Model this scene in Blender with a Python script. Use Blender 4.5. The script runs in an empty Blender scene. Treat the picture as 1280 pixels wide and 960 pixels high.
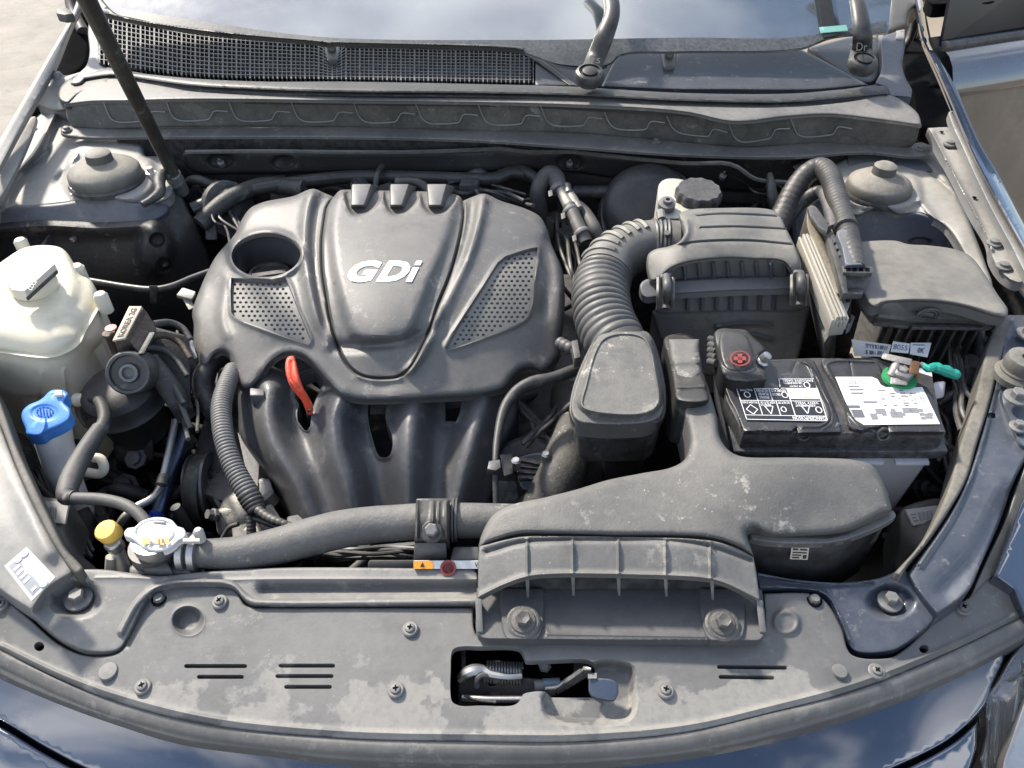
import bpy, bmesh, math, random
import numpy as np
from mathutils import Vector, Matrix
from mathutils.geometry import delaunay_2d_cdt
random.seed(7)
PI = math.pi
sc = bpy.context.scene
COL = sc.collection

# ------------------------------------------------------------------ camera
CZ, PITCH, F = 1.45, math.radians(41.0), 963.0
cd = bpy.data.cameras.new('camera'); cam = bpy.data.objects.new('camera', cd); COL.objects.link(cam)
cam.location = (0, 0, CZ); cam.rotation_euler = (PI/2 - PITCH, 0, 0)
cd.sensor_width = 36.0; cd.lens = F/1280*36; cd.clip_start = .02; cd.clip_end = 500
sc.camera = cam

# ------------------------------------------------------------------ sky, sun, exposure
SUN_EL, SUN_AZ = 43.0, -44.0            # azimuth clockwise from +Y (the windscreen side)
w = bpy.data.worlds.new('World'); sc.world = w; w.use_nodes = True
nt = w.node_tree; nt.nodes.clear()
def wn(t, **k):
    n = nt.nodes.new(t)
    for a, b in k.items(): setattr(n, a, b)
    return n
sky = wn('ShaderNodeTexSky', sky_type='NISHITA', sun_disc=False)
sky.sun_elevation = math.radians(SUN_EL); sky.sun_rotation = math.radians(SUN_AZ) % (2*PI)
sky.dust_density = 1.5; sky.air_density = 1.0
tc = wn('ShaderNodeTexCoord'); nz = wn('ShaderNodeTexNoise'); nz.inputs['Scale'].default_value = 2.1
nz.inputs['Detail'].default_value = 7; nz.inputs['Roughness'].default_value = .55
mp = wn('ShaderNodeMapping'); mp.inputs['Scale'].default_value = (1, 1, 2.2); mp.inputs['Location'].default_value = (.35, .2, .1)
rp = wn('ShaderNodeValToRGB'); rp.color_ramp.elements[0].position = .49; rp.color_ramp.elements[1].position = .62
mx = wn('ShaderNodeMix', data_type='RGBA'); mx.inputs[7].default_value = (8.8, 9.0, 9.4, 1)
bg = wn('ShaderNodeBackground'); bg.inputs['Strength'].default_value = .15
wo = wn('ShaderNodeOutputWorld')
L = nt.links.new
L(tc.outputs['Generated'], mp.inputs['Vector']); L(mp.outputs[0], nz.inputs['Vector']); L(nz.outputs['Fac'], rp.inputs['Fac'])
L(rp.outputs['Color'], mx.inputs[0]); L(sky.outputs['Color'], mx.inputs[6]); L(mx.outputs[2], bg.inputs['Color']); L(bg.outputs[0], wo.inputs['Surface'])
sd = bpy.data.lights.new('sun', 'SUN'); sun = bpy.data.objects.new('sun', sd); COL.objects.link(sun)
sd.energy = 4.6; sd.angle = math.radians(5); sd.color = (1.0, .93, .82)
el, az = math.radians(SUN_EL), math.radians(SUN_AZ)
sdir = Vector((math.cos(el)*math.sin(az), math.cos(el)*math.cos(az), math.sin(el)))
sun.rotation_euler = sdir.to_track_quat('Z', 'Y').to_euler(); sun.location = (-3, 3, 4)
vs = sc.view_settings; vs.view_transform = 'Standard'; vs.look = 'None'; vs.gamma = 1; vs.use_curve_mapping = False
vs.exposure = 0.92
sc.cycles.max_bounces = 6; sc.cycles.use_denoising = True

# ------------------------------------------------------------------ measuring: photo pixel + height -> place
SP, CP = math.sin(PITCH), math.cos(PITCH)
def ray(u, v):
    a, b = u-640, 480-v
    return Vector((a, F*CP + b*SP, -F*SP + b*CP))
def at(u, v, z):
    r = ray(u, v); return Vector((0, 0, CZ)) + r*((z-CZ)/r.z)
def aty(u, v, y):
    r = ray(u, v); return Vector((0, 0, CZ)) + r*(y/r.y)
def depth(p): return p.y*CP - (p.z-CZ)*SP
def mpp(p): return depth(p)/F             # metres per photo pixel at that place
def at_np(U, Z):
    a = U[:, 0]-640; b = 480-U[:, 1]
    R = np.stack([a, F*CP+b*SP, -F*SP+b*CP], 1)
    return np.array([0, 0, CZ]) + R*((Z-CZ)/R[:, 2])[:, None]

# ------------------------------------------------------------------ materials
MATS = {}
DUST = (.29, .262, .22)
def mat(name, col, rough=.5, metal=0., dust=.0, dcol=DUST, scale=9., speck=0., bump=.15, bscale=260., coat=0., spec=.5, up=.6,
        patch=None, alpha=None, trans=0., ior=1.45, sheen=0., var=.12, streak=None):
    if name in MATS: return MATS[name]
    m = bpy.data.materials.new(name); m.use_nodes = True; t = m.node_tree; N = t.nodes; K = t.links.new
    b = N['Principled BSDF']
    g = N.new('ShaderNodeNewGeometry')
    def noise(s, d=4, r=.6, vec=None):
        n = N.new('ShaderNodeTexNoise'); n.inputs['Scale'].default_value = s; n.inputs['Detail'].default_value = d; n.inputs['Roughness'].default_value = r
        K(vec if vec else g.outputs['Position'], n.inputs['Vector']); return n.outputs['Fac']
    def math_(op, a, c, d=None, clamp=False):
        n = N.new('ShaderNodeMath'); n.operation = op; n.use_clamp = clamp
        for i, x in enumerate((a, c, d)):
            if x is None: continue
            if isinstance(x, (int, float)): n.inputs[i].default_value = x
            else: K(x, n.inputs[i])
        return n.outputs[0]
    def mapr(x, a, c, lo, hi, smooth=True):
        n = N.new('ShaderNodeMapRange'); n.interpolation_type = 'SMOOTHSTEP' if smooth else 'LINEAR'
        K(x, n.inputs[0])
        for i, q in enumerate((a, c, lo, hi)): n.inputs[i+1].default_value = q
        return n.outputs[0]
    def mix(f, a, c):
        n = N.new('ShaderNodeMix'); n.data_type = 'RGBA'
        if isinstance(f, (int, float)): n.inputs[0].default_value = f
        else: K(f, n.inputs[0])
        for i, x in ((6, a), (7, c)):
            if isinstance(x, tuple): n.inputs[i].default_value = (*x[:3], 1)
            else: K(x, n.inputs[i])
        return n.outputs[2]
    c0 = mix(noise(scale*3.1, 5), tuple(x*(1-var) for x in col), tuple(min(1, x*(1+var)) for x in col))
    rgh = rough
    if dust > 0:
        sep = N.new('ShaderNodeSeparateXYZ'); K(g.outputs['Normal'], sep.inputs[0])
        upf = mapr(sep.outputs[2], 0., .95, 1-up, 1.)
        n1 = mapr(noise(scale, 8, .65), .30, .72, .35, 1.)
        n2 = mapr(noise(scale*14, 3, .7), .3, .7, .72, 1.)
        fac = math_('MULTIPLY', math_('MULTIPLY', n1, n2), math_('MULTIPLY', upf, dust), clamp=True)
        if patch:                          # crisp-edged dried dirt: (lo, hi, strength, scale)
            lo, hi, st, ps = patch[:4]
            pv = noise(ps, 9, .62)
            if len(patch) > 4:             # more dirt towards the nose of the car
                sp = N.new('ShaderNodeSeparateXYZ'); K(g.outputs['Position'], sp.inputs[0])
                pv = math_('ADD', pv, mapr(sp.outputs[1], patch[4], patch[5], 0., patch[6]))
            pf = mapr(pv, lo, hi, 0., st)
            fac = math_('MAXIMUM', fac, math_('MULTIPLY', pf, mapr(noise(ps*9, 4, .7), .3, .6, .75, 1.)))
        pt = g.outputs['Pointiness']       # dust packs into hollows, edges are rubbed pale
        fac = math_('ADD', fac, mapr(pt, .40, .49, dust*.35, 0.), clamp=True)
        wear = math_('MULTIPLY', mapr(pt, .515, .58, 0., .30), mapr(noise(scale*6, 4), .35, .6, .2, 1.))
        c0 = mix(fac, c0, dcol)
        c0 = mix(wear, c0, tuple(min(1, .5*a+.16) for a in col))
        worn = mapr(noise(scale*2.3, 9, .7), .50, .66, 0., .42)   # rubbed dark places
        c0 = mix(math_('MULTIPLY', worn, mapr(noise(scale*9, 4), .35, .6, .3, 1.)), c0, tuple(a*.8 for a in col))
        rgh = mapr(fac, 0., 1., rough, .80, False)
    if speck > 0:
        v = N.new('ShaderNodeTexVoronoi'); v.inputs['Scale'].default_value = 190; K(g.outputs['Position'], v.inputs['Vector'])
        s1 = math_('MULTIPLY', mapr(v.outputs['Distance'], .0, .22, 1., 0.), mapr(noise(60, 2), .55, .66, 0., speck))
        c0 = mix(s1, c0, (.48, .45, .40))
        s2 = math_('MULTIPLY', mapr(noise(38, 10, .75), .565, .64, 0., speck*.75), mapr(noise(11, 2), .40, .58, 0., 1.))
        c0 = mix(s2, c0, (.34, .32, .28))
    K(c0, b.inputs['Base Color'])
    if isinstance(rgh, (int, float)):
        K(mapr(noise(scale*5, 4), .3, .7, max(.02, rgh*.85), min(1, rgh*1.15)), b.inputs['Roughness'])
    else: K(rgh, b.inputs['Roughness'])
    b.inputs['Metallic'].default_value = metal; b.inputs['Specular IOR Level'].default_value = spec
    b.inputs['Coat Weight'].default_value = coat; b.inputs['Coat Roughness'].default_value = .06
    b.inputs['Transmission Weight'].default_value = trans; b.inputs['IOR'].default_value = ior
    if alpha is not None: b.inputs['Alpha'].default_value = alpha
    if bump > 0:
        bp = N.new('ShaderNodeBump'); bp.inputs['Strength'].default_value = bump; bp.inputs['Distance'].default_value = .0015
        hh = math_('ADD', noise(bscale, 4, .7), math_('MULTIPLY', noise(scale*4, 3), .8))
        K(hh, bp.inputs['Height']); K(bp.outputs[0], b.inputs['Normal'])
        if coat: pass
    MATS[name] = m; return m

GREY = (.048, .049, .052)
m_cover = mat('cover plastic', (.066, .066, .067), .40, dust=.34, scale=6, speck=.45, bump=.22, bscale=620, up=.7)
m_cover_in = mat('perforated plastic', (.12, .115, .105), .5, dust=.4, scale=8, bump=.1)
m_panel = mat('dusty front panel plastic', (.064, .065, .067), .48, dust=.42, dcol=(.25, .238, .215), scale=5, speck=.25, bump=.12,
              patch=(.62, .70, .75, 17, .375, .305, .23))
m_duct = mat('dusty duct plastic', (.06, .06, .06), .55, dust=.55, dcol=(.22, .205, .18), scale=7, speck=1.0, bump=.35, bscale=420)
m_duct2 = mat('duct mouth plastic', (.075, .075, .075), .5, dust=.55, dcol=(.24, .225, .2), scale=11, speck=.5, bump=.2, patch=(.58, .66, .45, 25))
m_box = mat('air box plastic', (.062, .062, .062), .45, dust=.6, dcol=(.30, .275, .225), scale=5, speck=.1, bump=.1, up=.85)
m_black = mat('black plastic', (.013, .013, .014), .36, dust=.16, scale=9, speck=.25, bump=.1)
m_blackd = mat('dusty black plastic', (.020, .020, .021), .45, dust=.24, scale=9, speck=.3, bump=.15)
m_rubber = mat('rubber', (.012, .012, .013), .5, dust=.13, scale=12, speck=.2, bump=.2)
m_hose = mat('dusty hose rubber', (.032, .032, .033), .55, dust=.42, dcol=(.25, .23, .2), scale=12, speck=.6, bump=.3, bscale=340)
m_seal = mat('foam seal', (.06, .056, .05), .8, dust=.6, dcol=(.26, .24, .2), scale=14, bump=.5)
m_dark = mat('grimy dark metal', (.021, .020, .020), .5, dust=.22, dcol=(.15, .13, .11), scale=14, bump=.5, speck=.3)
m_void = mat('shade black', (.006, .006, .0065), .95, bump=0, spec=.05)  # near-black colour stands in for the shade in gaps, gutters and recesses
m_man = mat('intake plastic', (.042, .044, .050), .33, dust=.32, dcol=(.2, .185, .17), scale=7, speck=.3, bump=.18, patch=(.60, .63, .35, 30))
m_cast = mat('cast aluminium', (.30, .285, .26), .5, metal=.6, dust=.5, scale=14, bump=.5)
m_steel = mat('steel', (.42, .41, .40), .34, metal=.9, dust=.2, scale=30, bump=.15)
m_steeld = mat('dull bolt steel', (.11, .11, .11), .55, metal=.3, dust=.55, dcol=(.26, .24, .22), scale=40, bump=.2)
m_alu = mat('bare aluminium', (.62, .60, .57), .38, metal=.75, dust=.25, scale=20, bump=.2)
m_rust = mat('rusty cast iron', (.05, .034, .024), .6, metal=.3, dust=.3, dcol=(.16, .10, .06), scale=30, bump=.6)
m_paint = mat('blue paint', (.022, .031, .052), .36, metal=.2, dust=.45, dcol=(.15, .155, .16), scale=6, speck=.5, bump=.08, coat=.3, spec=.6, up=.8, patch=(.60, .66, .5, 12))
m_paintc = mat('dark glossy paint', (.008, .015, .034), .12, dust=.10, dcol=(.15, .15, .15), scale=4, speck=.12, bump=.0, coat=1., spec=.8)
m_painth = mat('dusty body metal', (.15, .15, .15), .38, dust=.75, dcol=(.38, .35, .30), scale=7, speck=.3, bump=.1, up=.8, spec=.5)
m_paintc.node_tree.nodes['Principled BSDF'].inputs['Coat IOR'].default_value = 1.85
m_paintd = mat('dusty blue grey', (.045, .055, .08), .45, dust=.42, dcol=(.30, .27, .22), scale=9, speck=.2, bump=.15, up=.9)  # blue-grey with pale dust, for tower fronts, tabs and trim
m_white = mat('white tank plastic', (.70, .655, .53), .35, dust=.5, dcol=(.42, .34, .20), scale=6, bump=.05, spec=.4)
MATS['white tank plastic'].node_tree.nodes['Principled BSDF'].inputs['Subsurface Weight'].default_value = .15
MATS['white tank plastic'].node_tree.nodes['Principled BSDF'].inputs['Subsurface Radius'].default_value = (.02, .018, .012)
m_blue = mat('blue cap plastic', (.05, .20, .55), .35, dust=.12, dcol=(.4, .45, .5), scale=20, bump=.05)
m_bluel = mat('blue clip plastic', (.01, .06, .45), .35, bump=0)
m_red = mat('orange red handle', (.74, .085, .035), .4, dust=.05, scale=20, bump=.05)
m_yellow = mat('yellow cap plastic', (.76, .46, .07), .4, dust=.15, scale=30, bump=.1)
m_green = mat('green tape', (.01, .24, .18), .4, bump=.2, scale=30)
m_felt = mat('green felt washer', (.02, .22, .08), .9, bump=.4)
m_label = mat('white label', (.60, .60, .59), .3, dust=.05, scale=20, bump=.02)
m_labelg = mat('greyed label', (.52, .51, .48), .35, dust=.3, scale=30, bump=.02)
m_labeld = mat('black label print', (.018, .018, .02), .3, bump=0)
m_labelgrey = mat('grey label print', (.30, .30, .31), .35, bump=0)
m_orange = mat('orange label print', (.85, .34, .03), .35, bump=0)
m_redp = mat('red print', (.22, .04, .035), .4, bump=0)
m_letter = mat('silver lettering', (.80, .80, .79), .32, metal=.25, bump=.02)
m_lead = mat('lead clamp', (.24, .23, .215), .5, metal=.5, dust=.25, scale=60, bump=.5)
m_copper = mat('old copper', (.16, .085, .04), .5, metal=.6, bump=.3)
m_batt = mat('battery case black', (.016, .016, .018), .32, dust=.10, scale=20, speck=.15, bump=.05)
m_battg = mat('battery case grey', (.55, .55, .58), .4, dust=.2, scale=10, bump=.03)
m_loom = mat('taped loom', (.014, .014, .015), .42, dust=.2, scale=25, bump=.35)
m_ecu = mat('ribbed aluminium box', (.40, .375, .32), .45, metal=.4, dust=.35, dcol=(.30, .26, .19), scale=30, bump=.2)
m_oldbolt = mat('old bolt', (.06, .058, .056), .5, metal=.3, dust=.45, dcol=(.22, .2, .18), scale=60, bump=.5)
m_wiper = mat('wiper paint', (.008, .008, .009), .42, dust=.08, bump=.08, speck=.1)
m_cowlp = mat('cowl plastic', (.024, .026, .031), .42, dust=.16, dcol=(.2, .2, .2), scale=14, speck=.6, bump=.12, patch=(.62, .68, .25, 40))
m_ground = mat('pale gravel', (.22, .20, .175), .95, spec=.1, dust=.7, dcol=(.36, .33, .28), scale=4, speck=.6, bump=.8, bscale=90)
m_brown = mat('brown dirt', (.16, .125, .09), .9, dust=.5, dcol=(.30, .25, .19), scale=1.6, bump=.8, bscale=60)

# ------------------------------------------------------------------ objects
BASE = {}
def tagd(o, label=None, cat=None, group=None, kind=None):
    if label: o['label'] = label
    if cat: o['category'] = cat
    if group: o['group'] = group
    if kind: o['kind'] = kind
    return o
def thing(name, label, cat, base, group=None):
    o = bpy.data.objects.new(name, None); o.empty_display_size = .02; COL.objects.link(o)
    o.location = base; BASE[o.name] = Vector(base)
    return tagd(o, label, cat, group)
def world_base(o):
    b = Vector(o.location)
    while o.parent: o = o.parent; b += Vector(o.location)
    return b
def link(name, me, m, parent=None, base=None):
    """mesh in world coordinates -> object with a local origin"""
    o = bpy.data.objects.new(name, me); COL.objects.link(o)
    if m is not None and len(me.materials) == 0: me.materials.append(m)
    pb = world_base(parent) if parent else Vector((0, 0, 0))
    if base is None:
        if parent: base = pb
        else:
            co = np.empty(len(me.vertices)*3); me.vertices.foreach_get('co', co); co = co.reshape(-1, 3)
            base = Vector(((co[:, 0].min()+co[:, 0].max())/2, (co[:, 1].min()+co[:, 1].max())/2, co[:, 2].min()))
    me.transform(Matrix.Translation(-Vector(base)))
    o.location = Vector(base) - pb
    if parent: o.parent = parent
    return o
def mesh(verts, faces, smooth=True, sharp=40, fix=True):
    me = bpy.data.meshes.new('m'); me.from_pydata([tuple(v) for v in verts], [], faces)
    if fix:
        bm = bmesh.new(); bm.from_mesh(me); bmesh.ops.recalc_face_normals(bm, faces=bm.faces); bm.to_mesh(me); bm.free()
    if smooth:
        me.shade_smooth(); me.set_sharp_from_angle(angle=math.radians(sharp))
    me.update(); return me

# --- 2D tools (photo pixels)
def smooth_path(pts, closed=True, d=4.0):
    """pts: (u,v) or (u,v,1) for a corner.  Catmull-Rom between corners, resampled about every d pixels"""
    P = [np.array(p[:2], float) for p in pts]; C = [len(p) > 2 and p[2] for p in pts]; n = len(P); out = []
    rng = range(n if closed else n-1)
    for i in rng:
        p1, p2 = P[i], P[(i+1) % n]
        p0 = P[(i-1) % n] if (closed or i > 0) and not C[i] else p1*2-p2
        j = (i+2) % n
        p3 = P[j] if (closed or i+2 < n) and not C[(i+1) % n] else p2*2-p1
        ln = np.linalg.norm(p2-p1); k = max(1, int(round(ln/d)))
        if C[i] and C[(i+1) % n]:
            for q in range(k): out.append(p1+(p2-p1)*q/k)
            continue
        t0 = 0; t1 = max(np.linalg.norm(p1-p0), 1e-3)**.5; t2 = t1+max(ln, 1e-3)**.5; t3 = t2+max(np.linalg.norm(p3-p2), 1e-3)**.5
        for q in range(k):
            t = t1+(t2-t1)*q/k
            A1 = (t1-t)/(t1-t0)*p0+(t-t0)/(t1-t0)*p1; A2 = (t2-t)/(t2-t1)*p1+(t-t1)/(t2-t1)*p2; A3 = (t3-t)/(t3-t2)*p2+(t-t2)/(t3-t2)*p3
            B1 = (t2-t)/(t2-t0)*A1+(t-t0)/(t2-t0)*A2; B2 = (t3-t)/(t3-t1)*A2+(t-t1)/(t3-t1)*A3
            out.append((t2-t)/(t2-t1)*B1+(t-t1)/(t2-t1)*B2)
    if not closed: out.append(P[-1])
    return np.array(out)
def seg_dist(U, poly, closed=False):
    poly = np.asarray(poly, float); A = poly if closed else poly[:-1]; B = np.roll(poly, -1, 0) if closed else poly[1:]
    best = np.full(len(U), 1e9)
    for a, b in zip(A, B):
        ab = b-a; L2 = max((ab**2).sum(), 1e-9)
        t = np.clip(((U-a)@ab)/L2, 0, 1); best = np.minimum(best, np.linalg.norm(U-(a+t[:, None]*ab), axis=1))
    return best
def inside(U, poly):
    x, y = U[:, 0], U[:, 1]; r = np.zeros(len(U), bool); P = np.asarray(poly, float); Q = np.roll(P, -1, 0)
    for (x1, y1), (x2, y2) in zip(P, Q):
        if y1 == y2: continue
        c = ((y1 > y) != (y2 > y)) & (x < (x2-x1)*(y-y1)/(y2-y1)+x1); r ^= c
    return r
def sst(x): x = np.clip(x, 0, 1); return x*x*(3-2*x)
def offs(p, closed, ks):
    T = (np.roll(p, -1, 0)-np.roll(p, 1, 0)) if closed else np.gradient(p, axis=0)
    T = T/np.maximum(np.linalg.norm(T, axis=1), 1e-6)[:, None]; N_ = np.stack([-T[:, 1], T[:, 0]], 1)
    return [p+N_*k for k in ks]
def ridge(pts, w, h, closed=False, smooth=True):
    p = smooth_path(pts, closed, max(3, min(6, w*1.5)))
    f = lambda U: h*np.exp(-(seg_dist(U, p, closed)/w)**2)
    f.lines = [(q, closed) for q in offs(p, closed, (-2*w, -1.1*w, -.5*w, 0, .5*w, 1.1*w, 2*w) if w > 2.4 else (-2.1*w, -.9*w, 0, .9*w, 2.1*w))]; return f
def bead(pts, w, h, closed=False):                     # round raised or sunk bead of half-width w
    p = smooth_path(pts, closed, max(3, min(6, w*1.5)))
    f = lambda U: h*np.sqrt(np.clip(1-(seg_dist(U, p, closed)/w)**2, 0, 1))
    f.lines = [(q, closed) for q in offs(p, closed, (-1.15*w, -.98*w, -.8*w, -.45*w, 0, .45*w, .8*w, .98*w, 1.15*w))]; return f
def plateau(pts, w, h, smooth=True):
    p = smooth_path(pts, True, 6) if smooth else np.array([q[:2] for q in pts], float)
    def f(U):
        s = seg_dist(U, p, True)*np.where(inside(U, p), 1, -1); return h*sst((s+w/2)/w)
    f.lines = [(q, True) for q in offs(smooth_path([tuple(q) for q in p], True, 4) if not smooth else p, True, (-.52*w, -.25*w, 0, .25*w, .52*w))]; return f
def dish(cu, cv, ru, rv, h, e=.25):
    def f(U):
        r = np.sqrt(((U[:, 0]-cu)/ru)**2+((U[:, 1]-cv)/rv)**2); return h*sst((1+e-r)/(2*e))
    n = int(max(12, min(40, (ru+rv)*1.2)))
    f.lines = [(np.array([(cu+ru*k*math.cos(2*PI*(i+.5*(j%2))/n), cv+rv*k*math.sin(2*PI*(i+.5*(j%2))/n)) for i in range(n)]), True) for j, k in enumerate((1-e, 1-e/2, 1, 1+e/2, 1+e))]; return f
def tps(ctrl):
    C = np.array(ctrl, float); X = C[:, :2]/500; n = len(C)
    def kern(r): return np.where(r > 1e-9, r*r*np.log(np.maximum(r, 1e-9)), 0)
    K = kern(np.linalg.norm(X[:, None]-X[None], axis=2)); Pm = np.hstack([np.ones((n, 1)), X])
    A = np.zeros((n+3, n+3)); A[:n, :n] = K + np.eye(n)*1e-5; A[:n, n:] = Pm; A[n:, :n] = Pm.T
    s = np.linalg.lstsq(A, np.concatenate([C[:, 2], np.zeros(3)]), rcond=None)[0]
    def f(U):
        U = np.atleast_2d(np.asarray(U, float))/500
        return kern(np.linalg.norm(U[:, None]-X[None], axis=2))@s[:n] + s[n] + U@s[n+1:]
    return f
def ztop(zf): return zf if callable(zf) else (lambda U: np.full(len(np.atleast_2d(U)), float(zf)))
def zat(zf, u, v): return float(ztop(zf)(np.array([[u, v]], float))[0])

def sheet(name, outline, zf, m, parent=None, thick=.01, roll=(4, .003), feats=(), step=6, holes=(), lines=(), closed_smooth=True,
          hole_thick=None, sharp=40, d=4.0, base=None, flare=0.):
    """moulded shell: outline traced in the photo, height from zf, rolled edge and a skirt hanging down by `thick`"""
    zf = ztop(zf)
    O = smooth_path(outline, True, d) if closed_smooth else np.array([p[:2] for p in outline], float)
    area = .5*np.sum(O[:, 0]*np.roll(O[:, 1], -1)-np.roll(O[:, 0], -1)*O[:, 1])
    if area < 0: O = O[::-1]
    H = [np.array(h, float) for h in holes]
    pts = [O]; T = np.roll(O, -1, 0)-np.roll(O, 1, 0); T /= np.maximum(np.linalg.norm(T, axis=1), 1e-6)[:, None]
    Nn = np.stack([-T[:, 1], T[:, 0]], 1)              # inward
    extra = []
    if roll:
        for q in (.12, .35, .65, 1.0):
            R = O+Nn*roll[0]*q; ok = inside(R, O) & (seg_dist(R, O, True) > roll[0]*q*.85)
            extra.append(R[ok])
    x0, y0 = O.min(0); x1, y1 = O.max(0)
    gx, gy = np.meshgrid(np.arange(x0, x1, step), np.arange(y0, y1, step*.87)); gx = gx+((np.arange(gx.shape[0]) % 2)*step*.5)[:, None]
    G = np.stack([gx.ravel(), gy.ravel()], 1); G = G[inside(G, O)]
    if len(G): G = G[seg_dist(G, O, True) > (roll[0]*1.05 if roll else step*.4)]
    FL = []                                # feature lines become edges of the mesh, so creases run clean
    for f in feats:
        for q, cl in getattr(f, 'lines', ()):
            ok = inside(q, O) & (seg_dist(q, O, True) > 1.2)
            for h in H: ok &= ~inside(q, h) & (seg_dist(q, h, True) > .9)
            run = []; n_ = len(q)
            for i in range(n_+(1 if cl else 0)):
                if ok[i % n_]: run.append(q[i % n_])
                else:
                    if len(run) > 1: FL.append(np.array(run))
                    run = []
            if len(run) > 1: FL.append(np.array(run))
    if FL and len(G):
        key = {(int(x//3), int(y//3)) for q in FL for x, y in q}
        G = G[[not ((int(x//3), int(y//3)) in key) for x, y in G]]
    for h in H:
        if len(G): G = G[~inside(G, h)]; 
        if len(G): G = G[seg_dist(G, h, True) > min(2.0, step*.3)]
    extra.append(G)
    LN = FL+[smooth_path(l, False, 4) if len(l) > 2 else np.array([q[:2] for q in l], float) for l in lines]
    V = [O]+H+LN+extra; off = np.cumsum([0]+[len(x) for x in V]); allp = np.vstack([x for x in V if len(x)])
    edges = [(i, (i+1) % len(O)) for i in range(len(O))]
    for k, h in enumerate(H): o = off[1+k]; edges += [(o+i, o+(i+1) % len(h)) for i in range(len(h))]
    for k, l in enumerate(LN): o = off[1+len(H)+k]; edges += [(o+i, o+i+1) for i in range(len(l)-1)]
    vo, eo, fo, ov, oe, of = delaunay_2d_cdt([Vector(p) for p in allp], edges, [], 0, 1e-4)
    U = np.array([(p[0], p[1]) for p in vo]); fo = np.array([f for f in fo if len(f) == 3])
    cen = U[fo].mean(1); keep = inside(cen, O)
    for h in H: keep &= ~inside(cen, h)
    fo = fo[keep]
    Z = zf(U)
    if roll:
        dd = seg_dist(U, O, True); t = np.clip(1-dd/roll[0], 0, 1); Z = Z-roll[1]*(1-np.sqrt(np.clip(1-t*t, 0, 1)))
    for f in feats: Z = Z+f(U)
    W = at_np(U, Z)
    verts = [tuple(x) for x in W]; faces = [tuple(int(i) for i in f) for f in fo]
    cnt = {}
    for f in faces:
        for i in range(3):
            e = (f[i], f[(i+1) % 3]); k = (min(e), max(e)); cnt.setdefault(k, []).append(e)
    bd = [v[0] for v in cnt.values() if len(v) == 1]; low = {}
    outer = {}
    bset = np.array(sorted({i for e in bd for i in e}))
    if len(bset):
        isout = seg_dist(U[bset], O, True) < 1e-2
        for i, o in zip(bset, isout): outer[int(i)] = bool(o)
    cx = W.mean(0)
    for a, b in bd:
        for i in (a, b):
            if i not in low:
                tk = thick if outer.get(i, True) or hole_thick is None else hole_thick
                p = W[i].copy(); p[2] -= tk
                if flare and outer.get(i, True):
                    dv = (p-cx)[:2]; p[:2] += dv/np.linalg.norm(dv)*flare
                low[i] = len(verts); verts.append(tuple(p))
        faces.append((b, a, low[a], low[b]))
    me = bpy.data.meshes.new(name); me.from_pydata(verts, [], faces)
    bm = bmesh.new(); bm.from_mesh(me)
    loose = [v for v in bm.verts if not v.link_faces]; bmesh.ops.delete(bm, geom=loose, context='VERTS')
    bmesh.ops.recalc_face_normals(bm, faces=bm.faces)
    sgn = sum(f.normal.z*f.calc_area() for f in bm.faces)
    if sgn < 0: bmesh.ops.reverse_faces(bm, faces=bm.faces)
    bm.to_mesh(me); bm.free(); me.shade_smooth(); me.set_sharp_from_angle(angle=math.radians(sharp))
    return link(name, me, m, parent, base)

def bevel_bm(bm, w, seg=2, ang=30):
    if w <= 0: return
    es = [e for e in bm.edges if len(e.link_faces) == 2 and e.calc_face_angle(0) > math.radians(ang)]
    bmesh.ops.bevel(bm, geom=es, offset=w, segments=seg, affect='EDGES', profile=.5, clamp_overlap=True)
def bm_mesh(bm, sharp=35):
    me = bpy.data.meshes.new('m'); bmesh.ops.recalc_face_normals(bm, faces=bm.faces); bm.to_mesh(me); bm.free()
    me.shade_smooth(); me.set_sharp_from_angle(angle=math.radians(sharp)); return me
def prism(name, outline, zf, m, parent=None, h=.03, bev=.002, seg=2, taper=0., smooth=False, d=5, base=None):
    """solid block: outline at the top face traced in the photo, going down by h; taper shrinks the foot"""
    O = smooth_path(outline, True, d) if smooth else [p[:2] for p in outline]
    top = [at(u, v, zat(zf, u, v)) for u, v in O]; c = sum(top, Vector())/len(top)
    bot = [Vector((c.x+(p.x-c.x)*(1-taper), c.y+(p.y-c.y)*(1-taper), p.z-h)) for p in top]
    bm = bmesh.new(); t = [bm.verts.new(p) for p in top]; b = [bm.verts.new(p) for p in bot]; n = len(t)
    bm.faces.new(t); bm.faces.new(b[::-1])
    for i in range(n): bm.faces.new((t[i], b[i], b[(i+1) % n], t[(i+1) % n]))
    bmesh.ops.recalc_face_normals(bm, faces=bm.faces); bevel_bm(bm, bev, seg)
    return link(name, bm_mesh(bm), m, parent, base)
def hexa(name, P8, m, parent=None, bev=.002, base=None, seg=2):
    """box from 8 corners: 4 round the top then 4 round the bottom"""
    bm = bmesh.new(); v = [bm.verts.new(p) for p in P8]
    for f in ((0, 1, 2, 3), (7, 6, 5, 4), (0, 4, 5, 1), (1, 5, 6, 2), (2, 6, 7, 3), (3, 7, 4, 0)): bm.faces.new([v[i] for i in f])
    bmesh.ops.recalc_face_normals(bm, faces=bm.faces); bevel_bm(bm, bev, seg)
    return link(name, bm_mesh(bm), m, parent, base)
def spline3(P, n):
    P = [Vector(p) for p in P]; out = []; N = len(P)
    for i in range(N-1):
        p1, p2 = P[i], P[i+1]; p0 = P[i-1] if i else p1*2-p2; p3 = P[i+2] if i+2 < N else p2*2-p1
        for q in range(n):
            t = q/n; out.append(.5*((2*p1)+(p2-p0)*t+(2*p0-5*p1+4*p2-p3)*t*t+(3*p1-p0-3*p2+p3)*t**3))
    out.append(P[-1]); return out
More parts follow.
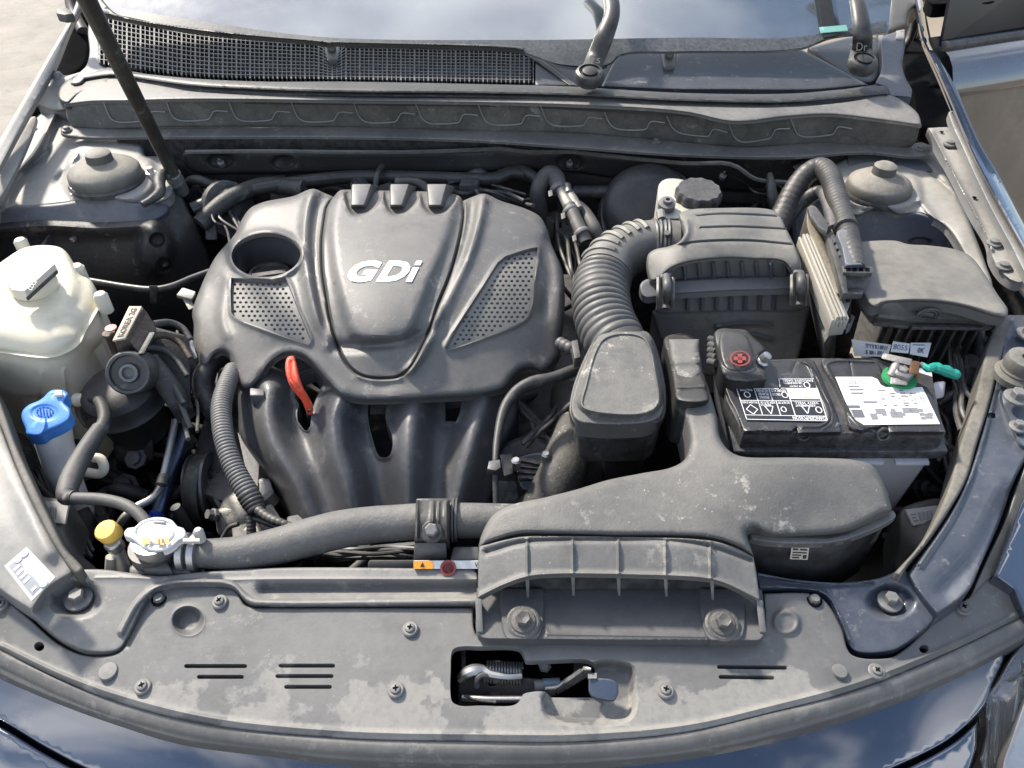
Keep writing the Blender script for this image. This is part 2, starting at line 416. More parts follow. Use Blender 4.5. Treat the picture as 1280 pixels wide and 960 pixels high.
def tube_mesh(C, R, seg=14, cap=True, ribs=None, flat=1.0):
    """sweep along points C with radii R; ribs=(pitch, amplitude)"""
    C = [Vector(c) for c in C]; n = len(C)
    L_ = [0]
    for i in range(1, n): L_.append(L_[-1]+(C[i]-C[i-1]).length)
    if ribs:
        tot = L_[-1]; k = max(2, int(tot/ribs[0]*8)); xs = np.linspace(0, tot, k); A = np.array([tuple(c) for c in C])
        C2 = [Vector([np.interp(x, L_, A[:, j]) for j in range(3)]) for x in xs]; R = [float(np.interp(x, L_, R)) for x in xs]
        r0, r1 = (ribs[2], ribs[3]) if len(ribs) > 3 else (0, 1)
        R = [r + (ribs[1]*(math.sqrt(abs(math.sin(PI*x/ribs[0])))-.8) if r0 <= x/tot <= r1 else 0) for r, x in zip(R, xs)]; C = C2; n = k
    T = [(C[min(i+1, n-1)]-C[max(i-1, 0)]).normalized() for i in range(n)]
    ref = Vector((0, 0, 1)) if abs(T[0].z) < .9 else Vector((0, 1, 0))
    nrm = (ref-T[0]*ref.dot(T[0])).normalized(); V = []; Fc = []
    for i in range(n):
        nrm = (nrm-T[i]*nrm.dot(T[i])).normalized(); bn = T[i].cross(nrm)
        for s in range(seg):
            a = 2*PI*s/seg; V.append(C[i]+(nrm*math.cos(a)*flat+bn*math.sin(a))*R[i])
    for i in range(n-1):
        for s in range(seg):
            a, b = i*seg+s, i*seg+(s+1) % seg; Fc.append((a, b, b+seg, a+seg))
    if cap: Fc.append(tuple(range(seg))[::-1]); Fc.append(tuple((n-1)*seg+s for s in range(seg)))
    return V, Fc
def tube(name, pts, m, parent=None, seg=14, n=8, ribs=None, cap=True, flat=1.0, base=None, sharp=50):
    """pts: (u, v, z, half width in photo pixels)"""
    P = [at(p[0], p[1], p[2]) for p in pts]; R = [p[3]*mpp(q) for p, q in zip(pts, P)]
    C = spline3(P, n); RR = list(np.interp(np.linspace(0, len(R)-1, len(C)), range(len(R)), R))
    V, Fc = tube_mesh(C, RR, seg, cap, ribs, flat)
    return link(name, mesh(V, Fc, sharp=sharp), m, parent, base)
def wtube(name, P, r, m, parent=None, seg=12, n=7, base=None, ribs=None):
    C = spline3(P, n); rr = [r]*len(C) if isinstance(r, (int, float)) else list(np.interp(np.linspace(0, len(r)-1, len(C)), range(len(r)), r))
    V, Fc = tube_mesh(C, rr, seg, True, ribs); return link(name, mesh(V, Fc), m, parent, base)
def lathe_mesh(c, prof, axis=Vector((0, 0, 1)), seg=24, wob=None):
    axis = Vector(axis).normalized(); x = axis.orthogonal().normalized(); y = axis.cross(x); V = []; Fc = []; n = len(prof)
    for r, h in prof:
        for s in range(seg):
            a = 2*PI*s/seg; rr = r*(wob(a, h) if wob else 1); V.append(c+axis*h+(x*math.cos(a)+y*math.sin(a))*rr)
    for i in range(n-1):
        for s in range(seg):
            a, b = i*seg+s, i*seg+(s+1) % seg; Fc.append((a, b, b+seg, a+seg))
    Fc.append(tuple(range(seg))[::-1]); Fc.append(tuple((n-1)*seg+s for s in range(seg)))
    return V, Fc
def lathe(name, c, prof, m, parent=None, axis=(0, 0, 1), seg=24, wob=None, base=None, sharp=35):
    """prof: (radius, height) in metres, bottom to top"""
    V, Fc = lathe_mesh(Vector(c), prof, Vector(axis), seg, wob); return link(name, mesh(V, Fc, sharp=sharp), m, parent, base)
class MB:
    def __init__(s): s.v = []; s.f = []
    def add(s, V, Fc): o = len(s.v); s.v += [Vector(x) for x in V]; s.f += [tuple(i+o for i in f) for f in Fc]
    def bar(s, p, q, w, h, up=Vector((0, 0, 1))):
        p, q = Vector(p), Vector(q); d = (q-p).normalized(); sd_ = d.cross(up).normalized()*w/2; u2 = sd_.cross(d).normalized()*h/2
        V = [p-sd_-u2, p+sd_-u2, p+sd_+u2, p-sd_+u2, q-sd_-u2, q+sd_-u2, q+sd_+u2, q-sd_+u2]
        s.add(V, [(0, 1, 2, 3), (7, 6, 5, 4), (0, 4, 5, 1), (1, 5, 6, 2), (2, 6, 7, 3), (3, 7, 4, 0)])
    def tube(s, P, r, seg=6): V, Fc = tube_mesh(P, [r]*len(P), seg); s.add(V, Fc)
    def build(s, name, m, parent=None, smooth=True, base=None): return link(name, mesh(s.v, s.f, smooth), m, parent, base)
class Quad:
    """a flat patch of surface given by four corners (bottom-left, bottom-right, top-right, top-left)"""
    def __init__(s, a, b, c, d): s.p = [Vector(x) for x in (a, b, c, d)]; s.n = (s.p[1]-s.p[0]).cross(s.p[3]-s.p[0]).normalized()
    def pt(s, x, y, h=0): a, b, c, d = s.p; return (a*(1-x)+b*x)*(1-y)+(d*(1-x)+c*x)*y + s.n*h
    def plate(s, name, m, parent, x0=0, y0=0, x1=1, y1=1, h0=.0002, h=.0006, bev=0):
        P = [s.pt(x0, y0, h), s.pt(x1, y0, h), s.pt(x1, y1, h), s.pt(x0, y1, h), s.pt(x0, y0, h0), s.pt(x1, y0, h0), s.pt(x1, y1, h0), s.pt(x0, y1, h0)]
        return hexa(name, P, m, parent, bev)
    def rects(s, mb, L_, h0, h):
        for x0, y0, x1, y1 in L_:
            V = [s.pt(x0, y0, h), s.pt(x1, y0, h), s.pt(x1, y1, h), s.pt(x0, y1, h), s.pt(x0, y0, h0), s.pt(x1, y0, h0), s.pt(x1, y1, h0), s.pt(x0, y1, h0)]
            mb.add(V, [(0, 1, 2, 3), (7, 6, 5, 4), (0, 4, 5, 1), (1, 5, 6, 2), (2, 6, 7, 3), (3, 7, 4, 0)])
def text_into(mb, q, s, x0, y0, x1, y1, h, th=.0004, shear=0., bold=0., flip=False, wide=None):
    """letters laid on Quad q filling the rectangle x0..x1, y0..y1"""
    cu = bpy.data.curves.new('t', 'FONT'); cu.body = s; cu.size = 1; cu.shear = shear; cu.offset = bold; cu.resolution_u = 3; cu.extrude = 0
    o = bpy.data.objects.new('t', cu); COL.objects.link(o); bpy.context.view_layer.update()
    me = bpy.data.meshes.new_from_object(o.evaluated_get(bpy.context.evaluated_depsgraph_get()))
    co = np.array([v.co[:2] for v in me.vertices]); fs = [tuple(p.vertices) for p in me.polygons]
    bpy.data.objects.remove(o); bpy.data.curves.remove(cu); bpy.data.meshes.remove(me)
    if not len(co): return
    a, b = co.min(0), co.max(0); N = (co-a)/np.maximum(b-a, 1e-6)
    if flip: N = 1-N
    P = [q.pt(x0+(x1-x0)*x, y0+(y1-y0)*y, h+th) for x, y in N]; P2 = [p-q.n*th for p in P]; n = len(P)
    cnt = {}
    for f in fs:
        for i in range(len(f)):
            e = (f[i], f[(i+1) % len(f)]); cnt.setdefault((min(e), max(e)), []).append(e)
    side = [(e[0][0], e[0][1], e[0][1]+n, e[0][0]+n) for e in cnt.values() if len(e) == 1]
    mb.add(P+P2, fs+side)
def copy_part(o, parent, loc):
    c = o.copy(); COL.objects.link(c); c.parent = parent; c.location = Vector(loc)-(world_base(parent) if parent else Vector())
    return c
# =================================================================== SETTING
def flat(name, P, m, kind='structure'):
    o = link(name, mesh(P, [tuple(range(len(P)))], False), m, None, (0, 0, 0)); o['kind'] = kind; return o
gm = MB()
gx = [(-60, -20), (60, -20), (60, 90), (-60, 90)]
flat('ground', [(x, y, 0) for x, y in [(-60, -30), (.55, -30), (.55, 100), (-60, 100)]], m_ground)
flat('dirt_ground', [(x, y, -.004) for x, y in [(.55, -30), (80, -30), (80, 100), (.55, 100)]], m_brown)

# dark interior of the bay: floor, side walls, firewall, all closed so that no light leaks in from below
bay = thing('engine_bay_shell', 'dark grimy sheet metal walls and floor enclosing the engine bay', 'engine bay', (0, .75, .35))
def wall(name, P, m, parent, th=.004):
    a, b, c = [Vector(p) for p in P[:3]]; n = (b-a).cross(c-a).normalized()*th
    V = [Vector(p) for p in P]; k = len(V); V2 = [v-n for v in V]
    Fc = [tuple(range(k)), tuple(range(2*k-1, k-1, -1))]+[(i, (i+1) % k, (i+1) % k+k, i+k) for i in range(k)]
    return link(name, mesh(V+V2, Fc, False), m, parent)
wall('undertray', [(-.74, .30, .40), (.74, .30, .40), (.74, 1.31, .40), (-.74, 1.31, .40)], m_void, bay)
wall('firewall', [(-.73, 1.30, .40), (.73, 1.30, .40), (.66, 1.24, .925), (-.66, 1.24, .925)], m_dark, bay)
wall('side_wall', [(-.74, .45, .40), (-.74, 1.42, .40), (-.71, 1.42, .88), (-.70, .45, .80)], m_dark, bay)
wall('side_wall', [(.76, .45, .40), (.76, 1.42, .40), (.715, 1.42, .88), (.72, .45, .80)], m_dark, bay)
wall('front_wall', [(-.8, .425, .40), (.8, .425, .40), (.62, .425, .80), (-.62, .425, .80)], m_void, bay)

# =================================================================== WINDSCREEN, COWL
ws = thing('windshield', 'dusty windscreen glass reflecting the cloudy sky above the cowl', 'windshield', at(620, 70, 1.0))
m_glass = mat('windscreen glass', (.02, .032, .04), .05, dust=.2, dcol=(.33, .36, .38), scale=2.2, speck=.2, bump=.0, coat=1., spec=1.0, up=.2, ior=1.9)
m_glass.node_tree.nodes['Principled BSDF'].inputs['Coat IOR'].default_value = 1.62
zws = lambda U: np.interp(U[:, 1], [-120, -70, 0, 44, 85, 110], [1.19, 1.142, 1.082, 1.045, 1.012, .994])-((U[:, 0]-640)/600)**2*.004
gl_out = [(120, 14, 1), (150, 21), (240, 37), (400, 52, 1), (430, 56), (640, 62, 1), (700, 82, 1), (850, 66), (1000, 62, 1), (1040, 42, 1), (1100, 40, 1), (1116, -30, 1), (1125, -120, 1), (110, -120, 1)]
sheet('glass', [(100, -10, 1), (122, 12, 1), (150, 19), (240, 37), (400, 52, 1), (415, 53), (430, 55), (640, 61), (672, 70), (700, 82), (760, 82), (775, 68), (850, 64), (1000, 60), (1040, 46), (1110, 40, 1), (1122, -70, 1), (90, -70, 1)], zws, m_glass, ws, .004, None, step=24)
mf = mat('ceramic frit', (.02, .024, .026), .35, dust=.14, dcol=(.25, .26, .24), scale=30, bump=.05)
sheet('frit_band', [(150, 10, 1), (250, 26), (400, 46), (640, 50), (850, 47), (1000, 46), (1108, 26, 1), (1108, 40, 1), (1040, 46), (1000, 60), (850, 64), (775, 68), (760, 80), (700, 80), (668, 70), (640, 61), (430, 55), (400, 52), (240, 37), (150, 19, 1)], lambda U: zws(U)+.0012, mf, ws, .001, None, step=14)
sheet('sticker', [(1024, 34, 1), (1058, 31, 1), (1060, 38, 1), (1026, 41, 1)], lambda U: zws(U)+.003, mat('pale green tint', (.2, .42, .36), .3, bump=0), ws, .001, None, step=12)
sheet('glass_trim', [(108, 12, 1), (140, 20), (240, 38), (400, 53), (412, 55), (418, 54), (640, 61), (655, 63), (655, 60), (640, 57), (420, 51), (240, 34), (146, 17), (128, 0, 1), (112, -30, 1), (104, -30, 1)], lambda U: zws(U)+.004, m_black, ws, .006, (2, .002), step=6)
sheet('mirror_stand', [(1016, -40, 1), (1034, -40, 1), (1046, 44, 1), (1030, 47, 1)], lambda U: zws(U)+.0025, mat('black band', (.015, .015, .015), .5, bump=0), ws, .001, None, step=12)

cowl = thing('windscreen_cowl', 'dusty black plastic cowl with mesh grille under the windscreen', 'cowl', at(420, 90, 1.0))
zc = tps([(120, 80, .985), (640, 106, .992), (1090, 104, .985), (125, 17, 1.005), (415, 60, 1.006), (640, 63, 1.006), (1000, 62, 1.004)])
gr_out = [(124, 15, 1), (148, 22), (195, 31), (240, 40), (300, 47), (401, 54, 1), (408, 64), (424, 66), (427, 57, 1), (540, 60), (648, 64), (668, 72, 1), (674, 77), (717, 107, 1), (640, 105), (430, 101), (240, 97), (159, 86), (122, 81, 1), (120, 45, 1)]
sheet('grille_tray', gr_out, lambda U: zc(U)-.016, m_void, cowl, .004, None, step=16)
GO = smooth_path(gr_out, True, 3)
# grille bars: every second-level bar is finer
def column_span(u):
    P = GO; Q = np.roll(GO, -1, 0); vs_ = []
    for (x1, y1), (x2, y2) in zip(P, Q):
        if (x1 > u) != (x2 > u): vs_.append(y1+(u-x1)*(y2-y1)/(x2-x1))
    return (min(vs_), max(vs_)) if len(vs_) >= 2 else None
fine, thick_ = MB(), MB(); k = 0; u = 125.
while u < 670:
    s = column_span(u)
    if s and s[1]-s[0] > 6:
        P = [at(u+(q*0), s[0]+(s[1]-s[0])*q, zat(zc, u, s[0]+(s[1]-s[0])*q)) for q in (0, .5, 1)]
        for a, b in zip(P, P[1:]): (thick_ if k % 3 == 0 else fine).bar(a, b, (.0028 if k % 3 == 0 else .0015), .006)
    u += 5.7; k += 1
for r in range(1, 11):
    t = r/11; last = None; u = 124.
    while u < 672:
        s = column_span(u); s0 = column_span(min(u, 640))
        if s:
            vv = s0[0]+(s0[1]-s0[0])*t if s0 else None
            ok = vv is not None and s[0]+1 < vv < s[1]-1
            p = at(u, vv, zat(zc, u, vv)+.0004) if ok else None
            if p and last: fine.bar(last, p, .0026, .005)
            last = p
        u += 9
fine.build('grille_mesh', m_blackd, cowl, False)['kind'] = 'stuff'
thick_.build('grille_rib', m_blackd, cowl, False)['kind'] = 'stuff'
# rim of the grille and the solid end
sheet('grille_rim', [(122, 12, 1), (148, 20), (195, 29), (240, 38), (300, 45), (404, 52, 1), (404, 55, 1), (300, 48.5), (240, 41.5), (195, 32.5), (148, 24), (124, 17, 1)], lambda U: zc(U)+.003, m_blackd, cowl, .012, (1.5, .001), step=5)
sheet('grille_rim', [(426, 55, 1), (540, 58), (648, 62), (672, 72), (722, 107, 1), (712, 107, 1), (668, 76), (646, 66), (540, 61.5), (428, 59, 1)], lambda U: zc(U)+.003, m_blackd, cowl, .012, (1.5, .001), step=5)
sheet('end_plate', [(669, 72, 1), (676, 76), (719, 107, 1), (669, 106, 1)], lambda U: zc(U)+.001, m_cowlp, cowl, .008, (2, .001), step=6)
sheet('corner_plate', [(112, 20, 1), (122, 17, 1), (126, 82, 1), (140, 92), (110, 95), (100, 104), (88, 104), (98, 92), (108, 82), (112, 66), (110, 40)], lambda U: zc(U)+.002, m_painth, cowl, .02, (3, .003), step=6)
zc2 = lambda U: zc(U)+.002
sheet('solid_panel', [(752, 108, 1), (771, 70), (775, 66), (825, 65, 1), (829, 74), (843, 76), (846, 66, 1), (920, 62), (996, 61), (1010, 66), (1085, 106, 1), (1018, 112), (900, 112), (850, 112)], zc2, m_cowlp, cowl, .02, (3, .002), step=8)
sheet('wiper_recess', [(1010, 60, 1), (1060, 47, 1), (1098, 44, 1), (1099, 92), (1092, 102), (1080, 103), (1040, 82)], lambda U: zc(U)-.008, m_cowlp, cowl, .02, (3, .002), step=8)
sheet('wiper_recess', [(668, 70, 1), (700, 78), (770, 72, 1), (755, 108, 1), (718, 108, 1), (690, 84)], lambda U: zc(U)-.010, m_cowlp, cowl, .02, (3, .002), step=8)
sheet('side_trim', [(1100, 46, 1), (1132, 36, 1), (1131, 60), (1128, 82), (1133, 100), (1140, 112), (1139, 122, 1), (1110, 120, 1), (1108, 110), (1095, 104), (1101, 90)], lambda U: zc(U)+.004, m_paintd, cowl, .02, (3, .003), step=7)
# washer nozzles
for (nu, nv), lb in (((415, 66), None), ((836, 74), None)):
    nb = prism('washer_nozzle', [(nu-11, nv-11), (nu+11, nv-11), (nu+7, nv+9), (nu-6, nv+9)], .004+zat(zc, nu, nv), m_blackd, cowl, .012, .003, 3)
    lathe('nozzle_tip', at(nu, nv-2, zat(zc, nu, nv)+.002), [(.0075, 0), (.008, .006), (.006, .012), (.002, .014)], m_steeld, cowl, seg=12)

# rubber seal along the cowl
zs = tps([(75, 100, .972), (640, 112, .995), (1110, 114, .985), (240, 104, .99), (900, 118, .99), (75, 130, .968)])
sl = [(96, 98), (140, 92), (180, 97), (240, 105), (330, 110), (430, 113), (560, 114), (711, 117), (850, 124), (984, 126), (1060, 120), (1111, 115)]
seal = sheet('cowl_seal', [(74, 112), (90, 96), (130, 84), (165, 90), (240, 98), (330, 102), (430, 102), (640, 106), (711, 108), (850, 116), (984, 117), (1050, 112), (1106, 107), (1112, 114), (1109, 122), (1050, 131), (984, 137), (920, 138), (850, 136), (711, 128), (640, 125), (430, 122), (330, 121), (240, 118), (180, 111), (130, 106), (100, 116), (84, 128), (74, 124)],
      zs, m_rubber, None, .012, (3, .003), feats=(bead([(u, v-3) for u, v in sl], 6, .006), ridge([(u, v+9) for u, v in sl[1:]], 3, -.004)), step=5)
tagd(seal, 'long rubber weather seal running between cowl grille and cowl beam', 'weatherstrip')

# cowl beam (bright flange below a dark scalloped face)
m_beam = mat('dusty cowl metal', (.07, .07, .072), .5, dust=.6, dcol=(.27, .25, .215), scale=8, speck=.5, bump=.15, patch=(.56, .64, .5, 22))
m_face = mat('blotchy beam face', (.03, .03, .031), .55, dust=.75, dcol=(.17, .16, .14), scale=16, speck=.5, bump=.25, up=.1, patch=(.53, .58, .55, 14))
beam = thing('cowl_beam', 'grey cowl beam with a row of scalloped outlines on its front face', 'cowl beam', at(620, 150, .96))
zb = tps([(82, 129, .962), (240, 122, .983), (425, 124, .985), (711, 129, .985), (855, 138, .98), (984, 144, .977), (1038, 141, .977), (1150, 156, .965),
          (84, 148, .94), (134, 161, .928), (430, 158, .935), (727, 166, .933), (855, 175, .926), (1018, 178, .924), (1135, 183, .925)])
sheet('beam_face', [(82, 130, 1), (112, 125), (157, 124), (240, 122), (425, 124), (711, 129), (855, 138), (917, 150), (984, 144), (1038, 141), (1102, 148), (1150, 156, 1), (1145, 176), (1135, 184), (1018, 180), (934, 186), (850, 179), (727, 167), (593, 165), (430, 159), (201, 159), (134, 162), (92, 160, 1), (84, 148)],
      zb, m_face, beam, .002, (2.5, .002), step=7)
zbt = tps([(84, 130, .966), (240, 121, .987), (430, 124, .989), (711, 129, .989), (984, 142, .981), (1148, 156, .969), (110, 104, .975), (240, 112, .985), (711, 124, .988), (1109, 118, .985), (984, 134, .985)])
sheet('beam_top', [(80, 131, 1), (84, 122), (110, 104), (130, 97), (200, 104), (240, 113), (430, 118), (711, 123), (850, 130), (984, 133), (1060, 127), (1108, 118), (1125, 124), (1148, 143), (1152, 157, 1), (1102, 150), (1038, 143), (984, 146), (917, 152), (855, 140), (711, 131), (425, 126), (240, 124), (157, 126), (112, 127)],
      zbt, m_beam, beam, .004, (3, .003), step=7)
zbf = tps([(91, 165, .925), (430, 160, .933), (727, 168, .931), (855, 177, .925), (1018, 182, .922), (1140, 185, .922), (91, 172, .922), (430, 172, .93), (711, 183, .928), (984, 196, .92), (1135, 196, .92)])
sheet('beam_flange', [(78, 158), (92, 158), (134, 160), (201, 157), (430, 157), (593, 163), (727, 165), (850, 177), (934, 184), (1018, 178), (1135, 181), (1152, 178), (1166, 186), (1160, 194), (1135, 196), (1085, 191), (984, 197), (855, 194), (711, 184), (593, 176), (430, 172), (200, 172), (100, 172), (76, 167)],
      zbf, m_beam, beam, .003, (3, .002), step=7)
sc_ = MB(); k = 0
def beam_top_v(u): return float(np.interp(u, [112, 240, 425, 711, 855, 917, 984, 1038, 1102], [125, 122, 124, 129, 138, 150, 144, 141, 148]))
u0 = 129.
while u0 < 1060:
    t = beam_top_v(u0); b = lambda x: beam_top_v(x)
    path = [(u0, t+2), (u0+4, t+12), (u0+9, t+23), (u0+17, b(u0+17)+28), (u0+46, b(u0+46)+28), (u0+55, b(u0+55)+26), (u0+60, b(u0+60)+17), (u0+78, b(u0+78)+17)]
    sc_.tube([at(x, y, zat(zb, x, y)+.0012) for x, y in smooth_path(path, False, 5)], .0012, 5); u0 += 78
sc_.build('scallop_outline', m_painth, beam)
for bu, bv, dx in ((84, 163, 1), (1150, 187, 1), (820, 178, 0)):
    lathe('bolt', at(bu, bv, zat(zbf, bu, bv)), [(.0085, 0), (.0085, .002), (.005, .003), (.005, .006), (.003, .007)], m_steeld, beam, seg=10)

# black gap and insulated firewall rail below
rail = thing('firewall_pad', 'dark insulating pad on the firewall behind the engine cover', 'insulation', at(600, 205, .88))
zr = tps([(230, 190, .905), (600, 188, .90), (800, 195, .90), (960, 225, .89), (230, 222, .86), (600, 222, .855), (960, 240, .86)])
sheet('pad', [(228, 192), (240, 187), (330, 189), (425, 190), (520, 190), (600, 187), (627, 186), (660, 190), (712, 190), (760, 195), (855, 204), (880, 206), (912, 205), (932, 214), (945, 224), (965, 226), (980, 236), (960, 240), (930, 240), (860, 234), (760, 222), (700, 214), (600, 216), (425, 216), (300, 218), (245, 216), (232, 206)],
      zr, m_seal if False else m_rubber, rail, .02, (4, .006), feats=(dish(276, 201, 15, 9, -.004), dish(355, 203, 14, 8, -.004), dish(712, 203, 16, 9, -.004)), step=6)
edge = [(232, 190), (330, 189), (425, 190), (520, 190), (600, 187), (627, 186), (660, 190), (712, 190), (760, 195), (855, 204), (912, 205), (945, 224), (985, 228)]
wtube('foam_edge', [at(u, v, zat(zr, u, v)+.002) for u, v in edge], .0035, m_seal, rail, 6, 4)
for u, v in ((276, 203), (712, 204), (904, 219)):
    lathe('clip', at(u, v, zat(zr, u, v)+.001), [(.006, -.006), (.006, .001), (.002, .003), (.002, .009), (.001, .01)], m_steeld, rail, axis=(0, -.5, .85), seg=10)
# dark crossmember filling the gap under the beam
bx_ = sheet('heat_shield', [(205, 172, 1), (430, 172, 1), (711, 184, 1), (984, 197, 1), (1060, 196, 1), (1060, 240, 1), (960, 250, 1), (700, 226, 1), (240, 228, 1)],
            tps([(205, 172, .90), (711, 184, .90), (1060, 196, .90), (240, 228, .82), (960, 250, .82)]), m_dark, rail, .02, None, step=12)

# =================================================================== WIPERS
def wiper(path, piv, label, mark):
    c = at(*piv); w_ = thing('wiper_arm', label, 'wiper', c, 'wiper arms on the windscreen')
    P = [at(u, v, z) for u, v, z, r in path]; C = spline3(P, 8); R = [r for *_, r in path]
    RR = list(np.interp(np.linspace(0, len(R)-1, len(C)), range(len(R)), [r*mpp(p) for r, p in zip(R, P)]))
    V, Fc = tube_mesh(C, RR, 12, True, None, .62); link('arm', mesh(V, Fc), m_wiper, w_)
    lathe('pivot_cap', c-Vector((0, .01, 0)), [(.019, -.010), (.023, -.004), (.0235, .004), (.021, .009), (.017, .011), (.0165, .008), (.012, .0075), (.0115, .011), (.006, .013)], m_wiper, w_, axis=(0, -.25, .97), seg=28)
    q = Quad(at(*mark[0]), at(*mark[1]), at(*mark[2]), at(*mark[3])); mb = MB(); text_into(mb, q, mark[4], 0, 0, 1, 1, .0005, .0004); mb.build('marking', mat('worn mark', (.035, .035, .035), .5, bump=0), w_, False)
    return w_
z0 = 1.012
wiper([(737, 92, z0+.012, 12), (744, 74, z0+.016, 12.5), (756, 44, z0+.048, 12.5), (765, 14, z0+.075, 10), (758, -20, z0+.10, 10), (746, -70, z0+.15, 9)], (736, 93, z0+.012), 'wiper arm pivoting in the middle beside the mesh grille end',
      ((737, 80, z0+.037), (750, 80, z0+.037), (751, 70, z0+.041), (738, 70, z0+.041), 'Fs'))
wiper([(1074, 80, z0+.012, 14), (1077, 62, z0+.016, 13), (1078, 44, z0+.048, 12), (1074, 14, z0+.075, 10), (1066, -20, z0+.10, 9), (1050, -70, z0+.15, 9)], (1075, 78, z0+.014), 'wiper arm at the right end of the cowl beside the pillar',
      ((1070, 64, z0+.037), (1084, 64, z0+.037), (1084, 54, z0+.041), (1071, 54, z0+.041), 'Dr'))

# =================================================================== FENDERS, PILLAR, DOOR
fl = thing('left_fender', 'dusty fender edge painted pale for its glare and inner channel along the far left', 'fender', at(30, 160, .9))
zfl = tps([(110, 0, 1.02), (60, 90, .985), (0, 190, .955), (120, 0, 1.01), (0, 220, .95), (-40, 250, .94)])
sheet('fender_edge', [(103, -30, 1), (96, 0), (86, 25), (60, 70), (30, 122), (-10, 190, 1), (-14, 240, 1), (20, 175), (46, 128), (72, 80), (88, 40), (104, 6), (112, -30, 1)], zfl, m_painth, fl, .004, (4, .008), step=5)  # dusty blue edge, the strong light on it put in as pale colour
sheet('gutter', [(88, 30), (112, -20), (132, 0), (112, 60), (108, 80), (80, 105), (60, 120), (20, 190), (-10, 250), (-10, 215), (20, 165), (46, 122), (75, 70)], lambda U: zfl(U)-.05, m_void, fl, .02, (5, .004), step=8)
sheet('gutter_floor', [(110, -10, 1), (128, -10, 1), (130, 90, 1), (84, 112, 1), (44, 150, 1), (0, 220, 1), (20, 180, 1), (50, 125, 1), (75, 80, 1), (92, 40, 1)], .90, m_void, fl, .01, None, step=20)  # black sheet, the dark of the open gutter is in its colour
sheet('inner_rail', [(-6, 236), (40, 146), (46, 147), (-2, 250)], lambda U: zfl(U)-.02, m_painth, fl, .004, (2, .003), step=5)
flr = thing('fender_bracket', 'dusty left hinge bracket with an upright lug beside the cowl', 'bracket', at(70, 110, .95))
zbk = tps([(45, 110, .96), (80, 90, .975), (120, 95, .975), (50, 130, .93), (80, 138, .93)])
sheet('bracket_plate', [(42, 115), (50, 104), (62, 104), (66, 92), (74, 89), (80, 94), (100, 90), (115, 83), (128, 84), (126, 94), (104, 104), (90, 120), (82, 138), (62, 138), (47, 130)], zbk, m_painth, flr, .02, (4, .006), step=5)
lathe('lug', at(74, 102, .96), [(.010, -.01), (.010, .01), (.007, .016), (.003, .018)], m_painth, flr, seg=12)
tow = thing('left_strut_tower', 'dusty left strut tower with flat rubber dome cap and two studs', 'strut tower', at(130, 230, .9))
ztl = tps([(0, 270, .885), (40, 160, .905), (130, 160, .905), (200, 190, .90), (130, 250, .893), (60, 258, .888), (215, 245, .89), (170, 262, .888), (0, 200, .90), (-60, 260, .89)])
sheet('tower_top', [(-30, 300, 1), (-30, 250, 1), (0, 214), (20, 180), (44, 146), (60, 138), (84, 138), (92, 160), (110, 172), (180, 172, 1), (181, 194), (200, 196), (214, 210), (215, 244), (205, 252), (180, 256), (150, 252), (135, 246), (120, 246), (105, 252), (70, 257), (38, 260), (10, 262)],
      ztl, m_painth, tow, .012, (6, .008), feats=(plateau([(84, 236), (100, 178), (180, 185), (192, 232), (170, 250), (110, 250)], 14, .008), ridge([(68, 144), (44, 190), (16, 222), (0, 256)], 4, .012), ridge([(72, 225), (100, 200)], 5, -.006), ridge([(30, 215), (60, 190)], 4, -.005)), step=5)
ztf = tps([(0, 264, .875), (38, 260, .88), (105, 252, .885), (180, 258, .88), (215, 250, .87), (0, 300, .84), (120, 300, .84), (220, 300, .83), (0, 480, .62), (120, 480, .60), (250, 480, .56), (260, 330, .77)])
sheet('tower_side', [(-40, 264, 1), (0, 260), (38, 257), (70, 254), (105, 249), (120, 244), (135, 244), (150, 249), (180, 254), (208, 246), (222, 240), (236, 262), (250, 290), (262, 330), (262, 480, 1), (-40, 480, 1)], ztf, m_paintd if False else m_dark, tow, .01, (3, .004),
      feats=(dish(194, 312, 20, 30, .014, .4), dish(197, 300, 9, 8, -.008), dish(204, 332, 8, 9, -.006), ridge([(0, 286), (60, 282), (120, 285), (190, 282)], 10, .01)), step=7)
sheet('tower_lip', [(-40, 262, 1), (0, 258), (38, 256), (70, 254), (105, 248), (120, 243), (135, 243), (150, 248), (180, 253), (205, 248), (212, 262), (196, 276), (150, 282), (60, 284), (0, 288), (-40, 290, 1)], lambda U: ztf(U)+.006, m_paintd, tow, .006, (4, .004), step=6)
c = at(133, 222, .908)
m_cap = mat('dusty cap rubber', (.06, .058, .054), .55, dust=.75, dcol=(.33, .30, .24), scale=9, bump=.15, up=.9)
def strut_cap(par, c, s):
    lathe('dome_cap', c, [(.050*s, -.006), (.051*s, .002), (.050*s, .012), (.047*s, .016), (.034*s, .024), (.020*s, .027), (.0185*s, .028), (.0175*s, .040), (.013*s, .043), (.004, .044)], m_cap, par, seg=40)
    lathe('cap_rim', c, [(.053*s, -.01), (.054*s, -.004), (.052*s, .0)], m_rubber, par, seg=40)
def stud(par, c, s=1., axis=(0, 0, 1)):
    lathe('stud_nut', c, [(.012*s, -.002), (.012*s, .001), (.0085*s, .0015), (.0085*s, .009), (.005*s, .0095), (.005*s, .017), (.003*s, .018)], m_alu, par, axis, seg=8, sharp=25)
strut_cap(tow, c, 1.05)
stud(tow, at(98, 240, .90)); stud(tow, at(191, 222, .90))
for u, v in ((40, 158), (198, 304), (206, 331), (30, 300), (92, 300)):
    lathe('bolt', at(u, v, zat(ztl if v < 200 else ztf, u, v)+.003), [(.006, 0), (.006, .004), (.002, .006)], m_steel, tow, seg=8)
